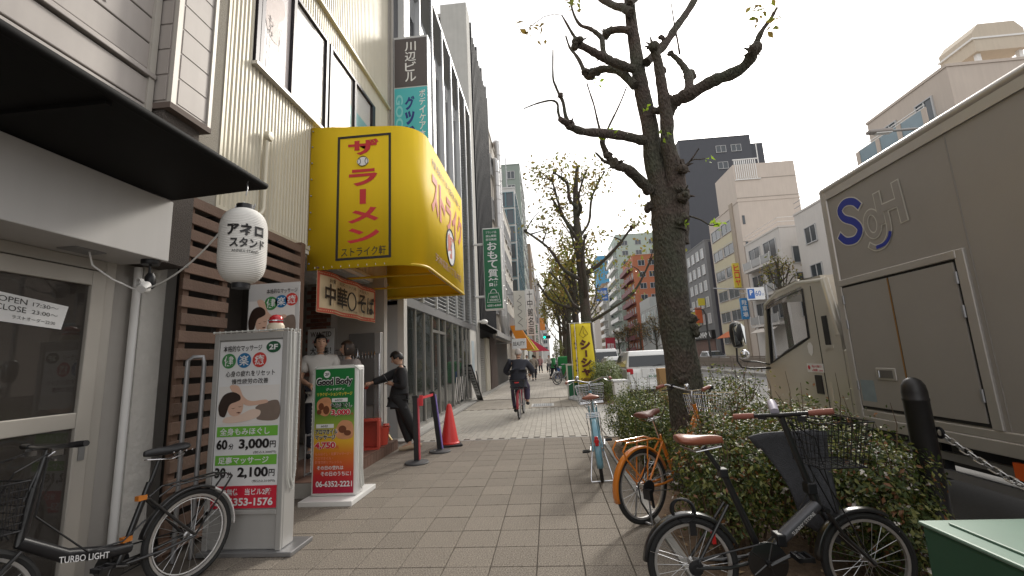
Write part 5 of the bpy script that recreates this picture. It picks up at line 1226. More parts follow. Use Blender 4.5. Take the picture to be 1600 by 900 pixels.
# ================================================================== parked cars
def wheel_obj(par, x, y, r=.31, w=.2, zc=None, s=1):
    zc = r - .12 if zc is None else zc
    o = MB().lathe([(r * .62, 0), (r * .95, 0), (r, .02), (r, w - .02), (r * .95, w), (r * .62, w)], 24, (x, y, zc), axis='X').build('wheel', RUBBER, par, smooth=True)
    MB().lathe([(.02, w * .5), (r * .2, w * .4), (r * .6, w * .45), (r * .64, w * .1), (r * .64, w * .9)], 20, (x, y, zc), axis='X').build('rim', ALU, o, smooth=True)
def car(name, label, x, y, W, L, H, m, van=False, plate=None, group=None, flip=False):
    z0 = -.12
    t = thing(name, label, 'car', (x + W / 2, y, z0), group=group)
    h = W / 2; cx = x + h
    def P(sy): return y + L - sy if flip else y + sy
    hz = .98 if not van else 1.05
    low = [(0.02, .28), (0, .55), (.03, hz - .1), (.12, hz), (L * .72, hz - .02), (L - .35, hz - .18), (L - .05, .7), (L, .45), (L - .05, .25)]
    b = MB().prism(low, lambda a, c, d: (d, P(a), z0 + c), x, x + W).build('body', m, t, bevel=.07)
    rr = .06 if van else .16
    sec = [(.10, hz - .02, h - .02), (.16 + rr, H - .16, h - .12), (.42, H, h - .2), (L * .45, H, h - .2), (L * .57, H - .10, h - .18), (L * .74, hz - .02, h - .03)]
    g = MB(); vs = []
    for (sy, sz, hw) in sec: vs += [(cx - hw, P(sy), z0 + sz), (cx + hw, P(sy), z0 + sz)]
    n = len(sec); fs = [(2 * i, 2 * i + 1, 2 * i + 3, 2 * i + 2) for i in range(n - 1)]
    fs += [tuple(2 * i for i in range(n)), tuple(2 * i + 1 for i in range(n - 1, -1, -1)), (0, 2 * n - 2, 2 * n - 1, 1)]
    g.add(vs, fs); g.build('roof', m, t, bevel=.05)
    cgl = mat('car window', (.02, .024, .028), .08, spec=.7)
    def lerp(a, b, f): return a + (b - a) * f
    r0, r1 = sec[0], sec[1]
    q = []
    for f, s in ((.12, .9), (.95, .93)):
        sy, sz, hw = (lerp(r0[k], r1[k], f) for k in range(3)); q.append((sy - .012, sz, hw * s))
    MB().quad((cx - q[0][2], P(q[0][0]), z0 + q[0][1]), (cx + q[0][2], P(q[0][0]), z0 + q[0][1]), (cx + q[1][2], P(q[1][0]), z0 + q[1][1]), (cx - q[1][2], P(q[1][0]), z0 + q[1][1])).build('rear_window', cgl, t, solid=.012)
    r0, r1 = sec[5], sec[4]
    q = [[lerp(r0[k], r1[k], f) for k in range(3)] for f in (.08, .95)]
    MB().quad(*[(cx + s * e[2] * .93, P(e[0] + .015), z0 + e[1] + .01) for e, s in ((q[0], -1), (q[0], 1), (q[1], 1), (q[1], -1))]).build('windscreen', cgl, t, solid=.012)
    for s in (-1, 1):
        for a0, a1 in ((.45, L * .34), (L * .36, L * .56)):
            MB().quad((cx + s * (h - .035), P(a0), z0 + hz + .03), (cx + s * (h - .035), P(a1 + .15), z0 + hz + .03), (cx + s * (h - .155), P(a1), z0 + H - .16), (cx + s * (h - .155), P(a0 + .06), z0 + H - .16)).build('side_window', cgl, t, solid=.012)
        for sy in (.75, L - .8): wheel_obj(t, cx + s * (h - .1) - .1, P(sy))
        lt = MB().box(cx + s * (h - .02), cx + s * (h - .24), P(-.015), P(.12), z0 + hz - .22, z0 + hz - .02).build('tail_light', mat('tail light red', (.45, .012, .02), .2), t, bevel=.03)
        MB().box(cx + s * (h - .02), cx + s * (h - .12), P(-.02), P(.06), z0 + hz - .22, z0 + hz - .14).build('reversing_lamp', WHITEP, lt)
        MB().box(cx + s * (h + .02), cx + s * (h + .18), P(L * .66), P(L * .66 + .1), z0 + hz, z0 + hz + .13).build('door_mirror', m, t, bevel=.03)
        MB().box(cx + s * (h - .1), cx + s * (h - .45), P(L - .04), P(L - .2), z0 + .62, z0 + .76).build('headlight', WHITEP, t, bevel=.02)
    MB().box(x + .03, x + W - .03, P(-.05), P(.1), z0 + .30, z0 + .52).build('bumper', m, t, bevel=.04)
    MB().box(x + .15, x + W - .15, P(-.03), P(.1), z0 + .22, z0 + .30).build('lower_trim', BLACK, t)
    MB().box(cx - .34, cx + .34, P(-.012), P(.05), z0 + hz - .34, z0 + hz - .02).build('plate_recess', m, t, bevel=.01)
    pt = MB().box(cx - .165, cx + .165, P(-.03), P(-.01), z0 + hz - .36, z0 + hz - .195).build('number_plate', PRINTW, t)
    if plate:
        k = MB(); letters(k, plate, (cx - .14, P(-.03), z0 + hz - .345), RX, UZ, .28, .085, .02); letters(k, 'なにわ 501', (cx - .09, P(-.03), z0 + hz - .24), RX, UZ, .18, .035, .0); k.build('lettering', SGN, pt)
        MB().tube([(cx + .05, P(.0), z0 + hz + .04), (cx + .38, P(.02), z0 + hz + .1)], .012, 6).build('wiper', BLACK, t)
        MB().ring((cx, P(-.025), z0 + hz - .1), (0, 1, 0), .05, .009, 16, 5).build('emblem', CHROME, t)
    return t
WCAR = mat('white car paint', (.72, .72, .71), .25, coat=.6); SILV = mat('silver car paint', (.45, .46, .48), .3, .5, coat=.4)
car('minivan', 'white minivan seen from behind with number plate, parked beyond the hedge', 2.66, 15.6, 1.75, 4.2, 1.64, WCAR, True, '40-58')
car('sedan', 'low white car parked right in front of the minivan', 2.64, 21.2, 1.72, 4.3, 1.46, WCAR, False)
car('van', 'white tall van farther along the kerb, its dark rear window showing', 2.66, 27.6, 1.75, 4.4, 1.95, WCAR, True)
car('hatchback', 'silver car passing on the opposite side below the shop sign', 16.6, 46.0, 1.7, 4.0, 1.5, SILV, False, flip=True)
car('hatchback', 'dark car farther along the opposite lane', 13.6, 62.0, 1.7, 4.0, 1.5, mat('dark car paint', (.03, .03, .035), .25, coat=.5), False, flip=True)
cbx = thing('cardboard_box', 'tall brown cardboard box standing by the kerb left of the tree trunk', 'box', (2.1, 8.3, 0))
MB().box(2.0, 2.24, 8.28, 8.5, -.004, 1.12).build('carton', mat('cardboard', (.42, .25, .11), .85, nz=6, na=.1), cbx, bevel=.004)

# ================================================================== median furniture
FN = thing('median_fence', 'low brownish rail fence along the centre of the road', 'fence', (12, 30, .06))
FM = mat('brown fence steel', (.22, .185, .155), .6, .3, nz=4, na=.12)
pr = None
for i in range(34):
    if pr is None: pr = MB().box(11.97, 12.03, 10.0, 10.06, .06, .98).build('post', FM, FN)
    else: inst(pr, 'post', FN, (0, i * 2.0, 0))
for z in (.25, .58, .9): MB().box(11.975, 12.025, 10, 78, z, z + .07).build('rail', FM, FN)
MB().box(11.985, 12.015, 10, 78, .34, .88).build('mesh_panel', mat('fence infill', (.26, .22, .185), .8, nz=30, na=.3), FN)
def lamp_post(label, x, y, h, arm, m):
    t = thing('street_lamp', label, 'street lamp', (x, y, .06), group='street lamps along the road')
    MB().tube([(x, y, .06), (x, y, h * .6), (x, y, h - .5), (x + arm * .15, y, h - .12), (x + arm * .4, y, h), (x + arm, y, h)], [.09, .07, .06, .05, .045, .04], 10).build('pole', m, t, smooth=True)
    MB().slab((x + arm - .05, y - .12, h - .05), (1 if arm > 0 else -1, 0, 0), (0, 1, 0), UZ, .75, .24, .12).build('lamp_head', mat('lamp housing', (.3, .27, .25), .5), t, bevel=.04)
    MB().slab((x + arm + (.08 if arm > 0 else -.08), y - .09, h - .08), (1 if arm > 0 else -1, 0, 0), (0, 1, 0), UZ, .5, .18, .03).build('diffuser', WHITEP, t)
    return t
lamp_post('street lamp arm showing above the truck roof', 13.2, 14.5, 8.42, -1.2, mat('grey lamp pole', (.28, .27, .26), .5, .4))
lamp_post('dark curved street lamp right of the big trunk across the road', 12.5, 35, 4.7, -.9, mat('dark lamp pole', (.03, .03, .03), .5))
PK = thing('parking_sign', 'blue and white sixty minute parking sign on a pole beside the truck cab', 'road sign', (10.35, 21, .0))
MB().box(9.48, 10.28, 20.95, 20.99, 3.66, 4.24).build('plate', PRINTW, PK)
MB().box(9.52, 9.82, 20.93, 20.949, 3.72, 4.18).build('blue_square', mat('sign blue', (.02, .12, .42), .4), PK)
t = MB(); letters(t, 'P', (9.60, 20.93, 3.88), RX, UZ, .14, .24, .03); t.build('lettering', PRINTW, PK)
t = MB(); letters(t, '60', (9.86, 20.95, 3.84), RX, UZ, .26, .24, .01); letters(t, '分', (10.14, 20.95, 3.84), RX, UZ, .10, .12, .0); t.build('lettering', mat('sign blue', (.02, .12, .42)), PK)
MB().tube([(10.4, 21, -.12), (10.4, 21, 4.35)], .05, 8).tube([(10.4, 21, 4.1), (8.0, 21, 4.32)], .03, 6).tube([(10.4, 21, 3.9), (9.2, 21, 4.0)], .02, 6).build('pole', STEEL, PK, smooth=True)
GY = thing('overhead_road_sign', 'blue overhead road sign far ahead between the trees and the blocks', 'road sign', (4.0, 40, 0))
MB().box(4.65, 5.75, 39.9, 40, 6.4, 7.6).build('plate', mat('sign blue', (.02, .12, .42)), GY)
t = MB(); letters(t, '天満橋', (4.75, 39.9, 6.95), RX, UZ, .9, .4, .0); letters(t, 'Temmabashi', (4.75, 39.9, 6.6), RX, UZ, .9, .2, .0); t.build('lettering', PRINTW, GY)
MB().tube([(2.45, 40.1, 0), (2.45, 40.1, 7.0), (5.9, 40.1, 7.0)], .08, 8).build('pole', STEEL, GY, smooth=True)

# ================================================================== buildings across the road
R1 = building('balcony_apartment_block', 'beige apartment block with blue glass balconies and roof tank above the truck', 22, 31, 22.6, 28.4, 15.7, fmat('pinkish beige render', (.50, .43, .37)), [dict(side='L', n=(2, 5), size=(1.0, 1.6), z=(2, 15.2), slab=1.2, slabm=mat('blue balcony glass', (.20, .27, .31), .25, nz=2, na=.1))], z0=-.1)
for j in range(5):
    z = 2 + 13.2 * j / 5
    for zz in (1.15, 1.3): MB().tube([(20.85, 23, z + zz), (20.85, 28, z + zz)], .03, 6).build('handrail', WHITEP, R1)
    for y in (23.0, 24.7, 26.3, 28.0): MB().box(20.76, 20.80, y - .15, y + .15, z, z + 1.1).build('balcony_pier', MATS['pinkish beige render'], R1)
MB().prism([(25.0, 17.3), (25.0, 18.5), (25.4, 19.0), (27.3, 19.0), (27.7, 18.5), (27.7, 17.3)], lambda a, b, d: (a, d, b), 23.9, 26).build('water_tank', fmat('tank beige', (.52, .45, .36)), R1)
MB().box(24.9, 27.8, 23.85, 26.05, 18.05, 18.15).build('tank_band', WHITEP, R1)
for x in (25.2, 27.4): MB().box(x, x + .2, 24.1, 24.3, 15.7, 17.3).build('tank_leg', WHITEP, R1)
R1b = building('white_office_block', 'plain white block peeking out left of the truck box', 22, 30, 31, 38, 12.6, fmat('white render', (.56, .53, .50)), [dict(side='L', n=(2, 3), size=(1.4, 1.3), z=(2.5, 12)), dict(side='F', n=(3, 3), size=(1.2, 1.2), z=(2.5, 12))])
for k in (0, .45, .9): MB().tube([(22.1, 31.1, 12.8 + k), (22.1, 37.9, 12.8 + k)], .03, 5).build('roof_rail', STEEL, R1b)
R2 = building('white_balcony_building', 'white tiled three storey building with balconies and roof railing behind the truck cab', 22, 27.5, 40.6, 47.6, 12.4, fmat('white tiles', (.58, .55, .52)), [dict(side='L', n=(2, 3), size=(2.2, 1.7), z=(3.6, 12.2)), dict(side='F', n=(2, 3), size=(1.3, 1.5), z=(3.6, 11))])
for j in range(3):
    z = 3.6 + 2.87 * j
    MB().box(21.2, 22, 41.3, 46.9, z - .1, z + .12).build('balcony_slab', MATS['white tiles'], R2)
    MB().box(21.2, 21.24, 41.3, 46.9, z + .2, z + .95).build('balcony_panel', mat('smoked panel', (.33, .33, .33), .3), R2)
    for y in (41.3, 43.1, 45, 46.85): MB().box(21.17, 21.25, y, y + .06, z + .12, z + 1.05).build('balcony_post', WHITEP, R2)
for k in (.5, .9): MB().tube([(22.05, 40.7, 12.5 + k), (22.05, 47.5, 12.5 + k)], .025, 5).tube([(22.05, 40.7, 12.5 + k), (27.4, 40.7, 12.5 + k)], .025, 5).build('roof_rail', WHITEP, R2)
YB = fmat('pale yellow render', (.55, .50, .36)); BE = fmat('blank beige wall', (.54, .47, .41))
R3 = building('beige_stair_tower_building', 'beige building with blank end wall, yellow bands and louvred roof screen', 22, 28.6, 47.8, 56.6, 17.6, BE, [dict(side='L', n=(2, 6), size=(2.6, 1.25), z=(1.5, 17), m0=2.2, m1=.3)])
for j in range(6): MB().box(21.93, 22.0, 50.2, 56.2, 1.5 + j * 2.58 - .75, 1.5 + j * 2.58 + .45).build('yellow_band', YB, R3)
MB().box(22, 28.6, 47.8, 53.0, 17.6, 22.0).build('upper_tower', BE, R3)
MB().box(21.9, 22, 49.2, 50.0, 0, 18).build('pilaster', fmat('tan pilaster', (.36, .30, .24)), R3)
for i in range(11): MB().box(22.2 + i * .22, 22.28 + i * .22, 47.72, 47.80, 20.2, 22.6).build('screen_bar', WHITEP, R3)
MB().box(22, 24.8, 47.66, 47.75, 22.5, 22.6).box(22, 24.8, 47.66, 47.75, 20.1, 20.2).build('screen_rail', WHITEP, R3)
for z in (20.2, 18.0, 13): MB().box(21.98, 28.62, 47.77, 47.8, z, z + .07).build('wall_joint', mat('joint line', (.32, .28, .24), .8), R3)
MB().tube([(24.9, 47.9, 22), (24.9, 47.9, 26)], .05, 6).build('antenna', WHITEP, R3)
for z in (15, 12, 9): MB().box(22.25, 22.5, 47.74, 47.8, z, z + 1.0).build('slit_window', DGL, R3)
R4 = building('dark_apartment_tower', 'tall dark grey tower with small paired windows behind the trunk', 24, 35.6, 70, 82, 36.6, fmat('charcoal tower', (.075, .078, .09)), [dict(side='F', n=(4, 11), size=(1.5, 1.1), z=(4, 36), m0=.6, m1=1.2, skip=lambda i, j: i < 2)], parapet=.3)
MB().box(35.6, 38, 71, 82, 0, 35.6).build('wall_step', MATS['charcoal tower'], R4)
R5 = building('grey_office_block', 'grey office block with rows of white framed windows and shop sign at street level', 22, 27, 58.8, 67.2, 16.2, fmat('mid grey render', (.20, .20, .205)), [dict(side='L', n=(4, 5), size=(.85, 1.25), z=(4.6, 15.8), frame=WHITEP, glass=mat('pale blind', (.42, .44, .46), .3))])
MB().box(21.5, 22, 58.9, 67.1, 3.0, 4.1).build('shop_sign', BLACK, R5); t = MB(); letters(t, 'PASTAMAMA', (21.5, 66.9, 3.2), (0, -1, 0), UZ, 7.6, .75, .03); t.build('lettering', PRINTW, R5)
MB().box(21.9, 22, 59.2, 66.8, .1, 2.9).build('shopfront', mat('lit shopfront', (.16, .09, .07), .5, nz=2, na=.5), R5)
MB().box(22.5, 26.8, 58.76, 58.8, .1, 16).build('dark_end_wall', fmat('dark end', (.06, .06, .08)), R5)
for i, (c, z, hh) in enumerate((((.6, .5, .05), 7.6, 1.0), ((.55, .12, .04), 5.3, 2.2), ((.6, .55, .1), 5.0, 2.0))):
    MB().box(21.0, 21.9, 61 + i * 1.6, 61.15 + i * 1.6, z, z + hh).build('tenant_sign', mat('tenant colour %d' % i, c, .5), R5)
R6 = building('low_grey_building', 'low pale grey stepped building left of the trunk', 21.8, 30, 78, 102, 10.8, fmat('pale grey panels', (.40, .41, .40)), [dict(side='L', n=(5, 3), size=(3.2, 2.0), z=(4, 10.5), glass=mat('green grey glass', (.16, .21, .2), .2)), dict(side='F', n=(3, 2), size=(1.6, 1.4), z=(4, 10))])
MB().box(21.3, 21.8, 79, 85, 2.5, 5.2).build('white_board', PRINTW, R6)
MB().box(21.8, 26, 92, 102, 10.8, 13.2).build('upper_step', MATS['pale grey panels'], R6)
ORB = fmat('orange brick', (.38, .135, .07)); MAR = mat('maroon balcony', (.14, .03, .035), .6)
R7 = building('orange_brick_block', 'orange brick apartment block with maroon balconies', 22, 33, 106, 120, 25.5, ORB, [dict(side='F', n=(4, 8), size=(1.5, 1.3), z=(2, 25), m0=.8), dict(side='L', n=(4, 8), size=(1.4, 1.4), z=(2, 25), slab=1.1, slabm=MAR)])
R8 = building('pale_green_tower', 'pale mint green tower behind the orange brick block', 21.5, 34, 124, 140, 36, fmat('mint render', (.36, .43, .38)), [dict(side='F', n=(3, 11), size=(1.6, 1.3), z=(2, 35)), dict(side='L', n=(4, 11), size=(1.5, 1.4), z=(2, 35), slab=1.2, slabm=WHITEP)])
R9 = building('slim_white_balcony_block', 'slim off white block with stacked balconies next to the brown one', 19.9, 26, 142, 154, 24, fmat('off white render', (.50, .49, .46)), [dict(side='F', n=(2, 8), size=(1.3, 1.3), z=(2, 23.5)), dict(side='L', n=(3, 8), size=(1.5, 1.4), z=(2, 23.5), slab=1.2, slabm=WHITEP)])
R10 = building('brown_slab_building', 'brown slab building next to the blue tower', 21.0, 28, 158, 172, 27.5, fmat('brown tile', (.26, .18, .12)), [dict(side='L', n=(4, 8), size=(1.6, 1.4), z=(2, 27), frame=mat('brown frame', (.2, .15, .1), .6))])
R11 = building('blue_tower', 'narrow bright blue tower closing the view ahead', 22.6, 27.2, 180, 195, 43, fmat('blue cladding', (.08, .27, .44)), [dict(side='F', n=(1, 12), size=(1.2, 1.6), z=(4, 42), m0=3.0)])
MB().box(19.5, 22.6, 180, 195, 0, 26).build('white_wing', fmat('white render', (.56, .53, .50)), R11)
R12 = building('red_roofed_hall', 'low hall with rounded red roofs far ahead', 13, 24, 205, 225, 7, fmat('hall wall', (.42, .33, .29)), [dict(side='F', n=(5, 2), size=(1.2, 1.4), z=(1.5, 6.8))])
for x, w in ((15.5, 2.6), (21, 3)): MB().prism([(x + w * math.cos(a), 7 + w * .9 * math.sin(a)) for a in np.linspace(0, math.pi, 14)], lambda a, b, d: (a, d, b), 205, 222).build('roof', mat('red roof', (.30, .09, .075), .7), R12)
rs_ = thing('red_billboard', 'red billboard with white characters far ahead on the right', 'billboard', (17, 120, 0))
MB().box(15.6, 18.2, 120, 120.3, 2.2, 6.2).build('panel', mat('billboard red', (.40, .03, .05), .5), rs_); t = MB(); letters(t, '買取', (15.9, 120, 3.2), RX, UZ, 2.0, 1.4, .02); t.build('lettering', PRINTW, rs_)
for x in (15.9, 17.8): MB().box(x, x + .15, 120.05, 120.2, -.1, 2.2).build('leg', STEEL, rs_)
for i, (y, c, txt, lb) in enumerate(((49.4, (.62, .5, .06), 'ヒロヤ', 'yellow vertical sign on the beige stair tower building'), (48.6, (.03, .22, .5), '駐車場', 'blue vertical sign low on the beige stair tower building'))):
    t = thing('vertical_sign', lb, 'sign', (21.6, y, 5), group='vertical signs across the road')
    z0, z1 = ((8.2, 11.0), (4.6, 6.9))[i]
    MB().box(21.2, 21.95, y, y + .25, z0, z1).build('body', mat('vsign %d' % i, c, .5), t); q = MB(); letters(q, txt, (21.3, y, z0 + .2), RX, UZ, .55, z1 - z0 - .4, .02, vertical=True); q.build('lettering', PRINTR if i == 0 else PRINTW, t)
for i, (y, c, zz, lb) in enumerate(((53, (.5, .12, .03), 3.0, 'orange shop awning at the foot of the beige building'), (44, (.55, .5, .45), 3.1, 'pale shop awning at the foot of the white balcony building'))):
    t = thing('shop_awning', lb, 'awning', (21.5, y, 2.5), group='shop awnings across the road')
    MB().quad((22, y - 2, zz + .6), (20.6, y - 2, zz - .2), (20.6, y + 2, zz - .2), (22, y + 2, zz + .6)).build('cloth', mat('awning col %d' % i, c, .7), t, solid=.05)
# ================================================================== bicycles (local axes: x forward, y left, z up, origin under the rear axle)
LEATH = mat('brown saddle leather', (.26, .085, .045), .4, nz=14, na=.15); BLKS = mat('black saddle vinyl', (.018, .018, .02), .45)
GRIPB = mat('brown grip', (.28, .10, .07), .6); SPOKE = mat('spoke steel', (.5, .5, .5), .3, .9)
def wheel(par, cx, R_, tm=RUBBER, rimm=ALU, n=24, tw=.02):
    w = MB()
    for i in range(n):
        a = 2 * math.pi * i / n; b = a + (.22 if i % 2 else -.22); s = .028 if (i // 2) % 2 else -.028
        w.tube([(cx + .02 * math.cos(b), s, R_ + .02 * math.sin(b)), (cx + (R_ - .045) * math.cos(a), 0, R_ + (R_ - .045) * math.sin(a))], .0014, 4, cap=False)
    w.lathe([(.012, -.045), (.022, -.035), (.022, -.028), (.014, -.02), (.014, .02), (.022, .028), (.022, .035), (.012, .045)], 14, (cx, 0, R_), axis='Y')
    w = w.build('wheel', SPOKE, par, smooth=True)
    MB().ring((cx, 0, R_), (0, 1, 0), R_ - tw, tw, 48, 8).build('tyre', tm, w, smooth=True)
    rr = MB(); N = 48; pr_ = [(R_ - 2 * tw + .002, -.012), (R_ - 2 * tw + .002, .012), (R_ - 2 * tw - .013, .010), (R_ - 2 * tw - .013, -.010)]
    vs = [(cx + r * math.cos(2 * math.pi * i / N), y, R_ + r * math.sin(2 * math.pi * i / N)) for i in range(N) for r, y in pr_]
    rr.add(vs, [(i * 4 + k, i * 4 + (k + 1) % 4, ((i + 1) % N) * 4 + (k + 1) % 4, ((i + 1) % N) * 4 + k) for i in range(N) for k in range(4)]); rr.build('rim', rimm, w, smooth=30)
    return w
def fender(mb, cx, R_, a0, a1, w=.028, gap=.016, n=22):
    prof = [(-w, -.012), (-w * .7, .002), (0, .007), (w * .7, .002), (w, -.012)]
    vs = []
    for i in range(n + 1):
        a = R(a0 + (a1 - a0) * i / n)
        for y, d in prof:
            r = R_ + gap + d; vs.append((cx + r * math.cos(a), y, R_ + r * math.sin(a)))
    k = len(prof); mb.add(vs, [(i * k + j, i * k + j + 1, (i + 1) * k + j + 1, (i + 1) * k + j) for i in range(n) for j in range(k - 1)])
def saddle(par, x, z, m, L=.26, W=.10, tilt=0.0, rivets=False):
    prof = [(-.5, .55), (-.47, .82), (-.36, 1.0), (-.2, .9), (-.02, .55), (.15, .33), (.35, .24), (.48, .2), (.5, .1)]
    vs = []; seg = 14
    for t, w in prof:
        for k in range(seg):
            a = 2 * math.pi * k / seg
            yy = W * w * math.cos(a); zz = (.038 if math.sin(a) > 0 else .030 * (1 if t < .1 else .8)) * math.sin(a) * (.9 if abs(t) < .47 else .6)
            vs.append((x + t * L, yy, z + zz + .02 * (abs(t + .1)) + tilt * t * L))
    n = len(prof)
    fs = [(i * seg + k, i * seg + (k + 1) % seg, (i + 1) * seg + (k + 1) % seg, (i + 1) * seg + k) for i in range(n - 1) for k in range(seg)] + [tuple(range(seg - 1, -1, -1)), tuple((n - 1) * seg + k for k in range(seg))]
    s = MB(); s.add(vs, fs); s = s.build('saddle', m, par, smooth=60); sb = s.modifiers.new('subdivision', 'SUBSURF'); sb.levels = 1; sb.render_levels = 1
    r = MB()
    for y in (-.02, .02): r.tube([(x - .1, y * 1.8, z - .03), (x - .03, y, z - .055), (x + .12, y * .6, z - .03)], .004, 6)
    if rivets:
        for i in range(4):
            for y in (-1, 1): r.ball((x - .12 + i * .035, y * (W * (.98 - .1 * i)), z - .012), .006, 6, 5)
    r.build('saddle_rail', CHROME, s)
    return s
def wire_basket(par, x0, x1, w0, w1, z0, z1, m, nh=5, pitch=.03, name='basket', lean=.0, r=.0022):
    b = MB()
    def corner(t): # half-sizes at height fraction
        return (x0 - lean * 0, x0 + (x1 - x0) * (.86 + .14 * t), w0 + (w1 - w0) * t)
    rings = []
    for j in range(nh + 1):
        t = j / nh; a, e, h = corner(t); z = z0 + (z1 - z0) * t; sx = lean * t
        pts = [(a + sx, -h, z), (e + sx, -h, z), (e + sx, h, z), (a + sx, h, z)]; rings.append(pts)
        b.tube(pts, r * (2.2 if j in (0, nh) else 1), 5, closed=True)
    lo, hi = rings[0], rings[-1]
    for k in range(4):
        p, q = Vector(lo[k]), Vector(lo[(k + 1) % 4]); P_, Q_ = Vector(hi[k]), Vector(hi[(k + 1) % 4]); n = max(2, int((p - q).length / pitch))
        for i in range(n + 1): b.tube([p.lerp(q, i / n), P_.lerp(Q_, i / n)], r, 4, cap=False)
    a, e, h = corner(0); n = int((e - a) / pitch)
    for i in range(n + 1): b.tube([(a + (e - a) * i / n, -h, z0), (a + (e - a) * i / n, h, z0)], r, 4, cap=False)
    n = int(2 * h / pitch)
    for i in range(n + 1): b.tube([(a, -h + 2 * h * i / n, z0), (e, -h + 2 * h * i / n, z0)], r, 4, cap=False)
    return b.build(name, m, par)
def crankset(par, x, z, R_=.085, m=BLACK, ang=20, arm=.16, guard=True):
    c = MB(); c.lathe([(R_ - .012, -.062), (R_, -.060), (R_, -.054), (R_ - .012, -.052)], 30, (x, 0, z), axis='Y')
    for k in range(5):
        a = 2 * math.pi * k / 5; c.tube([(x, -.057, z), (x + (R_ - .008) * math.cos(a), -.057, z + (R_ - .008) * math.sin(a))], .008, 6)
    c.cyl((x, -.09, z), (x, .09, z), .016, 10)
    for s, o in ((-1, 0), (1, 180)):
        a = R(ang + o); ex, ez = x + arm * math.cos(a), z + arm * math.sin(a)
        c.tube([(x, s * .085, z), (ex, s * .095, ez)], .010, 8)
    c = c.build('crankset', m, par, smooth=True)
    for s, o in ((-1, 0), (1, 180)):
        a = R(ang + o); ex, ez = x + arm * math.cos(a), z + arm * math.sin(a)
        p = MB()
        for dx in (-.032, .032): p.box(ex + dx - .008, ex + dx + .008, s * .105, s * .19, ez - .012, ez + .012)
        p.box(ex - .04, ex + .04, s * .105, s * .115, ez - .009, ez + .009).box(ex - .04, ex + .04, s * .18, s * .19, ez - .009, ez + .009).cyl((ex, s * .09, ez), (ex, s * .18, ez), .008, 8)
        p.build('pedal', BLACK, c)
    return c
def chain(par, x, z, R_=.085, rz=.3, r2=.035, m=STEEL):
    MB().tube([(0, -.057, rz + r2), (x, -.057, z + R_)], .005, 5).tube([(0, -.057, rz - r2), (x, -.057, z - R_)], .005, 5).lathe([(.02, -.063), (r2, -.06), (r2, -.054), (.02, -.05)], 16, (0, 0, rz), axis='Y').build('chain', m, par)
def grips(par, segs, m):
    for a, b in segs: MB().tube([a, Vector(a).lerp(Vector(b), .5), b], [.016, .018, .016], 10).build('grip', m, par, smooth=True)
def bike(name, label, loc, heading, group=None, lean=0.0):
    t = thing(name, label, 'bicycle', loc, heading, group, local=True)
    t.rotation_euler = (lean, 0, heading); return t

# ---- black folding bicycle in front of the shrub
FB = bike('folding_bicycle', 'black folding bicycle with brown saddle and front basket in front of the shrub', (.73, 2.70, -.018), R(1), 'bicycles parked at the planting bed')
BKF = mat('black bike paint', (.014, .014, .015), .3, coat=.4); GRYF = mat('dark grey tube', (.10, .10, .11), .35, .3)
wheel(FB, 0, .25); wheel(FB, .94, .25)
f = MB().tube([(.385, 0, .27), (.22, 0, .74)], .019, 10).tube([(.385, 0, .27), (.48, 0, .36)], .024, 10)
for s in (-1, 1): f.tube([(0, s * .055, .25), (.18, s * .05, .245), (.36, s * .03, .275)], .010, 8).tube([(0, s * .055, .25), (.22, s * .025, .56)], .009, 8)
f.build('frame', BKF, FB, smooth=True); MB().tube([(.725, 0, .50), (.70, 0, .60)], .024, 12).build('head_tube', BKF, FB, smooth=True)
mt_ = MB().tube([(.49, 0, .365), (.715, 0, .545)], .032, 14).build('main_tube', GRYF, FB, smooth=True)
t = MB(); dv = Vector((.225, 0, .18)).normalized(); letters(t, 'SUNNY STONE', Vector((.55, -.033, .395)), dv, Vector((-dv.z, 0, dv.x)), .17, .018, .0); t.build('lettering', PRINTW, mt_)
MB().box(.46, .51, -.036, .036, .335, .40).build('hinge', BLACK, FB, bevel=.008)
f = MB()
for s in (-1, 1): f.tube([(.735, s * .05, .52), (.80, s * .052, .40), (.94, s * .052, .25)], .011, 8)
f.tube([(.735, -.06, .525), (.735, .06, .525)], .014, 8); f.build('fork', BKF, FB, smooth=True)
MB().tube([(.70, 0, .60), (.59, 0, 1.02)], .017, 12).build('handle_post', BKF, FB, smooth=True); MB().box(.665, .715, -.03, .03, .60, .66).build('post_clamp', BLACK, FB, bevel=.006)
# bars run across the heading, turned a little
hb = MB().tube([(.59, -.24, 1.06), (.59, 0, 1.03), (.59, .24, 1.01)], .012, 10)
hb = hb.build('handlebar', BKF, FB, smooth=True); hb.rotation_euler = (0, 0, R(52)); hb.location = (.59 - .59 * math.cos(R(52)), -.59 * math.sin(R(52)), 0)
for s in (-1, 1):
    g = MB().tube([(.59, s * .14, 1.033 - s * .014), (.59, s * .19, 1.034 - s * .02), (.59, s * .255, 1.035 - s * .027)], [.016, .018, .017], 10).build('grip', GRIPB, hb, smooth=True)
    MB().tube([(.60, s * .10, 1.025), (.64, s * .13, 1.015), (.645, s * .2, 1.01)], .005, 6).box(.58, .62, s * .08, s * .12, 1.0, 1.03).build('brake_lever', BLACK, hb)
MB().tube([(.60, .03, 1.045), (.66, .05, 1.075), (.69, .06, 1.09)], [.024, .026, .022], 12).build('bar_light', mat('pale lamp body', (.45, .42, .5), .4), hb, smooth=True)
MB().tube([(.22, 0, .72), (.13, 0, .87)], .0135, 10).build('seat_post', BKF, FB, smooth=True); MB().box(.20, .245, -.028, .028, .70, .75).build('seat_clamp', BLACK, FB, bevel=.006)
saddle(FB, .11, .90, LEATH, .27, .085, -.08)
fd = MB(); fender(fd, 0, .25, 20, 175); fd.build('rear_fender', BKF, FB, smooth=True, solid=.003)
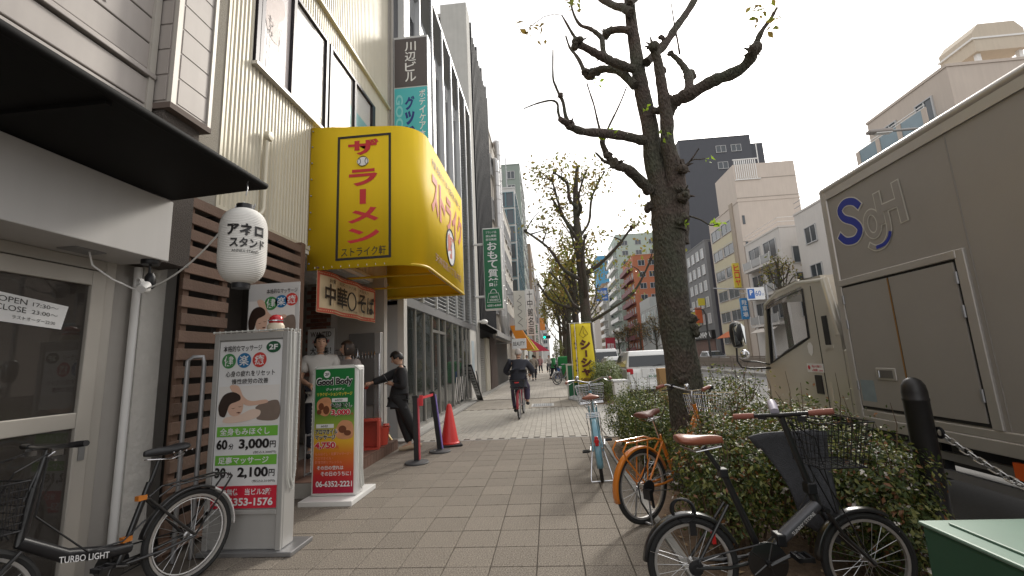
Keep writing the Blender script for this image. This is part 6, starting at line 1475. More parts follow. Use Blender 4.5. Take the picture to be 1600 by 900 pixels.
fd = MB(); fender(fd, .94, .25, 60, 178); fd.build('front_fender', BKF, FB, smooth=True, solid=.003)
st_ = MB()
for s in (-1, 1): st_.tube([(0, s * .05, .25), (-.235, s * .026, .33)], .0025, 5)
st_.build('fender_stay', CHROME, FB)
crankset(FB, .385, .27, .105, BKF, 25, .15); chain(FB, .385, .27, .10, .25, .04, BLACK)
bk_ = wire_basket(FB, .69, .98, .12, .17, .76, 1.0, BLACK, 6, .028)
MB().tube([(.72, -.05, .76), (.93, -.06, .25)], .004, 6).tube([(.72, .05, .76), (.93, .06, .25)], .004, 6).build('basket_stay', BLACK, FB)
lk_ = MB()
for k in range(3): lk_.ring((-.02 - .004 * k, -.01 + .01 * k, .53), (.2, 1, .2 * k - .2), .06, .006, 22, 6)
lk_.box(.0, .035, -.02, .02, .40, .47); lk_.build('coil_lock', BLACK, FB)
MB().box(.11, .13, -.035, -.02, .36, .42).build('side_reflector', mat('red reflector', (.5, .02, .02), .2), FB)
cbs = MB().tube([(.64, .03, 1.0), (.72, .06, .86), (.74, .03, .66), (.62, .02, .5), (.42, .02, .34)], .0035, 6).tube([(.60, -.05, 1.0), (.74, -.04, .9), (.78, -.03, .65), (.80, -.03, .5)], .0035, 6).build('brake_cable', BLACK, FB)
# ---- dark cover board leaning in the shrub behind the folding bicycle
cv_ = thing('dark_cover_sheet', 'dark grey felt sheet leaning in the shrub behind the folding bicycle', 'cover', (1.6, 3.1, 0))
q00, q10, q01, q11 = onY(1250, 815, 2.93), onY(1312, 850, 2.93), onY(1168, 676, 2.99), onY(1290, 668, 2.99)
def _cv(u, v):
    e = (abs(2 * u - 1) ** 4) * .03 * (1 if v > .85 else 0)
    p = q00.lerp(q10, u).lerp(q01.lerp(q11, u), v)
    return (p.x + .05 * math.sin(v * 3.1) * (1 - u), p.y - .05 * math.sin(u * 3.1) - .02 * math.sin(v * 6), p.z - e)
MB().grid(_cv, 16, 16).build('sheet', mat('dark felt', (.065, .067, .075), .85, nz=60, na=.25, bump=.4, bscale=160), cv_, smooth=True, solid=.02)

# ---- orange bicycle
OB_ = bike('orange_bicycle', 'orange city bicycle with brown saddle and rear rack beside the tree', (.72, 3.95, .0), R(36), 'bicycles parked at the planting bed')
ORP = mat('orange bike paint', (.62, .19, .022), .3, coat=.5, nz=5, na=.06)
wheel(OB_, 0, .30); wheel(OB_, 1.06, .30)
f = MB().tube([(.42, 0, .30), (.27, 0, .68)], .017, 10).tube([(.42, 0, .30), (.55, 0, .42), (.72, 0, .62), (.83, 0, .80)], .022, 12).tube([(.36, 0, .42), (.52, 0, .50), (.70, 0, .68), (.82, 0, .84)], .013, 10).tube([(.84, 0, .72), (.80, 0, .90)], .021, 12)
for s in (-1, 1): f.tube([(0, s * .06, .30), (.2, s * .05, .29), (.40, s * .03, .30)], .010, 8).tube([(0, s * .06, .30), (.28, s * .022, .62)], .009, 8)
f.build('frame', ORP, OB_, smooth=True)
f = MB()
for s in (-1, 1): f.tube([(.845, s * .05, .70), (.92, s * .052, .52), (1.06, s * .052, .30)], .011, 8)
f.build('fork', CHROME, OB_, smooth=True)
rk_ = MB()
for s in (-1, 1): rk_.tube([(.24, s * .05, .64), (.14, s * .06, .675), (-.20, s * .06, .675), (-.245, s * .06, .62), (-.22, s * .06, .56), (0, s * .062, .31)], .0075, 8).tube([(.05, s * .06, .67), (.0, s * .062, .31)], .006, 8)
for x in (-.14, .02, .12): rk_.tube([(x, -.06, .675), (x, .06, .675)], .006, 6)
rk_.build('rear_rack', ORP, OB_, smooth=True)
fd = MB(); fender(fd, 0, .30, 15, 195, .03); fd.build('rear_fender', ORP, OB_, smooth=True, solid=.003)
fd = MB(); fender(fd, 1.06, .30, 50, 178, .03); fd.build('front_fender', ORP, OB_, smooth=True, solid=.003)
MB().tube([(.27, 0, .66), (.205, 0, .83)], .013, 10).build('seat_post', CHROME, OB_, smooth=True)
saddle(OB_, .17, .865, mat('worn brown saddle', (.15, .055, .04), .45, nz=12, na=.2), .26, .10, .06, True)
crankset(OB_, .42, .30, .09, STEEL, -40, .16); chain(OB_, .42, .30, .085, .30)
MB().tube([(.80, 0, .90), (.775, 0, .99), (.79, 0, 1.02)], .014, 10).build('stem', CHROME, OB_, smooth=True)
hb = MB().tube([(.62, -.26, 1.06), (.74, -.25, 1.08), (.80, -.12, 1.04), (.80, 0, 1.02), (.80, .12, 1.04), (.74, .25, 1.08), (.62, .26, 1.06)], .011, 10).build('handlebar', CHROME, OB_, smooth=True)
grips(hb, [((.70, -.256, 1.075), (.60, -.26, 1.058)), ((.70, .256, 1.075), (.60, .26, 1.058))], GRIPB)
for s in (-1, 1): MB().tube([(.78, s * .2, 1.06), (.76, s * .22, 1.03), (.66, s * .25, 1.03)], .006, 6).box(.75, .80, s * .19, s * .23, 1.045, 1.085).build('brake_lever', BLACK, hb)
MB().ball((.80, .06, 1.065), .028, 12, 8).build('bell', CHROME, hb, smooth=True)
wire_basket(OB_, .90, 1.17, .15, .19, .78, .98, CHROME, 5, .025)
MB().box(-.06, -.02, -.13, -.06, .22, .30).tube([(-.03, -.075, .28), (.02, -.08, .20), (.03, -.08, .14)], .012, 8).lathe([(.02, -.085), (.06, -.08), (.06, -.065), (.02, -.06)], 16, (0, 0, .30), axis='Y').build('derailleur', BLACK, OB_)
MB().tube([(.0, .06, .28), (-.02, .09, .02), (-.06, .1, .0)], .008, 6).tube([(.0, -.06, .28), (-.02, -.09, .02)], .008, 6).tube([(-.02, -.09, .02), (-.02, .09, .02)], .008, 6).build('kickstand', STEEL, OB_)
lk_ = MB().tube([(.02, -.065, .52), (-.05, -.07, .40), (-.12, -.07, .34), (-.10, -.07, .20), (-.03, -.07, .10), (.02, -.07, .05)], .006, 6).build('cable_lock', BLACK, OB_)

# ---- blue bicycle
BB = bike('blue_bicycle', 'light blue city bicycle seen from behind at the edge of the pavement', (.52, 5.25, 0), R(85), 'bicycles parked at the planting bed', lean=R(-4))
BLP = mat('light blue bike paint', (.15, .33, .42), .3, coat=.5, nz=5, na=.06)
wheel(BB, 0, .33); wheel(BB, 1.12, .33)
f = MB().tube([(.46, 0, .30), (.30, 0, .74)], .017, 10).tube([(.46, 0, .30), (.60, 0, .38), (.80, 0, .60), (.90, 0, .78)], .021, 12).tube([(.385, 0, .50), (.6, 0, .56), (.8, 0, .72), (.89, 0, .84)], .015, 10).tube([(.91, 0, .74), (.865, 0, .94)], .021, 12)
for s in (-1, 1): f.tube([(0, s * .06, .33), (.2, s * .055, .31), (.44, s * .03, .30)], .010, 8).tube([(0, s * .06, .33), (.31, s * .022, .70)], .009, 8)
f.build('frame', BLP, BB, smooth=True)
f = MB()
for s in (-1, 1): f.tube([(.915, s * .05, .73), (.98, s * .052, .56), (1.12, s * .052, .33)], .011, 8)
f.build('fork', BLP, BB, smooth=True)
fd = MB(); fender(fd, 0, .33, 10, 200, .034); fd.build('rear_fender', BLP, BB, smooth=True, solid=.003)
fd = MB(); fender(fd, 1.12, .33, 45, 185, .034); fd.build('front_fender', BLP, BB, smooth=True, solid=.003)
MB().tube([(-.37, 0, .50), (-.388, 0, .50)], .028, 14).box(-.385, -.36, -.02, .02, .45, .55).build('rear_reflector', mat('red reflector', (.5, .02, .02)), BB, bevel=.01)
rk_ = MB()
for s in (-1, 1): rk_.tube([(.27, s * .05, .70), (.14, s * .075, .735), (-.24, s * .075, .735)], .006, 8).tube([(-.16, s * .075, .735), (0, s * .065, .34)], .005, 6)
for x in (-.24, -.1, .04, .14): rk_.tube([(x, -.075, .735), (x, .075, .735)], .005, 6)
for y in (-.025, .025): rk_.tube([(-.24, y, .735), (.2, y, .735)], .004, 6)
rk_.build('rear_rack', CHROME, BB, smooth=True)
MB().tube([(.30, 0, .72), (.245, 0, .87)], .013, 10).build('seat_post', CHROME, BB, smooth=True)
saddle(BB, .21, .91, LEATH, .27, .115, .03)
sp = MB()
for s in (-1, 1): sp.tube([(.12 + .014 * math.cos(i * .9), s * .05 + .014 * math.sin(i * .9), .80 + i * .004) for i in range(18)], .0035, 5)
sp.build('saddle_spring', CHROME, BB)
crankset(BB, .46, .30, .09, STEEL, 10, .165)
MB().lathe([(.02, -.068), (.105, -.066), (.105, -.05), (.02, -.048)], 24, (.46, 0, .30), axis='Y').box(0, .46, -.066, -.05, .26, .36).build('chain_case', STEEL, BB, smooth=True)
MB().tube([(.865, 0, .94), (.84, 0, 1.03), (.86, 0, 1.05)], .014, 10).build('stem', CHROME, BB, smooth=True)
hb = MB().tube([(.58, -.29, 1.09), (.70, -.28, 1.10), (.79, -.18, 1.10), (.85, -.06, 1.06), (.86, 0, 1.05), (.85, .06, 1.06), (.79, .18, 1.10), (.70, .28, 1.10), (.58, .29, 1.09)], .011, 10).build('handlebar', CHROME, BB, smooth=True)
grips(hb, [((.68, -.282, 1.10), (.56, -.29, 1.088)), ((.68, .282, 1.10), (.56, .29, 1.088))], GRIPB)
for s in (-1, 1): MB().tube([(.78, s * .2, 1.09), (.74, s * .25, 1.06), (.64, s * .28, 1.055)], .005, 6).build('brake_lever', CHROME, hb)
MB().ball((.80, .15, 1.13), .028, 12, 8).build('bell', CHROME, hb, smooth=True)
wire_basket(BB, .97, 1.27, .16, .20, .76, 1.0, CHROME, 5, .035)
kd = MB()
for s in (-1, 1): kd.tube([(0, s * .07, .32), (-.03, s * .12, .05), (-.06, s * .12, .012)], .008, 6)
kd.tube([(-.06, -.12, .012), (-.06, .12, .012)], .008, 6).build('kickstand', CHROME, BB, smooth=True)

# ---- black bicycle at the near left
dvec = Vector((-.27, -.965)); hd = math.atan2(dvec.y, dvec.x)
LB = bike('black_city_bicycle', 'black bicycle with thick lettered tube and wire basket by the sliding door', (-2.57, 3.05, 0), hd, None, lean=R(3))
wheel(LB, 0, .30); wheel(LB, 1.06, .30)
BKP = MATS['black bike paint']
MB().tube([(.87, 0, .56), (.83, 0, .84)], .022, 12).build('head_tube', BKP, LB, smooth=True)
f = MB().tube([(.42, 0, .28), (.27, 0, .72)], .018, 10)
for s in (-1, 1): f.tube([(0, s * .06, .30), (.2, s * .05, .28), (.40, s * .03, .28)], .010, 8).tube([(0, s * .06, .30), (.28, s * .022, .62)], .009, 8)
f.build('frame', BKP, LB, smooth=True)
mt_ = MB().tube([(.36, 0, .36), (.45, 0, .37), (.68, 0, .44), (.87, 0, .58)], [.03, .036, .036, .03], 14).build('main_tube', mat('satin black tube', (.02, .02, .022), .35), LB, smooth=True)
t = MB(); letters(t, 'TURBO LIGHT', (.72, .039, .415), Vector((-.26, 0, -.07)), UZ, .24, .035, .01); t.build('lettering', PRINTW, mt_)
f = MB()
for s in (-1, 1): f.tube([(.88, s * .05, .54), (.94, s * .052, .48), (1.06, s * .052, .30)], .011, 8)
f.build('fork', BKP, LB, smooth=True)
MB().tube([(.83, 0, .84), (.79, 0, 1.03)], .017, 10).tube([(.80, 0, 1.0), (.87, 0, .78)], .008, 8).build('stem', BKP, LB, smooth=True)
hb = MB().tube([(.77, -.29, 1.05), (.80, -.1, 1.04), (.80, .1, 1.04), (.77, .29, 1.05)], .012, 10).build('handlebar', BKP, LB, smooth=True)
grips(hb, [((.785, -.2, 1.047), (.77, -.31, 1.05)), ((.785, .2, 1.047), (.77, .31, 1.05))], BLACK)
for s in (-1, 1): MB().tube([(.81, s * .14, 1.03), (.86, s * .16, 1.0), (.865, s * .25, .985)], .0055, 6).box(.79, .84, s * .11, s * .15, 1.0, 1.04).build('brake_lever', CHROME, hb)
cb_ = MB()
cb_.tube([(.83, .12, 1.02), (.98, .16, .95), (1.02, .1, .8), (.95, .04, .62)], .004, 6).tube([(.83, -.12, 1.02), (.96, -.14, .98), (1.0, -.06, .8), (.9, -.03, .6)], .004, 6).tube([(.83, .1, 1.0), (.85, .08, .7), (.6, .05, .43), (.42, .04, .42), (.3, .03, .5)], .005, 6).build('brake_cable', BLACK, LB)
MB().tube([(.27, 0, .70), (.215, 0, .86)], .0135, 10).build('seat_post', BKP, LB, smooth=True)
saddle(LB, .18, .895, BLKS, .27, .085, -.05, True)
rk_ = MB()
for s in (-1, 1): rk_.tube([(.24, s * .05, .62), (.16, s * .06, .665), (-.20, s * .06, .665), (-.27, s * .05, .63), (0, s * .064, .31)], .0065, 8)
for x in (-.2, -.08, .04, .14): rk_.tube([(x, -.06, .665), (x, .06, .665)], .005, 6)
rk_.build('rear_rack', BKP, LB, smooth=True)
fd = MB(); fender(fd, 0, .30, 15, 120, .03); fd.build('rear_fender', BKP, LB, smooth=True, solid=.003)
fd = MB(); fender(fd, 0, .30, 120, 185, .03); fd.build('fender_tip', WHITEP, LB, smooth=True, solid=.003)
crankset(LB, .42, .28, .09, BKP, 200, .16); chain(LB, .42, .28, .085, .30, .035, BLACK)
for z_, x_ in ((.62, .31), (.40, .38)): MB().box(x_ - .02, x_ + .03, -.02, .02, z_, z_ + .03).build('orange_sticker', mat('orange sticker', (.6, .2, .03), .5), LB)
wire_basket(LB, .93, 1.25, .15, .19, .66, .90, BLACK, 6, .03)
lt_ = MB().lathe([(.02, 0), (.035, .01), (.035, .05), (.01, .06)], 14, (1.04, .0, .55), axis='X').build('front_lamp', CHROME, LB, smooth=True)
MB().ring((0, 0, .30), (0, 1, 0), .235, .004, 40, 5).build('rim_line', WHITEP, LB)

# ---- simple parked bicycles in the distance
def far_bike(label, loc, hd, col, group):
    t = bike('parked_bicycle', label, loc, hd, group)
    wheel(t, 0, .32, n=12); wheel(t, 1.08, .32, n=12)
    f = MB().tube([(.44, 0, .30), (.28, 0, .80)], .018, 8).tube([(.44, 0, .30), (.6, 0, .4), (.86, 0, .8)], .02, 8).tube([(.87, 0, .72), (.82, 0, 1.0)], .018, 8)
    for s in (-1, 1): f.tube([(0, s * .06, .32), (.44, s * .03, .30)], .01, 6).tube([(0, s * .06, .32), (.29, s * .02, .72)], .009, 6).tube([(.88, s * .05, .7), (1.08, s * .05, .32)], .011, 6)
    f.build('frame', mat('far bike %s' % str(col), col, .4), t, smooth=True)
    saddle(t, .22, .88, BLKS); MB().tube([(.62, -.27, 1.02), (.78, -.2, 1.04), (.82, 0, 1.0), (.78, .2, 1.04), (.62, .27, 1.02)], .012, 8).build('handlebar', STEEL, t, smooth=True)
    wire_basket(t, .92, 1.22, .15, .19, .72, .96, STEEL, 4, .05, r=.004)
    fd = MB(); fender(fd, 0, .32, 20, 190, .03, n=12); fender(fd, 1.08, .32, 40, 180, .03, n=12); fd.build('fender', STEEL, t, solid=.004)
    return t
far_bike('silver parked bicycle nearest in the row down the pavement', (.35, 23.2, 0), R(40), (.3, .3, .32), 'bicycles parked down the pavement')
far_bike('dark parked bicycle second in the row down the pavement', (.45, 24.4, 0), R(48), (.03, .03, .03), 'bicycles parked down the pavement')
far_bike('dark red parked bicycle third in the row down the pavement', (.4, 25.6, 0), R(42), (.16, .04, .04), 'bicycles parked down the pavement')
# ================================================================== shrubs
LEAF_A = leafmat('shrub leaf', (.055, .08, .022)); LEAF_B = leafmat('shrub leaf light', (.21, .215, .07)); LEAF_C = leafmat('variegated leaf', (.20, .23, .12)); LEAF_R = leafmat('bronze leaf', (.19, .085, .035))  # dark and light leaf tones spread apart to paint in highlights and depth
FLW = mat('white flower', (.62, .57, .52), .6); TWIG = mat('shrub twig', (.10, .065, .04), .85, nz=20, na=.3)
def leaf_cloud(pos, nrm, size, rng, ratio=.5, fold=.25):
    """arrays of leaf centres and normals -> vertices and faces (each leaf a folded diamond of two triangles)"""
    n = len(pos)
    rnd = rng.normal(size=(n, 3)); d = np.cross(nrm, rnd); d /= np.linalg.norm(d, axis=1)[:, None] + 1e-9
    s = np.cross(nrm, d); s /= np.linalg.norm(s, axis=1)[:, None] + 1e-9
    L = size * rng.uniform(.6, 1.3, size=(n, 1))
    a = pos - d * L * .5; b = pos + s * L * ratio * .5 + nrm * L * fold * .3; c = pos + d * L * .5 - nrm * L * fold * .3; e = pos - s * L * ratio * .5 + nrm * L * fold * .3
    v = np.empty((n * 4, 3)); v[0::4] = a; v[1::4] = b; v[2::4] = c; v[3::4] = e
    i = np.arange(n) * 4
    f = np.empty((n * 2, 3), int); f[0::2] = np.stack([i, i + 1, i + 2], 1); f[1::2] = np.stack([i, i + 2, i + 3], 1)
    return v, f
def mesh_np(name, v, f, mats, mi, parent):
    W, local = WM[parent]
    v = v - np.array(W.to_translation())
    me = bpy.data.meshes.new(name)
    me.vertices.add(len(v)); me.vertices.foreach_set('co', v.astype(np.float32).ravel())
    me.loops.add(len(f) * 3); me.loops.foreach_set('vertex_index', f.astype(np.int32).ravel())
    me.polygons.add(len(f)); me.polygons.foreach_set('loop_start', np.arange(len(f), dtype=np.int32) * 3)
    for m in mats: me.materials.append(m)
    me.polygons.foreach_set('material_index', mi.astype(np.int32)); me.update(calc_edges=True)
    o = bpy.data.objects.new(name, me); COL.objects.link(o); o.parent = parent; WM[o] = WM[parent]
    return o
def shrub(name, label, blobs, n, size, mats, w, flowers=0, group=None, seed=1, spikes=0, zmin=.0):
    """blobs: list of (cx, cy, cz, rx, ry, rz)"""
    rng = np.random.default_rng(seed)
    bl = np.array(blobs, float); c0 = bl[:, :3].mean(0)
    t = thing(name, label, 'shrub', (c0[0], c0[1], -.02), group=group)
    vol = (bl[:, 3] * bl[:, 4] * bl[:, 5]) ** .67; pick = rng.choice(len(bl), size=n, p=vol / vol.sum())
    d = rng.normal(size=(n, 3)); d /= np.linalg.norm(d, axis=1)[:, None]
    ph = rng.uniform(0, 6, 6)
    bump = 1 + .13 * np.sin(d[:, 0] * 7 + ph[0] + pick) + .12 * np.sin(d[:, 1] * 9 + ph[1] + pick * 2) + .10 * np.sin(d[:, 2] * 8 + ph[2])
    rad = rng.uniform(.45, 1, n) ** .45 * bump
    b = bl[pick]; pos = b[:, :3] + d * b[:, 3:] * rad[:, None]
    keep = pos[:, 2] > zmin + rng.uniform(0, .12, n); pos = pos[keep]; d = d[keep]
    nrm = d + rng.normal(size=d.shape) * .55 + np.array([0, 0, .35]); nrm /= np.linalg.norm(nrm, axis=1)[:, None]
    v, f = leaf_cloud(pos, nrm, size, rng)
    mi = np.repeat(rng.choice(len(mats), size=len(pos), p=w), 2)
    o = mesh_np('foliage', v, f, mats, mi, t); o['kind'] = 'stuff'
    tw = MB()
    for (cx, cy, cz, rx, ry, rz) in blobs:
        for k in range(9):
            a = rng.uniform(0, 6.28); e = rng.uniform(.3, .95)
            q = Vector((cx + rx * e * math.cos(a), cy + ry * e * math.sin(a), cz + rz * rng.uniform(-.2, .8)))
            p0 = Vector((cx + rx * .25 * math.cos(a), cy + ry * .25 * math.sin(a), -.05))
            mid = p0.lerp(q, .5) + Vector((rng.uniform(-.08, .08), rng.uniform(-.08, .08), rng.uniform(0, .08)))
            tw.tube([p0, mid, q], [.011, .007, .003], 5)
    for k in range(spikes):
        bb = blobs[k % len(blobs)]; a = rng.uniform(0, 6.28); r_ = rng.uniform(0, .7)
        p0 = Vector((bb[0] + bb[3] * r_ * math.cos(a), bb[1] + bb[4] * r_ * math.sin(a), bb[2] + bb[5] * .7)); q = p0 + Vector((rng.uniform(-.12, .12), rng.uniform(-.12, .12), rng.uniform(.15, .4)))
        tw.tube([p0, p0.lerp(q, .5) + Vector((.02, 0, 0)), q], [.004, .003, .0015], 4)
    tw.build('stems', TWIG, t)
    if spikes:
        pp = []
        for k in range(spikes * 7): 
            bb = blobs[k % len(blobs)]; a = rng.uniform(0, 6.28); r_ = rng.uniform(0, .8)
            pp.append((bb[0] + bb[3] * r_ * math.cos(a), bb[1] + bb[4] * r_ * math.sin(a), bb[2] + bb[5] * rng.uniform(.85, 1.3)))
        pp = np.array(pp); nn = rng.normal(size=pp.shape) + np.array([0, 0, .8]); nn /= np.linalg.norm(nn, axis=1)[:, None]
        v, f = leaf_cloud(pp, nn, size * .9, rng); o = mesh_np('shoots', v, f, mats, np.repeat(rng.choice(len(mats), size=len(pp), p=w), 2), t); o['kind'] = 'stuff'
    if flowers:
        k = rng.choice(len(pos), flowers); p = pos[k] + d[k] * .02
        p = np.repeat(p, 4, 0) + rng.normal(size=(flowers * 4, 3)) * .014; nn = np.repeat(d[k], 4, 0) + rng.normal(size=(flowers * 4, 3)) * .7; nn /= np.linalg.norm(nn, axis=1)[:, None]
        v, f = leaf_cloud(p, nn, .024, rng, .7); o = mesh_np('flowers', v, f, [FLW], np.zeros(len(f)), t); o['kind'] = 'stuff'
    return t
HG = 'shrubs in the planting bed'
MX = [LEAF_A, LEAF_B, LEAF_R]; WX = [.58, .32, .10]
shrub('abelia_shrub', 'flowering abelia shrub behind the black folding bicycle', [(1.45, 3.6, .48, .46, .5, .46), (1.22, 3.5, .42, .34, .38, .42), (1.75, 3.55, .46, .45, .5, .44), (1.35, 3.95, .5, .38, .4, .40), (1.12, 3.25, .34, .24, .25, .34), (2.05, 3.6, .5, .32, .55, .46), (2.0, 4.0, .52, .35, .45, .44)], 20000, .036, MX, WX, 240, HG, 3, 26, zmin=.13)
shrub('abelia_shrub', 'dense shrub between the folding bicycle and the bollard', [(1.95, 3.1, .38, .34, .32, .44), (2.12, 3.25, .44, .26, .35, .44), (2.0, 2.95, .28, .26, .22, .32)], 8500, .036, MX, WX, 70, HG, 4, 6)
shrub('abelia_shrub', 'shrub mass right of the tree in front of the truck cab', [(1.98, 4.7, .55, .33, .5, .50), (2.02, 5.4, .57, .34, .55, .52), (1.9, 6.2, .5, .42, .6, .46), (2.1, 6.9, .46, .35, .6, .44), (1.9, 7.5, .42, .4, .5, .40)], 18000, .038, MX, [.5, .42, .08], 120, HG, 5, 46)
shrub('abelia_shrub', 'clipped green shrub left of the trunk beside the blue bicycle', [(1.22, 5.9, .43, .34, .5, .43), (1.27, 6.6, .46, .38, .5, .45), (1.22, 7.3, .45, .38, .5, .44), (1.15, 5.4, .4, .26, .34, .38), (1.6, 7.6, .42, .4, .4, .4)], 18000, .036, [LEAF_A, LEAF_B], [.68, .32], 30, HG, 6, 30)
shrub('variegated_shrub', 'pale leaved round shrub behind the yellow banners', [(1.75, 14.3, .7, .55, .8, .62), (2.0, 15.4, .62, .5, .9, .6), (1.35, 15.2, .55, .4, .8, .5)], 11000, .06, [LEAF_C, LEAF_A], [.7, .3], 0, HG, 7)
shrub('low_shrub', 'low shrub along the bed beyond the banners', [(1.4, 17.5, .3, .45, 1.2, .35), (1.5, 20, .3, .45, 1.4, .4), (1.3, 24, .3, .4, 1.5, .4), (1.4, 28, .3, .45, 1.6, .4)], 7000, .07, [LEAF_C, LEAF_A], [.4, .6], 0, HG, 8)
# a plant standing behind the pavement bicycles far away
shrub('potted_conifer', 'small bright green bush beside the green tarpaulin', [(.75, 34, 2.2, .45, .45, .6), (.75, 34, 1.6, .35, .35, .5)], 1600, .09, [LEAF_B], [1.0], 0, None, 9, zmin=1.1)

# ================================================================== trees
BARK = bpy.data.materials.new('plane bark'); BARK.use_nodes = True
Nb, Lb = BARK.node_tree.nodes, BARK.node_tree.links
tcb = Nb.new('ShaderNodeTexCoord'); mpb = Nb.new('ShaderNodeMapping'); mpb.inputs['Scale'].default_value = (1, 1, .5); Lb.new(tcb.outputs['Object'], mpb.inputs['Vector'])
vb = Nb.new('ShaderNodeTexVoronoi'); vb.inputs['Scale'].default_value = 46; Lb.new(mpb.outputs[0], vb.inputs['Vector'])
nb = Nb.new('ShaderNodeTexNoise'); nb.inputs['Scale'].default_value = 2.2; nb.inputs['Detail'].default_value = 8; Lb.new(tcb.outputs['Object'], nb.inputs['Vector'])
nb2 = Nb.new('ShaderNodeTexNoise'); nb2.inputs['Scale'].default_value = 38; nb2.inputs['Detail'].default_value = 6; Lb.new(mpb.outputs[0], nb2.inputs['Vector'])
crb = Nb.new('ShaderNodeValToRGB'); crb.color_ramp.elements[0].position = .40; crb.color_ramp.elements[0].color = (.075, .055, .045, 1); crb.color_ramp.elements[1].position = .62; crb.color_ramp.elements[1].color = (.062, .064, .044, 1)
Lb.new(nb.outputs['Fac'], crb.inputs[0])
hsb = Nb.new('ShaderNodeHueSaturation'); mb_ = Nb.new('ShaderNodeMath'); mb_.operation = 'MULTIPLY_ADD'; mb_.inputs[1].default_value = 1.7; mb_.inputs[2].default_value = .25; Lb.new(nb2.outputs['Fac'], mb_.inputs[0]); Lb.new(mb_.outputs[0], hsb.inputs['Value']); Lb.new(crb.outputs[0], hsb.inputs['Color'])
Lb.new(hsb.outputs[0], Nb['Principled BSDF'].inputs['Base Color']); Nb['Principled BSDF'].inputs['Roughness'].default_value = .9
mm = Nb.new('ShaderNodeMath'); mm.operation = 'MULTIPLY_ADD'; Lb.new(vb.outputs['Distance'], mm.inputs[0]); mm.inputs[1].default_value = .8; Lb.new(nb2.outputs['Fac'], mm.inputs[2])
bpb = Nb.new('ShaderNodeBump'); bpb.inputs['Strength'].default_value = .9; bpb.inputs['Distance'].default_value = .03; Lb.new(mm.outputs[0], bpb.inputs['Height']); Lb.new(bpb.outputs[0], Nb['Principled BSDF'].inputs['Normal'])
PLEAF = leafmat('plane leaf', (.16, .17, .045), .4, .45); PLEAF2 = leafmat('dry plane leaf', (.24, .16, .06), .4, .35); YLEAF = leafmat('fresh plane leaf', (.26, .36, .05), .2, .5)
def spline(pts, rs, step=3):
    P_ = [Vector(p) for p in pts]; n = len(P_); op, orr = [], []
    for i in range(n - 1):
        p0, p1, p2, p3 = P_[max(i - 1, 0)], P_[i], P_[i + 1], P_[min(i + 2, n - 1)]
        for k in range(step):
            t = k / step
            op.append(.5 * ((2 * p1) + (p2 - p0) * t + (2 * p0 - 5 * p1 + 4 * p2 - p3) * t * t + (3 * p1 - p0 - 3 * p2 + p3) * t ** 3)); orr.append(rs[i] + (rs[i + 1] - rs[i]) * t)
    op.append(P_[-1]); orr.append(rs[-1]); return op, orr
def limb(mb, pts, rs, seg=10, step=4, rough=.12, rng=random):
    p, r = spline(pts, rs, step)
    r = [x * (1 + rng.uniform(-rough, rough)) for x in r]
    mb.tube(p, r, seg)
def knob(mb, c, r, rng=random):
    for k in range(5):
        o = Vector((rng.uniform(-1, 1), rng.uniform(-1, 1), rng.uniform(-1, 1))) * r * .55
        mb.ball(Vector(c) + o, tuple(r * rng.uniform(.45, .8) for _ in range(3)), 8, 6)
    for k in range(7):
        d = Vector((rng.uniform(-1, 1), rng.uniform(-1, 1), rng.uniform(-.6, 1))).normalized()
        mb.tube([Vector(c) + d * r * .5, Vector(c) + d * r * rng.uniform(1.1, 1.7)], [r * .22, r * .06], 5)
def leaves_at(points, size, per, rng, spread):
    pos = np.repeat(np.array(points), per, 0) + rng.normal(size=(len(points) * per, 3)) * spread
    nrm = rng.normal(size=pos.shape) + np.array([0, -.3, .3]); nrm /= np.linalg.norm(nrm, axis=1)[:, None]
    return leaf_cloud(pos, nrm, size, rng, .55, .3)
T1 = thing('plane_tree', 'big pollarded plane tree with mossy trunk and knobbly bare branches in the foreground', 'tree', (1.47, 5.0, 0))
TY = 5.0
def px3(pts, dy0=0.0, dy1=0.0):
    n = len(pts); return [onY(x, y, TY + dy0 + (dy1 - dy0) * i / max(1, n - 1)) for i, (x, y) in enumerate(pts)]
PXM = 5.3 / FPX      # metres per photo pixel at the tree
tk = MB()
base = onY(1086, 700, TY)
tr_pts = [onY(1090, 790, TY), onY(1088, 730, TY), onY(1075, 640, TY), onY(1066, 570, TY), onY(1052, 480, TY), onY(1046, 400, TY), onY(1044, 345, TY), onY(1041, 310, TY)]
tr_pts[0].z = -.05
limb(tk, tr_pts, [.26, .215, .195, .182, .174, .176, .19, .185], 20, 4, .03)
limb(tk, px3([(1041, 330), (1030, 285), (1020, 240), (1016, 200), (1007, 160), (1001, 132), (996, 100), (992, 72), (986, 30), (982, -20), (978, -80), (972, -140)], 0, .15), [.16, .13, .112, .10, .096, .092, .086, .078, .07, .065, .055, .045], 14, 4, .05)
limb(tk, px3([(1052, 360), (1056, 300), (1052, 262), (1043, 225), (1042, 190), (1038, 160), (1033, 128), (1027, 92), (1020, 74)], -.05, -.25), [.15, .12, .10, .082, .076, .07, .063, .054, .045], 14, 4, .06)
limb(tk, px3([(1058, 380), (1062, 330), (1060, 290), (1062, 250)], .05, -.1), [.13, .105, .085, .055], 12, 4, .08)
tk.build('trunk', BARK, T1, smooth=70)
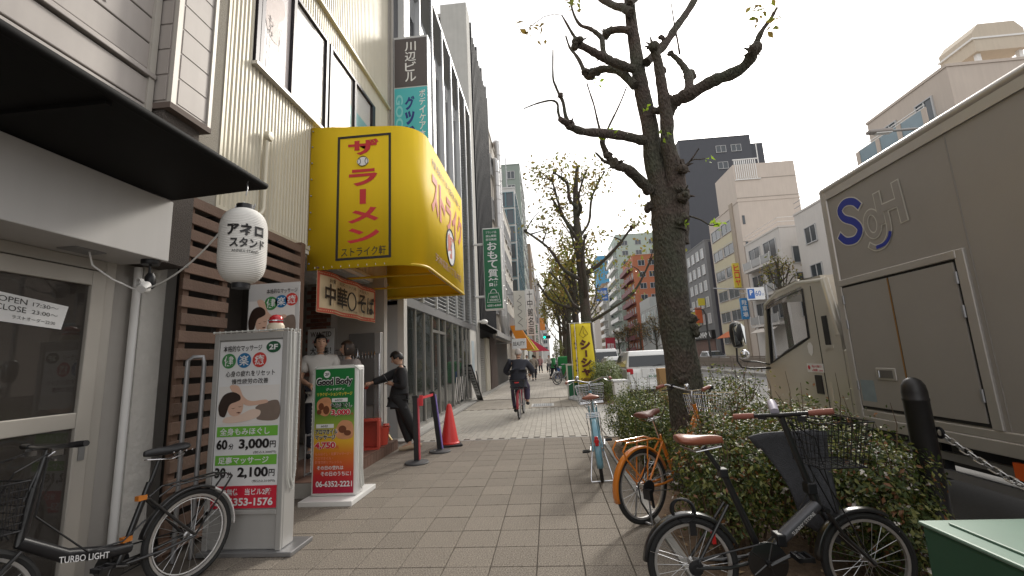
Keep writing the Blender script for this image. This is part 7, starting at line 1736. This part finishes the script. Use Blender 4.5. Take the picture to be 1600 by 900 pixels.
BRANCH = [  # (pixels, start radius px, end radius px, depth drift)
    ([(1042, 180), (1050, 164), (1062, 154), (1080, 146), (1100, 134), (1120, 124), (1142, 116), (1160, 106), (1172, 92), (1178, 78)], 8.5, 6, -.7),
    ([(1178, 80), (1184, 62), (1192, 46), (1204, 30), (1214, 12)], 4.5, 1.6, -.2),
    ([(1076, 146), (1077, 132), (1076, 118), (1068, 104), (1058, 92), (1048, 84)], 7, 3, .3),
    ([(1010, 98), (1024, 84), (1036, 72), (1048, 56), (1058, 40), (1070, 24), (1086, -2), (1096, -30)], 6, 5, .5),
    ([(990, 108), (974, 103), (956, 96), (944, 90), (932, 84), (918, 76), (906, 70)], 6, 4.5, -.5),
    ([(904, 66), (894, 52), (886, 38), (878, 24)], 2.5, 1, -.1),
    ([(944, 90), (942, 74), (940, 60), (930, 50), (920, 44), (908, 40), (900, 30), (894, 14), (890, -8)], 4, 1.3, .2),
    ([(992, 134), (980, 122), (972, 114), (960, 109), (948, 108), (936, 109), (926, 116), (920, 120), (913, 112)], 5.5, 4.5, .4),
    ([(913, 112), (906, 96), (898, 84), (890, 74), (884, 56)], 3, 1, .1),
    ([(1006, 220), (990, 216), (972, 212), (956, 210), (940, 208), (924, 207), (908, 205), (894, 199), (884, 192), (875, 186)], 6.5, 3.5, -.8),
    ([(892, 198), (884, 182), (880, 160), (874, 148), (868, 134), (864, 120), (864, 78)], 3, .9, -.1),
    ([(875, 186), (872, 174), (871, 162), (862, 157), (845, 160), (830, 165), (818, 170)], 2, .6, -.1),
    ([(938, 206), (933, 186), (928, 164), (922, 146), (917, 130)], 1.6, .8, 0),
    ([(948, 205), (956, 188), (964, 172), (972, 154), (979, 136)], 1.6, .8, .1),
    ([(1016, 300), (1004, 286), (992, 274), (984, 267), (976, 262), (966, 259), (958, 255)], 7, 5, -.5),
    ([(958, 255), (950, 244), (944, 232), (941, 222), (944, 214)], 4.5, 3, -.1),
    ([(956, 256), (944, 252), (936, 244), (930, 238)], 2.5, 1.0, -.1),
    ([(986, 20), (974, 12), (962, 10), (950, 4), (936, -6)], 6, 5, .5),
    ([(986, 48), (972, 46), (960, 47), (950, 50)], 5, 5, .2),
    ([(984, 6), (996, -8), (1004, -24)], 5, 5, .2),
    ([(1064, 262), (1074, 256), (1082, 247), (1092, 232)], 1.6, .7, -.2),
    ([(1066, 262), (1082, 250), (1094, 249), (1107, 247)], .9, .5, -.2),
    ([(1068, 336), (1082, 339), (1096, 344), (1110, 352), (1122, 350)], 1.2, .6, -.3),
    ([(1062, 84), (1058, 60), (1054, 40), (1048, 0)], 1.4, .7, .1)]
for pts, r0, r1, dr in BRANCH:
    b = MB(); n = len(pts)
    limb(b, px3(pts, -.05, dr), [(r0 + (r1 - r0) * i / (n - 1)) * PXM * 1.18 for i in range(n)], 9, 3, .14)
    b.build('branch', BARK, T1, smooth=70)
kn = [(1176, 80, 10, -.7), (1078, 120, 9, .3), (1020, 73, 10, -.25), (903, 66, 9, -.5), (938, 110, 7, .3), (922, 116, 8, .4), (942, 88, 7, -.2), (950, 50, 9, .2), (892, 196, 7, -.7), (944, 212, 6, -.3), (962, 258, 9, -.45), (1017, 322, 9, 0), (1026, 172, 7, -.1), (1066, 262, 9, -.2), (1068, 306, 12, -.2), (1064, 344, 10, -.2), (1078, 500, 8, -.1), (1082, 516, 8, -.1), (1062, 592, 7, -.17), (940, 60, 5, .1), (1048, 84, 5, .3), (1036, 110, 5, -.2), (1044, 150, 5, -.2), (914, 113, 6, .3), (1034, 60, 5, .1), (950, 242, 6, -.4), (984, 268, 5, -.3), (876, 150, 4, -.7)]
for x, y, r, dy in kn:
    b = MB(); knob(b, onY(x, y, TY + dy), r * PXM * 1.05); b.build('burr', BARK, T1, smooth=70)
rng = np.random.default_rng(5)
lp = [onY(x, y, TY + dy) for x, y, dy in ((1190, 20, -.9), (1180, 14, -.9), (1198, 30, -.9), (1210, 20, -.9), (1216, 40, -.9), (892, 6, .1), (898, 6, .2))]
v, f = leaves_at(lp, .085, 6, rng, .055); mesh_np('leaves', v, f, [PLEAF2, PLEAF], rng.integers(0, 2, len(f)), T1)['kind'] = 'stuff'
lp = [onY(x, y, TY + dy) for x, y, dy in ((814, 42, .1), (824, 52, .1), (844, 52, .1), (818, 50, .1))]
lp = [onY(x, y, TY - .3) for x, y in ((1107, 247), (1120, 348), (1124, 352), (1010, 172), (954, 205), (958, 208), (936, 128), (940, 210), (1042, 208), (1072, 346))]
v, f = leaves_at(lp, .08, 4, rng, .03); mesh_np('fresh_leaves', v, f, [YLEAF], np.zeros(len(f)), T1)['kind'] = 'stuff'
hl = MB(); hl.tube(px3([(878, 24), (866, 22), (850, 26), (836, 36), (826, 44)], -.5, -.5), .004, 5).build('twig', BARK, T1)
v, f = leaves_at([onY(x, y, TY - .5) for x, y in ((815, 44), (824, 52), (844, 50), (846, 64), (836, 40))], .09, 4, rng, .03); mesh_np('hanging_leaves', v, f, [PLEAF2], np.zeros(len(f)), T1)['kind'] = 'stuff'

def pollard(name, label, x, y, h, seed, r0=.24, leaf=900, lsize=.16, group='plane trees along the planting bed', spread=2.6, base=0.0, fork=2.6, leafmats=None, moss=True):
    rg = random.Random(seed); rn = np.random.default_rng(seed)
    t = thing(name, label, 'tree', (x, y, base), group=group)
    k = MB(); lean = rg.uniform(-.15, .15)
    limb(k, [(x, y, base - .1), (x + lean * .2, y, base + fork * .4), (x + lean * .5, y, base + fork), (x + lean, y, h * .55), (x + lean * 1.2, y + .1, h * .72), (x + lean * 1.9 + .25, y, h * .86)], [r0 * 1.25, r0, r0 * .95, r0 * .7, r0 * .46, r0 * .3], 12, 4, .07, rg)
    k.build('trunk', BARK, t, smooth=70)
    tips = []
    nb_ = 13
    for i in range(nb_):
        a = i * 2.4 + rg.uniform(-.4, .4); z0 = base + fork + (h * .8 - fork) * (i / nb_) * rg.uniform(.85, 1.0); L = spread * (1 - .55 * i / nb_) * rg.uniform(.75, 1.1); up = rg.uniform(.45, 1.7)
        p0 = Vector((x + lean * (z0 / h), y, z0)); dv = Vector((math.cos(a), math.sin(a), up)).normalized()
        pts = [p0, p0 + dv * L * .35 + Vector((0, 0, -.1)), p0 + dv * L * .65 + Vector((rg.uniform(-.2, .2), rg.uniform(-.2, .2), rg.uniform(0, .3))), p0 + dv * L + Vector((0, 0, rg.uniform(.1, .7)))]
        rr = r0 * rg.uniform(.28, .42)
        b = MB(); limb(b, pts, [rr, rr * .8, rr * .62, rr * .4], 7, 4, .2, rg); knob(b, pts[2], rr * .9, rg); knob(b, pts[3], rr * .8, rg)
        tips.append(pts[3]); tips.append(pts[2])
        for m_ in range(3):
            d2 = Vector((rg.uniform(-1, 1), rg.uniform(-1, 1), rg.uniform(.3, 1.4))).normalized(); s0 = pts[2].lerp(pts[3], rg.random()); e = s0 + d2 * L * rg.uniform(.25, .5)
            limb(b, [s0, s0.lerp(e, .5) + Vector((rg.uniform(-.1, .1), rg.uniform(-.1, .1), 0)), e], [rr * .4, rr * .25, rr * .1], 5, 3, .2, rg); tips.append(e); tips.append(s0.lerp(e, .6))
            tips.append(e + Vector((rg.uniform(-.2, .2), rg.uniform(-.2, .2), rg.uniform(0, .3))))
        b.build('branch', BARK, t, smooth=70)
    per = max(1, leaf // len(tips))
    if leaf:
        v, f = leaves_at(tips, lsize, per, rn, .22); o = mesh_np('crown', v, f, leafmats or [PLEAF, PLEAF2], rn.integers(0, 2, len(f)), t); o['kind'] = 'stuff'
    return t
pollard('plane_tree', 'second plane tree with dense knotted branches behind the yellow banner', 1.50, 16.0, 10.2, 21, .225, 1900, .16, spread=3.1)
pollard('plane_tree', 'third plane tree of the row, trunk left of the second', 1.4, 22.5, 8.6, 22, .20, 1500, .17, spread=2.3)
pollard('plane_tree', 'fourth plane tree of the row with leafy left branches', 1.35, 29.0, 8.8, 23, .2, 2200, .20, spread=3.0)
pollard('plane_tree', 'fifth plane tree of the row far down the pavement', 1.35, 36.0, 8.8, 24, .2, 2600, .22, spread=3.4)
pollard('plane_tree', 'sixth plane tree of the row farthest down the pavement', 1.35, 46.0, 9.0, 25, .2, 2600, .26, spread=3.6)
pollard('street_tree', 'small leafy pollard in front of the white balcony building', 20.6, 38.8, 10.6, 31, .22, 500, .22, 'street trees across the road', 2.2, fork=5.2)
for i, (x, y, lb) in enumerate(((20.4, 84, 'bare street tree in front of the low grey building'), (20.4, 98, 'twiggy street tree left of the low grey building'), (20.2, 112, 'twiggy street tree below the orange brick block'), (20.2, 126, 'twiggy street tree farthest left across the road'))):
    pollard('street_tree', lb, x, y, 9.5 if i else 8.5, 40 + i, .2, 900, .3, 'street trees across the road', 3.2, leafmats=[PLEAF2, BARK])

# ================================================================== banners, bins, far furniture
YFLAG = mat('yellow banner cloth', (.78, .62, .03), .7, nz=6, na=.05); CHOC = mat('brown print', (.10, .02, .012), .6)
def nobori(label, x0, x1, y, z0, z1, wave):
    t = thing('banner_flag', label, 'banner', (x0, y, 0), group='yellow upright banners')
    yy = lambda u, v: y + wave * math.sin(u * 4 + v * 3)
    fl = MB().grid(lambda u, v: (x0 + .02 + u * (x1 - x0) + .03 * math.sin(v * 5) * u, yy(u, v), z0 + v * (z1 - z0)), 10, 16).build('cloth', YFLAG, t, smooth=True, solid=.004)
    MB().tube([(x0 - .01, y, .1), (x0 - .01, y, z1 + .04)], .012, 8).tube([(x0 - .06, y, z1 + .03), (x1 + .04, y, z1 + .03)], .008, 6).build('pole', WHITEP, t, smooth=True)
    w = x1 - x0
    tx = MB()
    H_ = z1 - z0
    for ch, v0, v1 in (('シ', .56, .73), ('ー', .44, .55), ('シ', .27, .43), ('ャ', .13, .25)):
        if ch == 'ー': rect(tx, (x0, y - wave, z0), RX, UZ, w * .52, w * .64, v0 * H_, v1 * H_, .01)
        else: letters(tx, ch, (x0 + w * .22, y - wave, z0 + v0 * H_), RX, UZ, w * .66, (v1 - v0) * H_, .06, lift=.01)
    letters(tx, 'SHEESHA', (x0 + w * .15, y - wave, z0 + .04 * H_), RX, UZ, w * .75, .06 * H_, .03, lift=.01)
    hx, hz = x0 + w * .5, z0 + .86 * H_
    tx.tube([(hx, y - wave - .012, hz + .2), (hx - .14, y - wave - .012, hz - .1), (hx - .02, y - wave - .012, hz - .2), (hx + .15, y - wave - .012, hz - .08), (hx, y - wave - .012, hz + .2), (hx, y - wave - .012, hz - .05), (hx + .06, y - wave - .012, hz - .1), (hx + .03, y - wave - .012, hz - .17)], .007, 5)
    tx.build('lettering', CHOC, t)
    MB().lathe([(.2, 0), (.21, .04), (.18, .1), (.05, .13), (.03, .15)], 20, (x0 - .01, y, 0)).build('base', mat('grey white plastic', (.5, .5, .5), .6, nz=8, na=.1), t, smooth=True)
    return t
nobori('front yellow banner with brown lettering standing before the second tree', .92, 1.45, 14.55, .52, 2.5, .03)
nobori('rear yellow banner mostly hidden behind the front one', .78, 1.2, 14.95, .55, 2.52, .03)
gb_ = thing('notice_board', 'dark green notice board with pale frame left of the banners', 'board', (.75, 15.5, 0))
MB().box(.62, .98, 15.4, 15.45, .02, 1.12).build('board_face', SGN, gb_); MB().box(.57, .62, 15.38, 15.47, 0, 1.18).build('post', mat('cream sign', (.6, .58, .52)), gb_); MB().box(.622, 1.0, 15.38, 15.47, 1.12, 1.18).build('top_rail', mat('cream sign', (.6, .58, .52)), gb_)
wb_ = thing('white_bin', 'white lidded plastic bin behind the blue bicycle', 'bin', (1.92, 12.6, 0))
MB().hexa([(1.78, 12.45, 0), (2.08, 12.45, 0), (2.08, 12.8, 0), (1.78, 12.8, 0), (1.74, 12.4, .66), (2.12, 12.4, .66), (2.12, 12.85, .66), (1.74, 12.85, .66)]).build('body', WHITEP, wb_, bevel=.02)
MB().box(1.72, 2.14, 12.38, 12.87, .66, .72).build('lid', mat('grey white plastic', (.5, .5, .5)), wb_, bevel=.02)
gt_ = thing('green_tarpaulin_stack', 'bright green tarpaulin covered stack far down the bed', 'stack', (.9, 31, 0))
MB().box(.6, 1.4, 30.6, 31.6, 0, 1.5).build('cover', mat('green tarp', (.02, .25, .06), .6, nz=4, na=.2), gt_, bevel=.1)
MB().box(.35, .75, 30.2, 30.6, 0, .8).build('blue_box', mat('blue box', (.04, .14, .42), .6), gt_, bevel=.03)
sg = thing('traffic_signal', 'traffic signal with green light lit far down the pavement', 'traffic light', (.5, 70, 0))
MB().tube([(1.2, 70, 0), (1.2, 70, 5.2), (-.2, 70, 5.0)], .08, 8).build('pole', STEEL, sg, smooth=True); MB().box(-.75, .45, 69.8, 70, 4.55, 5.0).build('housing', BLACK, sg)
em = bpy.data.materials.new('green signal light'); em.use_nodes = True; em.node_tree.nodes['Principled BSDF'].inputs['Emission Color'].default_value = (0, .8, .45, 1); em.node_tree.nodes['Principled BSDF'].inputs['Emission Strength'].default_value = 2.5; em.node_tree.nodes['Principled BSDF'].inputs['Base Color'].default_value = (0, .3, .2, 1)
MB().lathe([(.01, 69.7), (.17, 69.72), (.17, 69.8)], 16, (-.52, 0, 4.78), axis='Y').build('green_lens', em, sg)
# ================================================================== people
def pose(**k):
    p = dict(pel=(0, 0, .93), wai=(0, 0, 1.07), che=(0, .01, 1.27), nkb=(0, 0, 1.41), nek=(0, .01, 1.47), hed=(0, .025, 1.585),
             Rsh=(.185, 0, 1.37), Rel=(.235, -.02, 1.10), Rwr=(.245, .05, .86), Lsh=(-.185, 0, 1.37), Lel=(-.235, -.02, 1.10), Lwr=(-.245, .05, .86),
             Rhi=(.09, 0, .88), Rkn=(.10, .02, .48), Ran=(.10, -.02, .085), Lhi=(-.09, 0, .88), Lkn=(-.10, .02, .48), Lan=(-.10, -.02, .085), Rto=(.115, .13, .035), Lto=(-.115, .13, .035))
    p.update(k); return p
BE_ = [('pel', 'wai'), ('wai', 'che'), ('che', 'nkb'), ('nkb', 'nek'), ('che', 'Rsh'), ('Rsh', 'Rel'), ('Rel', 'Rwr'), ('che', 'Lsh'), ('Lsh', 'Lel'), ('Lel', 'Lwr'),
       ('pel', 'Rhi'), ('Rhi', 'Rkn'), ('Rkn', 'Ran'), ('Ran', 'Rto'), ('pel', 'Lhi'), ('Lhi', 'Lkn'), ('Lkn', 'Lan'), ('Lan', 'Lto')]
BR = dict(pel=.105, wai=.092, che=.10, nkb=.055, nek=.048, Rsh=.045, Rel=.042, Rwr=.028, Rhi=.085, Rkn=.055, Ran=.038, Rto=.03)
JOBS = []
def skin_job(nodes, edges, root):
    names = list(nodes); idx = {n: i for i, n in enumerate(names)}
    me = bpy.data.meshes.new('skin'); me.from_pydata([nodes[n][0] for n in names], [(idx[a], idx[b]) for a, b in edges], [])
    o = bpy.data.objects.new('skin', me); COL.objects.link(o)
    s = o.modifiers.new('skin', 'SKIN'); s.branch_smoothing = .6
    for n in names:
        sv = me.skin_vertices[0].data[idx[n]]; r = nodes[n][1]; sv.radius = (r, r) if not isinstance(r, tuple) else r; sv.use_root = (n == root)
    u = o.modifiers.new('sub', 'SUBSURF'); u.levels = 2; u.render_levels = 2
    JOBS.append(o); return len(JOBS) - 1
def rad(n): return BR.get(n, BR.get('R' + n[1:], .05))
PEOPLE = []
def person(label, loc, rz, P_, top, bottom, shoes, hair, sleeves='long', scale=1.0, head=(0, 0), hairstyle='short', phone=False, fingers=True, fat=1.0, hem=.80, group=None, extra=None, skirt=False):
    nodes = {n: (P_[n], rad(n)) for n in P_}; nodes.pop('hed')
    jb = skin_job(nodes, BE_, 'pel')
    def mid(a, b, t): return tuple(P_[a][i] + (P_[b][i] - P_[a][i]) * t for i in range(3))
    hemp = mid('wai', 'pel', 1.0 + (.93 - hem) / .93 * 1.2)
    J = {'hem': (hemp, .175 * fat), 'pel': (P_['pel'], .170 * fat), 'wai': (P_['wai'], .162 * fat), 'che': (P_['che'], .182 * fat), 'nkb': (P_['nkb'], .10), 'Rsh': (P_['Rsh'], .108), 'Lsh': (P_['Lsh'], .108)}
    je = [('hem', 'pel'), ('pel', 'wai'), ('wai', 'che'), ('che', 'nkb'), ('che', 'Rsh'), ('che', 'Lsh')]
    for s in 'RL':
        if sleeves == 'long':
            J[s + 'el'] = (P_[s + 'el'], .080); J[s + 'cu'] = (mid(s + 'el', s + 'wr', .9), .056); je += [(s + 'sh', s + 'el'), (s + 'el', s + 'cu')]
        else:
            J[s + 'cu'] = (mid(s + 'sh', s + 'el', .72), .082); je += [(s + 'sh', s + 'cu')]
    jt = skin_job(J, je, 'pel')
    T_ = {'pel': (P_['pel'], .145)}; te = []
    for s in 'RL':
        T_[s + 'hi'] = (P_[s + 'hi'], .118); T_[s + 'kn'] = (P_[s + 'kn'], .085); T_[s + 'an'] = (mid(s + 'kn', s + 'an', .93), .066); te += [('pel', s + 'hi'), (s + 'hi', s + 'kn'), (s + 'kn', s + 'an')]
    jl = skin_job(T_, te, 'pel')
    PEOPLE.append(dict(label=label, loc=loc, rz=rz, P=P_, jobs=(jb, jt, jl), mats=(top, bottom, shoes, hair), scale=scale, head=head, hs=hairstyle, phone=phone, fingers=fingers, group=group, extra=extra))
def make_people():
    dg = bpy.context.evaluated_depsgraph_get()
    out = []
    for o in JOBS:
        e = o.evaluated_get(dg); me = e.to_mesh(); out.append(([v.co.copy() for v in me.vertices], [tuple(p.vertices) for p in me.polygons])); e.to_mesh_clear()
    for o in JOBS: me = o.data; bpy.data.objects.remove(o); bpy.data.meshes.remove(me)
    EYE = mat('eye dark', (.02, .012, .01), .3); LIP = mat('lip', (.36, .13, .11), .5)
    for d in PEOPLE:
        t = thing('person', d['label'], 'person', d['loc'], d['rz'], d['group'], local=True); t.scale = (d['scale'],) * 3
        P_ = d['P']; body = MB(); body.add(*out[d['jobs'][0]])
        hc = Vector(P_['hed']); Rm = Matrix.Rotation(d['head'][0], 3, 'Z') @ Matrix.Rotation(d['head'][1], 3, 'X')
        hd_ = MB(); hd_.ball((0, 0, 0), (.076, .096, .118), 20, 16)
        hv = []
        for p in hd_.v:
            x, y, z = p
            if z < 0: x *= 1 - .28 * (-z / .118) ** 1.4; y = y * (1 - .10 * (-z / .118)) + (.012 if y > 0 else 0) * (-z / .118)
            if y > .05: y *= .95
            hv.append(hc + Rm @ Vector((x, y, z)))
        body.add(hv, hd_.f)
        def hp(x, y, z): return hc + Rm @ Vector((x, y, z))
        body.tube([hp(0, .088, .018), hp(0, .104, -.02), hp(0, .092, -.034)], [.008, .014, .010], 8)
        for s in (-1, 1): body.ball(hp(s * .077, -.008, -.008), (.012, .02, .03), 8, 6)
        body.tube([Vector(P_['nek']), hc + Rm @ Vector((0, -.01, -.06))], .052, 12)
        if d['fingers']:
            for s in 'RL':
                w = Vector(P_[s + 'wr']); dv = (w - Vector(P_[s + 'el'])).normalized(); sd_ = dv.cross(Vector((0, 0, 1))); sd_ = sd_.normalized() if sd_.length > .1 else Vector((1, 0, 0)); nn = sd_.cross(dv)
                body.tube([w - dv * .01, w + dv * .04, w + dv * .085], [.026, .036, .032], 10)
                for k in range(4):
                    o0 = w + dv * .08 + sd_ * (-.027 + .018 * k); L = (.062, .075, .07, .055)[k]
                    body.tube([o0, o0 + dv * L * .5 - nn * .012, o0 + dv * L * .8 - nn * .034], [.0095, .009, .007], 6)
                sg_ = -1 if s == 'R' else 1
                o0 = w + dv * .03 + sd_ * .03 * sg_; body.tube([o0, o0 + dv * .03 + sd_ * .022 * sg_, o0 + dv * .06 + sd_ * .024 * sg_ - nn * .01], [.012, .010, .008], 6)
        b = body.build('body', SKIN, t, smooth=70)
        if d['fingers']:
            e = MB()
            for s in (-1, 1): e.ball(hp(s * .031, .083, .018), (.012, .008, .006), 8, 5); e.tube([hp(s * .014, .088, .04), hp(s * .045, .078, .042)], .0035, 5)
            e.build('eyes', EYE, b); MB().tube([hp(-.022, .084, -.062), hp(0, .09, -.06), hp(.022, .084, -.062)], .005, 6).build('mouth', LIP, b)
        top, bottom, shoes, hair = d['mats']
        m = MB(); m.add(*out[d['jobs'][1]]); m.build('upper_garment', top, t, smooth=70)
        m = MB(); m.add(*out[d['jobs'][2]]); m.build('trousers', bottom, t, smooth=70)
        for s in 'RL':
            a, tt = Vector(P_[s + 'an']), Vector(P_[s + 'to']); he = a + (a - tt).normalized() * .05; he.z = tt.z + .005
            MB().tube([he + Vector((0, 0, .01)), he.lerp(tt, .35) + Vector((0, 0, .018)), he.lerp(tt, .7), tt + (tt - he).normalized() * .03], [.034, .045, .042, .026], 12).build('shoe', shoes, t, smooth=70)
        h = MB(); g = MB().ball((0, 0, 0), (.086, .107, .126), 24, 18)
        st = d['hs']; keep = []
        for f in g.f:
            c = sum((Vector(g.v[i]) for i in f), Vector()) / len(f)
            front = c.y > .045; lowz = {'short': -.035, 'bob': -.11, 'thin': .0}[st]
            if front and c.z < (.055 if st != 'thin' else .085): continue
            if c.z < lowz - (.03 if c.y < -.05 else 0): continue
            if abs(c.x) > .06 and c.z < (.0 if st != 'bob' else -.1) and c.y > -.02: continue
            keep.append(f)
        h.add([hc + Rm @ (Vector(p) * (1 + .03 * math.sin(p[0] * 160 + p[2] * 90))) for p in g.v], keep)
        ho = h.build('hair', hair, t, smooth=70, solid=.012)
        if d['phone']:
            w = Vector(P_['Lwr']); MB().slab(w + Vector((-.03, .07, .02)), (1, 0, 0), (0, .5, .85), (0, -.85, .5), .075, .15, .009).build('phone', BLACK, t, bevel=.003)
        if d['extra']: d['extra'](t)
DK = mat('black jacket cloth', (.02, .02, .022), .75, nz=40, na=.2); DK2 = mat('black trousers cloth', (.014, .014, .015), .8); BEI = mat('beige suede', (.45, .36, .25), .8)
WT = mat('white t-shirt cloth', (.60, .58, .55), .8, nz=6, na=.06); NV = mat('dark navy cloth', (.022, .024, .035), .8, nz=30, na=.15); PUR = mat('purple navy cloth', (.055, .045, .085), .8, nz=20, na=.2)
GREYH = mat('grey hair', (.42, .38, .35), .6); CARD = mat('grey cardigan', (.28, .25, .24), .85, nz=30, na=.15); BRH = mat('dark brown hair', (.03, .018, .012), .5)
person('man in black jacket looking at his phone while leaning beside the ramen shop', (-2.43, 7.40, 0), R(104),
       pose(pel=(0, .17, .88), wai=(0, .15, 1.02), che=(0, .12, 1.22), nkb=(0, .13, 1.36), nek=(0, .155, 1.42), hed=(0, .20, 1.53),
            Rhi=(.09, .16, .83), Rkn=(.06, .12, .46), Ran=(-.04, -.02, .085), Rto=(-.06, .14, .035), Lhi=(-.09, .16, .83), Lkn=(-.07, .0, .48), Lan=(.02, -.15, .085), Lto=(.0, .0, .035),
            Rsh=(.16, .14, 1.32), Rel=(.08, .40, 1.20), Rwr=(-.06, .63, 1.13), Lsh=(-.18, .10, 1.32), Lel=(-.25, .06, 1.04), Lwr=(-.14, .26, 1.10)),
       DK, DK2, BEI, HAIRB, head=(R(6), R(-28)), phone=True, fat=1.0)
person('man in white T-shirt standing in the shop entrance behind the green sign', (-3.43, 6.3, .156), R(205), pose(Rwr=(.12, .22, 1.0), Rel=(.26, .02, 1.08), hed=(.0, .03, 1.585)), WT, NV, DK2, HAIRB, sleeves='short', scale=1.03, head=(R(10), R(4)), fat=1.02)
person('woman with short dark hair and grey cardigan beside the green sign', (-3.05, 6.42, .156), R(150), pose(), CARD, NV, DK2, BRH, scale=.97, head=(R(-30), R(0)), hairstyle='bob', fat=.95)
CY = pose(pel=(0, .18, .93), wai=(0, .20, 1.07), che=(0, .28, 1.27), nkb=(0, .36, 1.40), nek=(0, .39, 1.45), hed=(0, .43, 1.56), Rsh=(.20, .30, 1.35), Rel=(.35, .38, 1.12), Rwr=(.27, .66, 1.04), Lsh=(-.20, .30, 1.35), Lel=(-.35, .38, 1.12), Lwr=(-.27, .66, 1.04),
          Rhi=(.10, .2, .88), Rkn=(.17, .55, .72), Ran=(.16, .56, .36), Rto=(.17, .69, .30), Lhi=(-.10, .2, .88), Lkn=(-.16, .48, .52), Lan=(-.13, .36, .19), Lto=(-.14, .50, .15))
def bag(t): MB().box(-.15, .15, -.28, -.05, .68, .92).build('bag', BLACK, t, bevel=.03)
person('grey haired man in black jacket cycling away along the pavement', (-.79, 10.64, 0), R(-2), CY, NV, PUR, DK2, GREYH, hairstyle='thin', fat=1.2, hem=.86)
cbk = bike('ridden_bicycle', 'dark red bicycle ridden away by the grey haired man', (-.79, 10.64, 0), R(88))
wheel(cbk, 0, .33); wheel(cbk, 1.1, .33)
REDF = mat('dark red bike paint', (.32, .03, .045), .35)
f = MB().tube([(.45, 0, .3), (.25, 0, .82)], .018, 8).tube([(.45, 0, .3), (.62, 0, .40), (.88, 0, .8)], .02, 8).tube([(.89, 0, .72), (.84, 0, 1.0)], .018, 8)
for s in (-1, 1): f.tube([(0, s * .06, .33), (.45, s * .03, .30)], .01, 6).tube([(0, s * .06, .33), (.29, s * .02, .72)], .009, 6).tube([(.9, s * .05, .7), (1.1, s * .05, .33)], .011, 6)
f.build('frame', REDF, cbk, smooth=True); saddle(cbk, .2, .88, BLKS, .25, .09)
MB().tube([(.66, -.27, 1.03), (.80, -.2, 1.05), (.84, 0, 1.0), (.80, .2, 1.05), (.66, .27, 1.03)], .012, 8).build('handlebar', CHROME, cbk, smooth=True)
fd = MB(); fender(fd, 0, .33, 15, 190, .03); fd.build('rear_fender', REDF, cbk, smooth=True, solid=.003)
wire_basket(cbk, -.26, .02, .13, .17, .72, .92, BLACK, 4, .04, r=.004); MB().box(-.28, -.262, -.05, .05, .86, .885).build('rear_light', mat('red rear light', (.6, .03, .03), .3), cbk)
for s in (-1, 1): MB().tube([(-.2, s * .07, .72), (0, s * .065, .33)], .006, 6).build('rack_stay', WHITEP, cbk)
crankset(cbk, .45, .30, .09, STEEL, 25, .165)
# distant walkers
WK = lambda s: pose(Rkn=(.1, .16 * s, .5), Ran=(.1, .18 * s, .1), Rto=(.1, .32 * s + .05, .06), Lkn=(-.1, -.06 * s, .48), Lan=(-.1, -.28 * s, .14), Lto=(-.1, -.14 * s, .05), Rel=(.24, -.12 * s, 1.12), Rwr=(.24, -.1 * s, .9), Lel=(-.24, .1 * s, 1.12), Lwr=(-.24, .22 * s, .92))
BRNJ = mat('taupe coat', (.32, .27, .22), .8); WHJ = mat('white coat', (.6, .58, .56), .8); GRV = mat('green vest', (.05, .3, .1), .7); PKJ = mat('pink coat', (.45, .25, .25), .8)
FG = 'walkers far down the pavement'
person('far walker in taupe jacket and dark trousers right of the cyclist', (-1.05, 29, 0), R(5), WK(1), BRNJ, NV, DK2, BRH, fingers=False, group=FG)
person('far walker in white top left of the taupe one', (-1.55, 30.5, 0), R(175), WK(1), WHJ, BRNJ, DK2, BRH, fingers=False, group=FG)
person('far person in green vest beside the tarpaulin stack', (.28, 30, 0), R(-60), WK(1), GRV, NV, DK2, WHJ, fingers=False, group=FG)
person('farthest walker in pink coat on the left of the pavement', (-.9, 44, 0), R(170), WK(1), PKJ, NV, DK2, BRH, fingers=False, group=FG)
person('farthest walker in dark coat near the left shops', (-1.3, 40, 0), R(0), WK(-1), NV, NV, DK2, BRH, fingers=False, group=FG)
person('oncoming far cyclist in white coat', (-.02, 36.8, 0), R(180), CY, WHJ, NV, DK2, BRH, fingers=False, group=FG)
ob2 = far_bike('bicycle ridden by the oncoming far cyclist', (-.02, 36.8, 0), R(-90), (.1, .1, .1), 'bicycles parked down the pavement'); del ob2['group']
make_people()
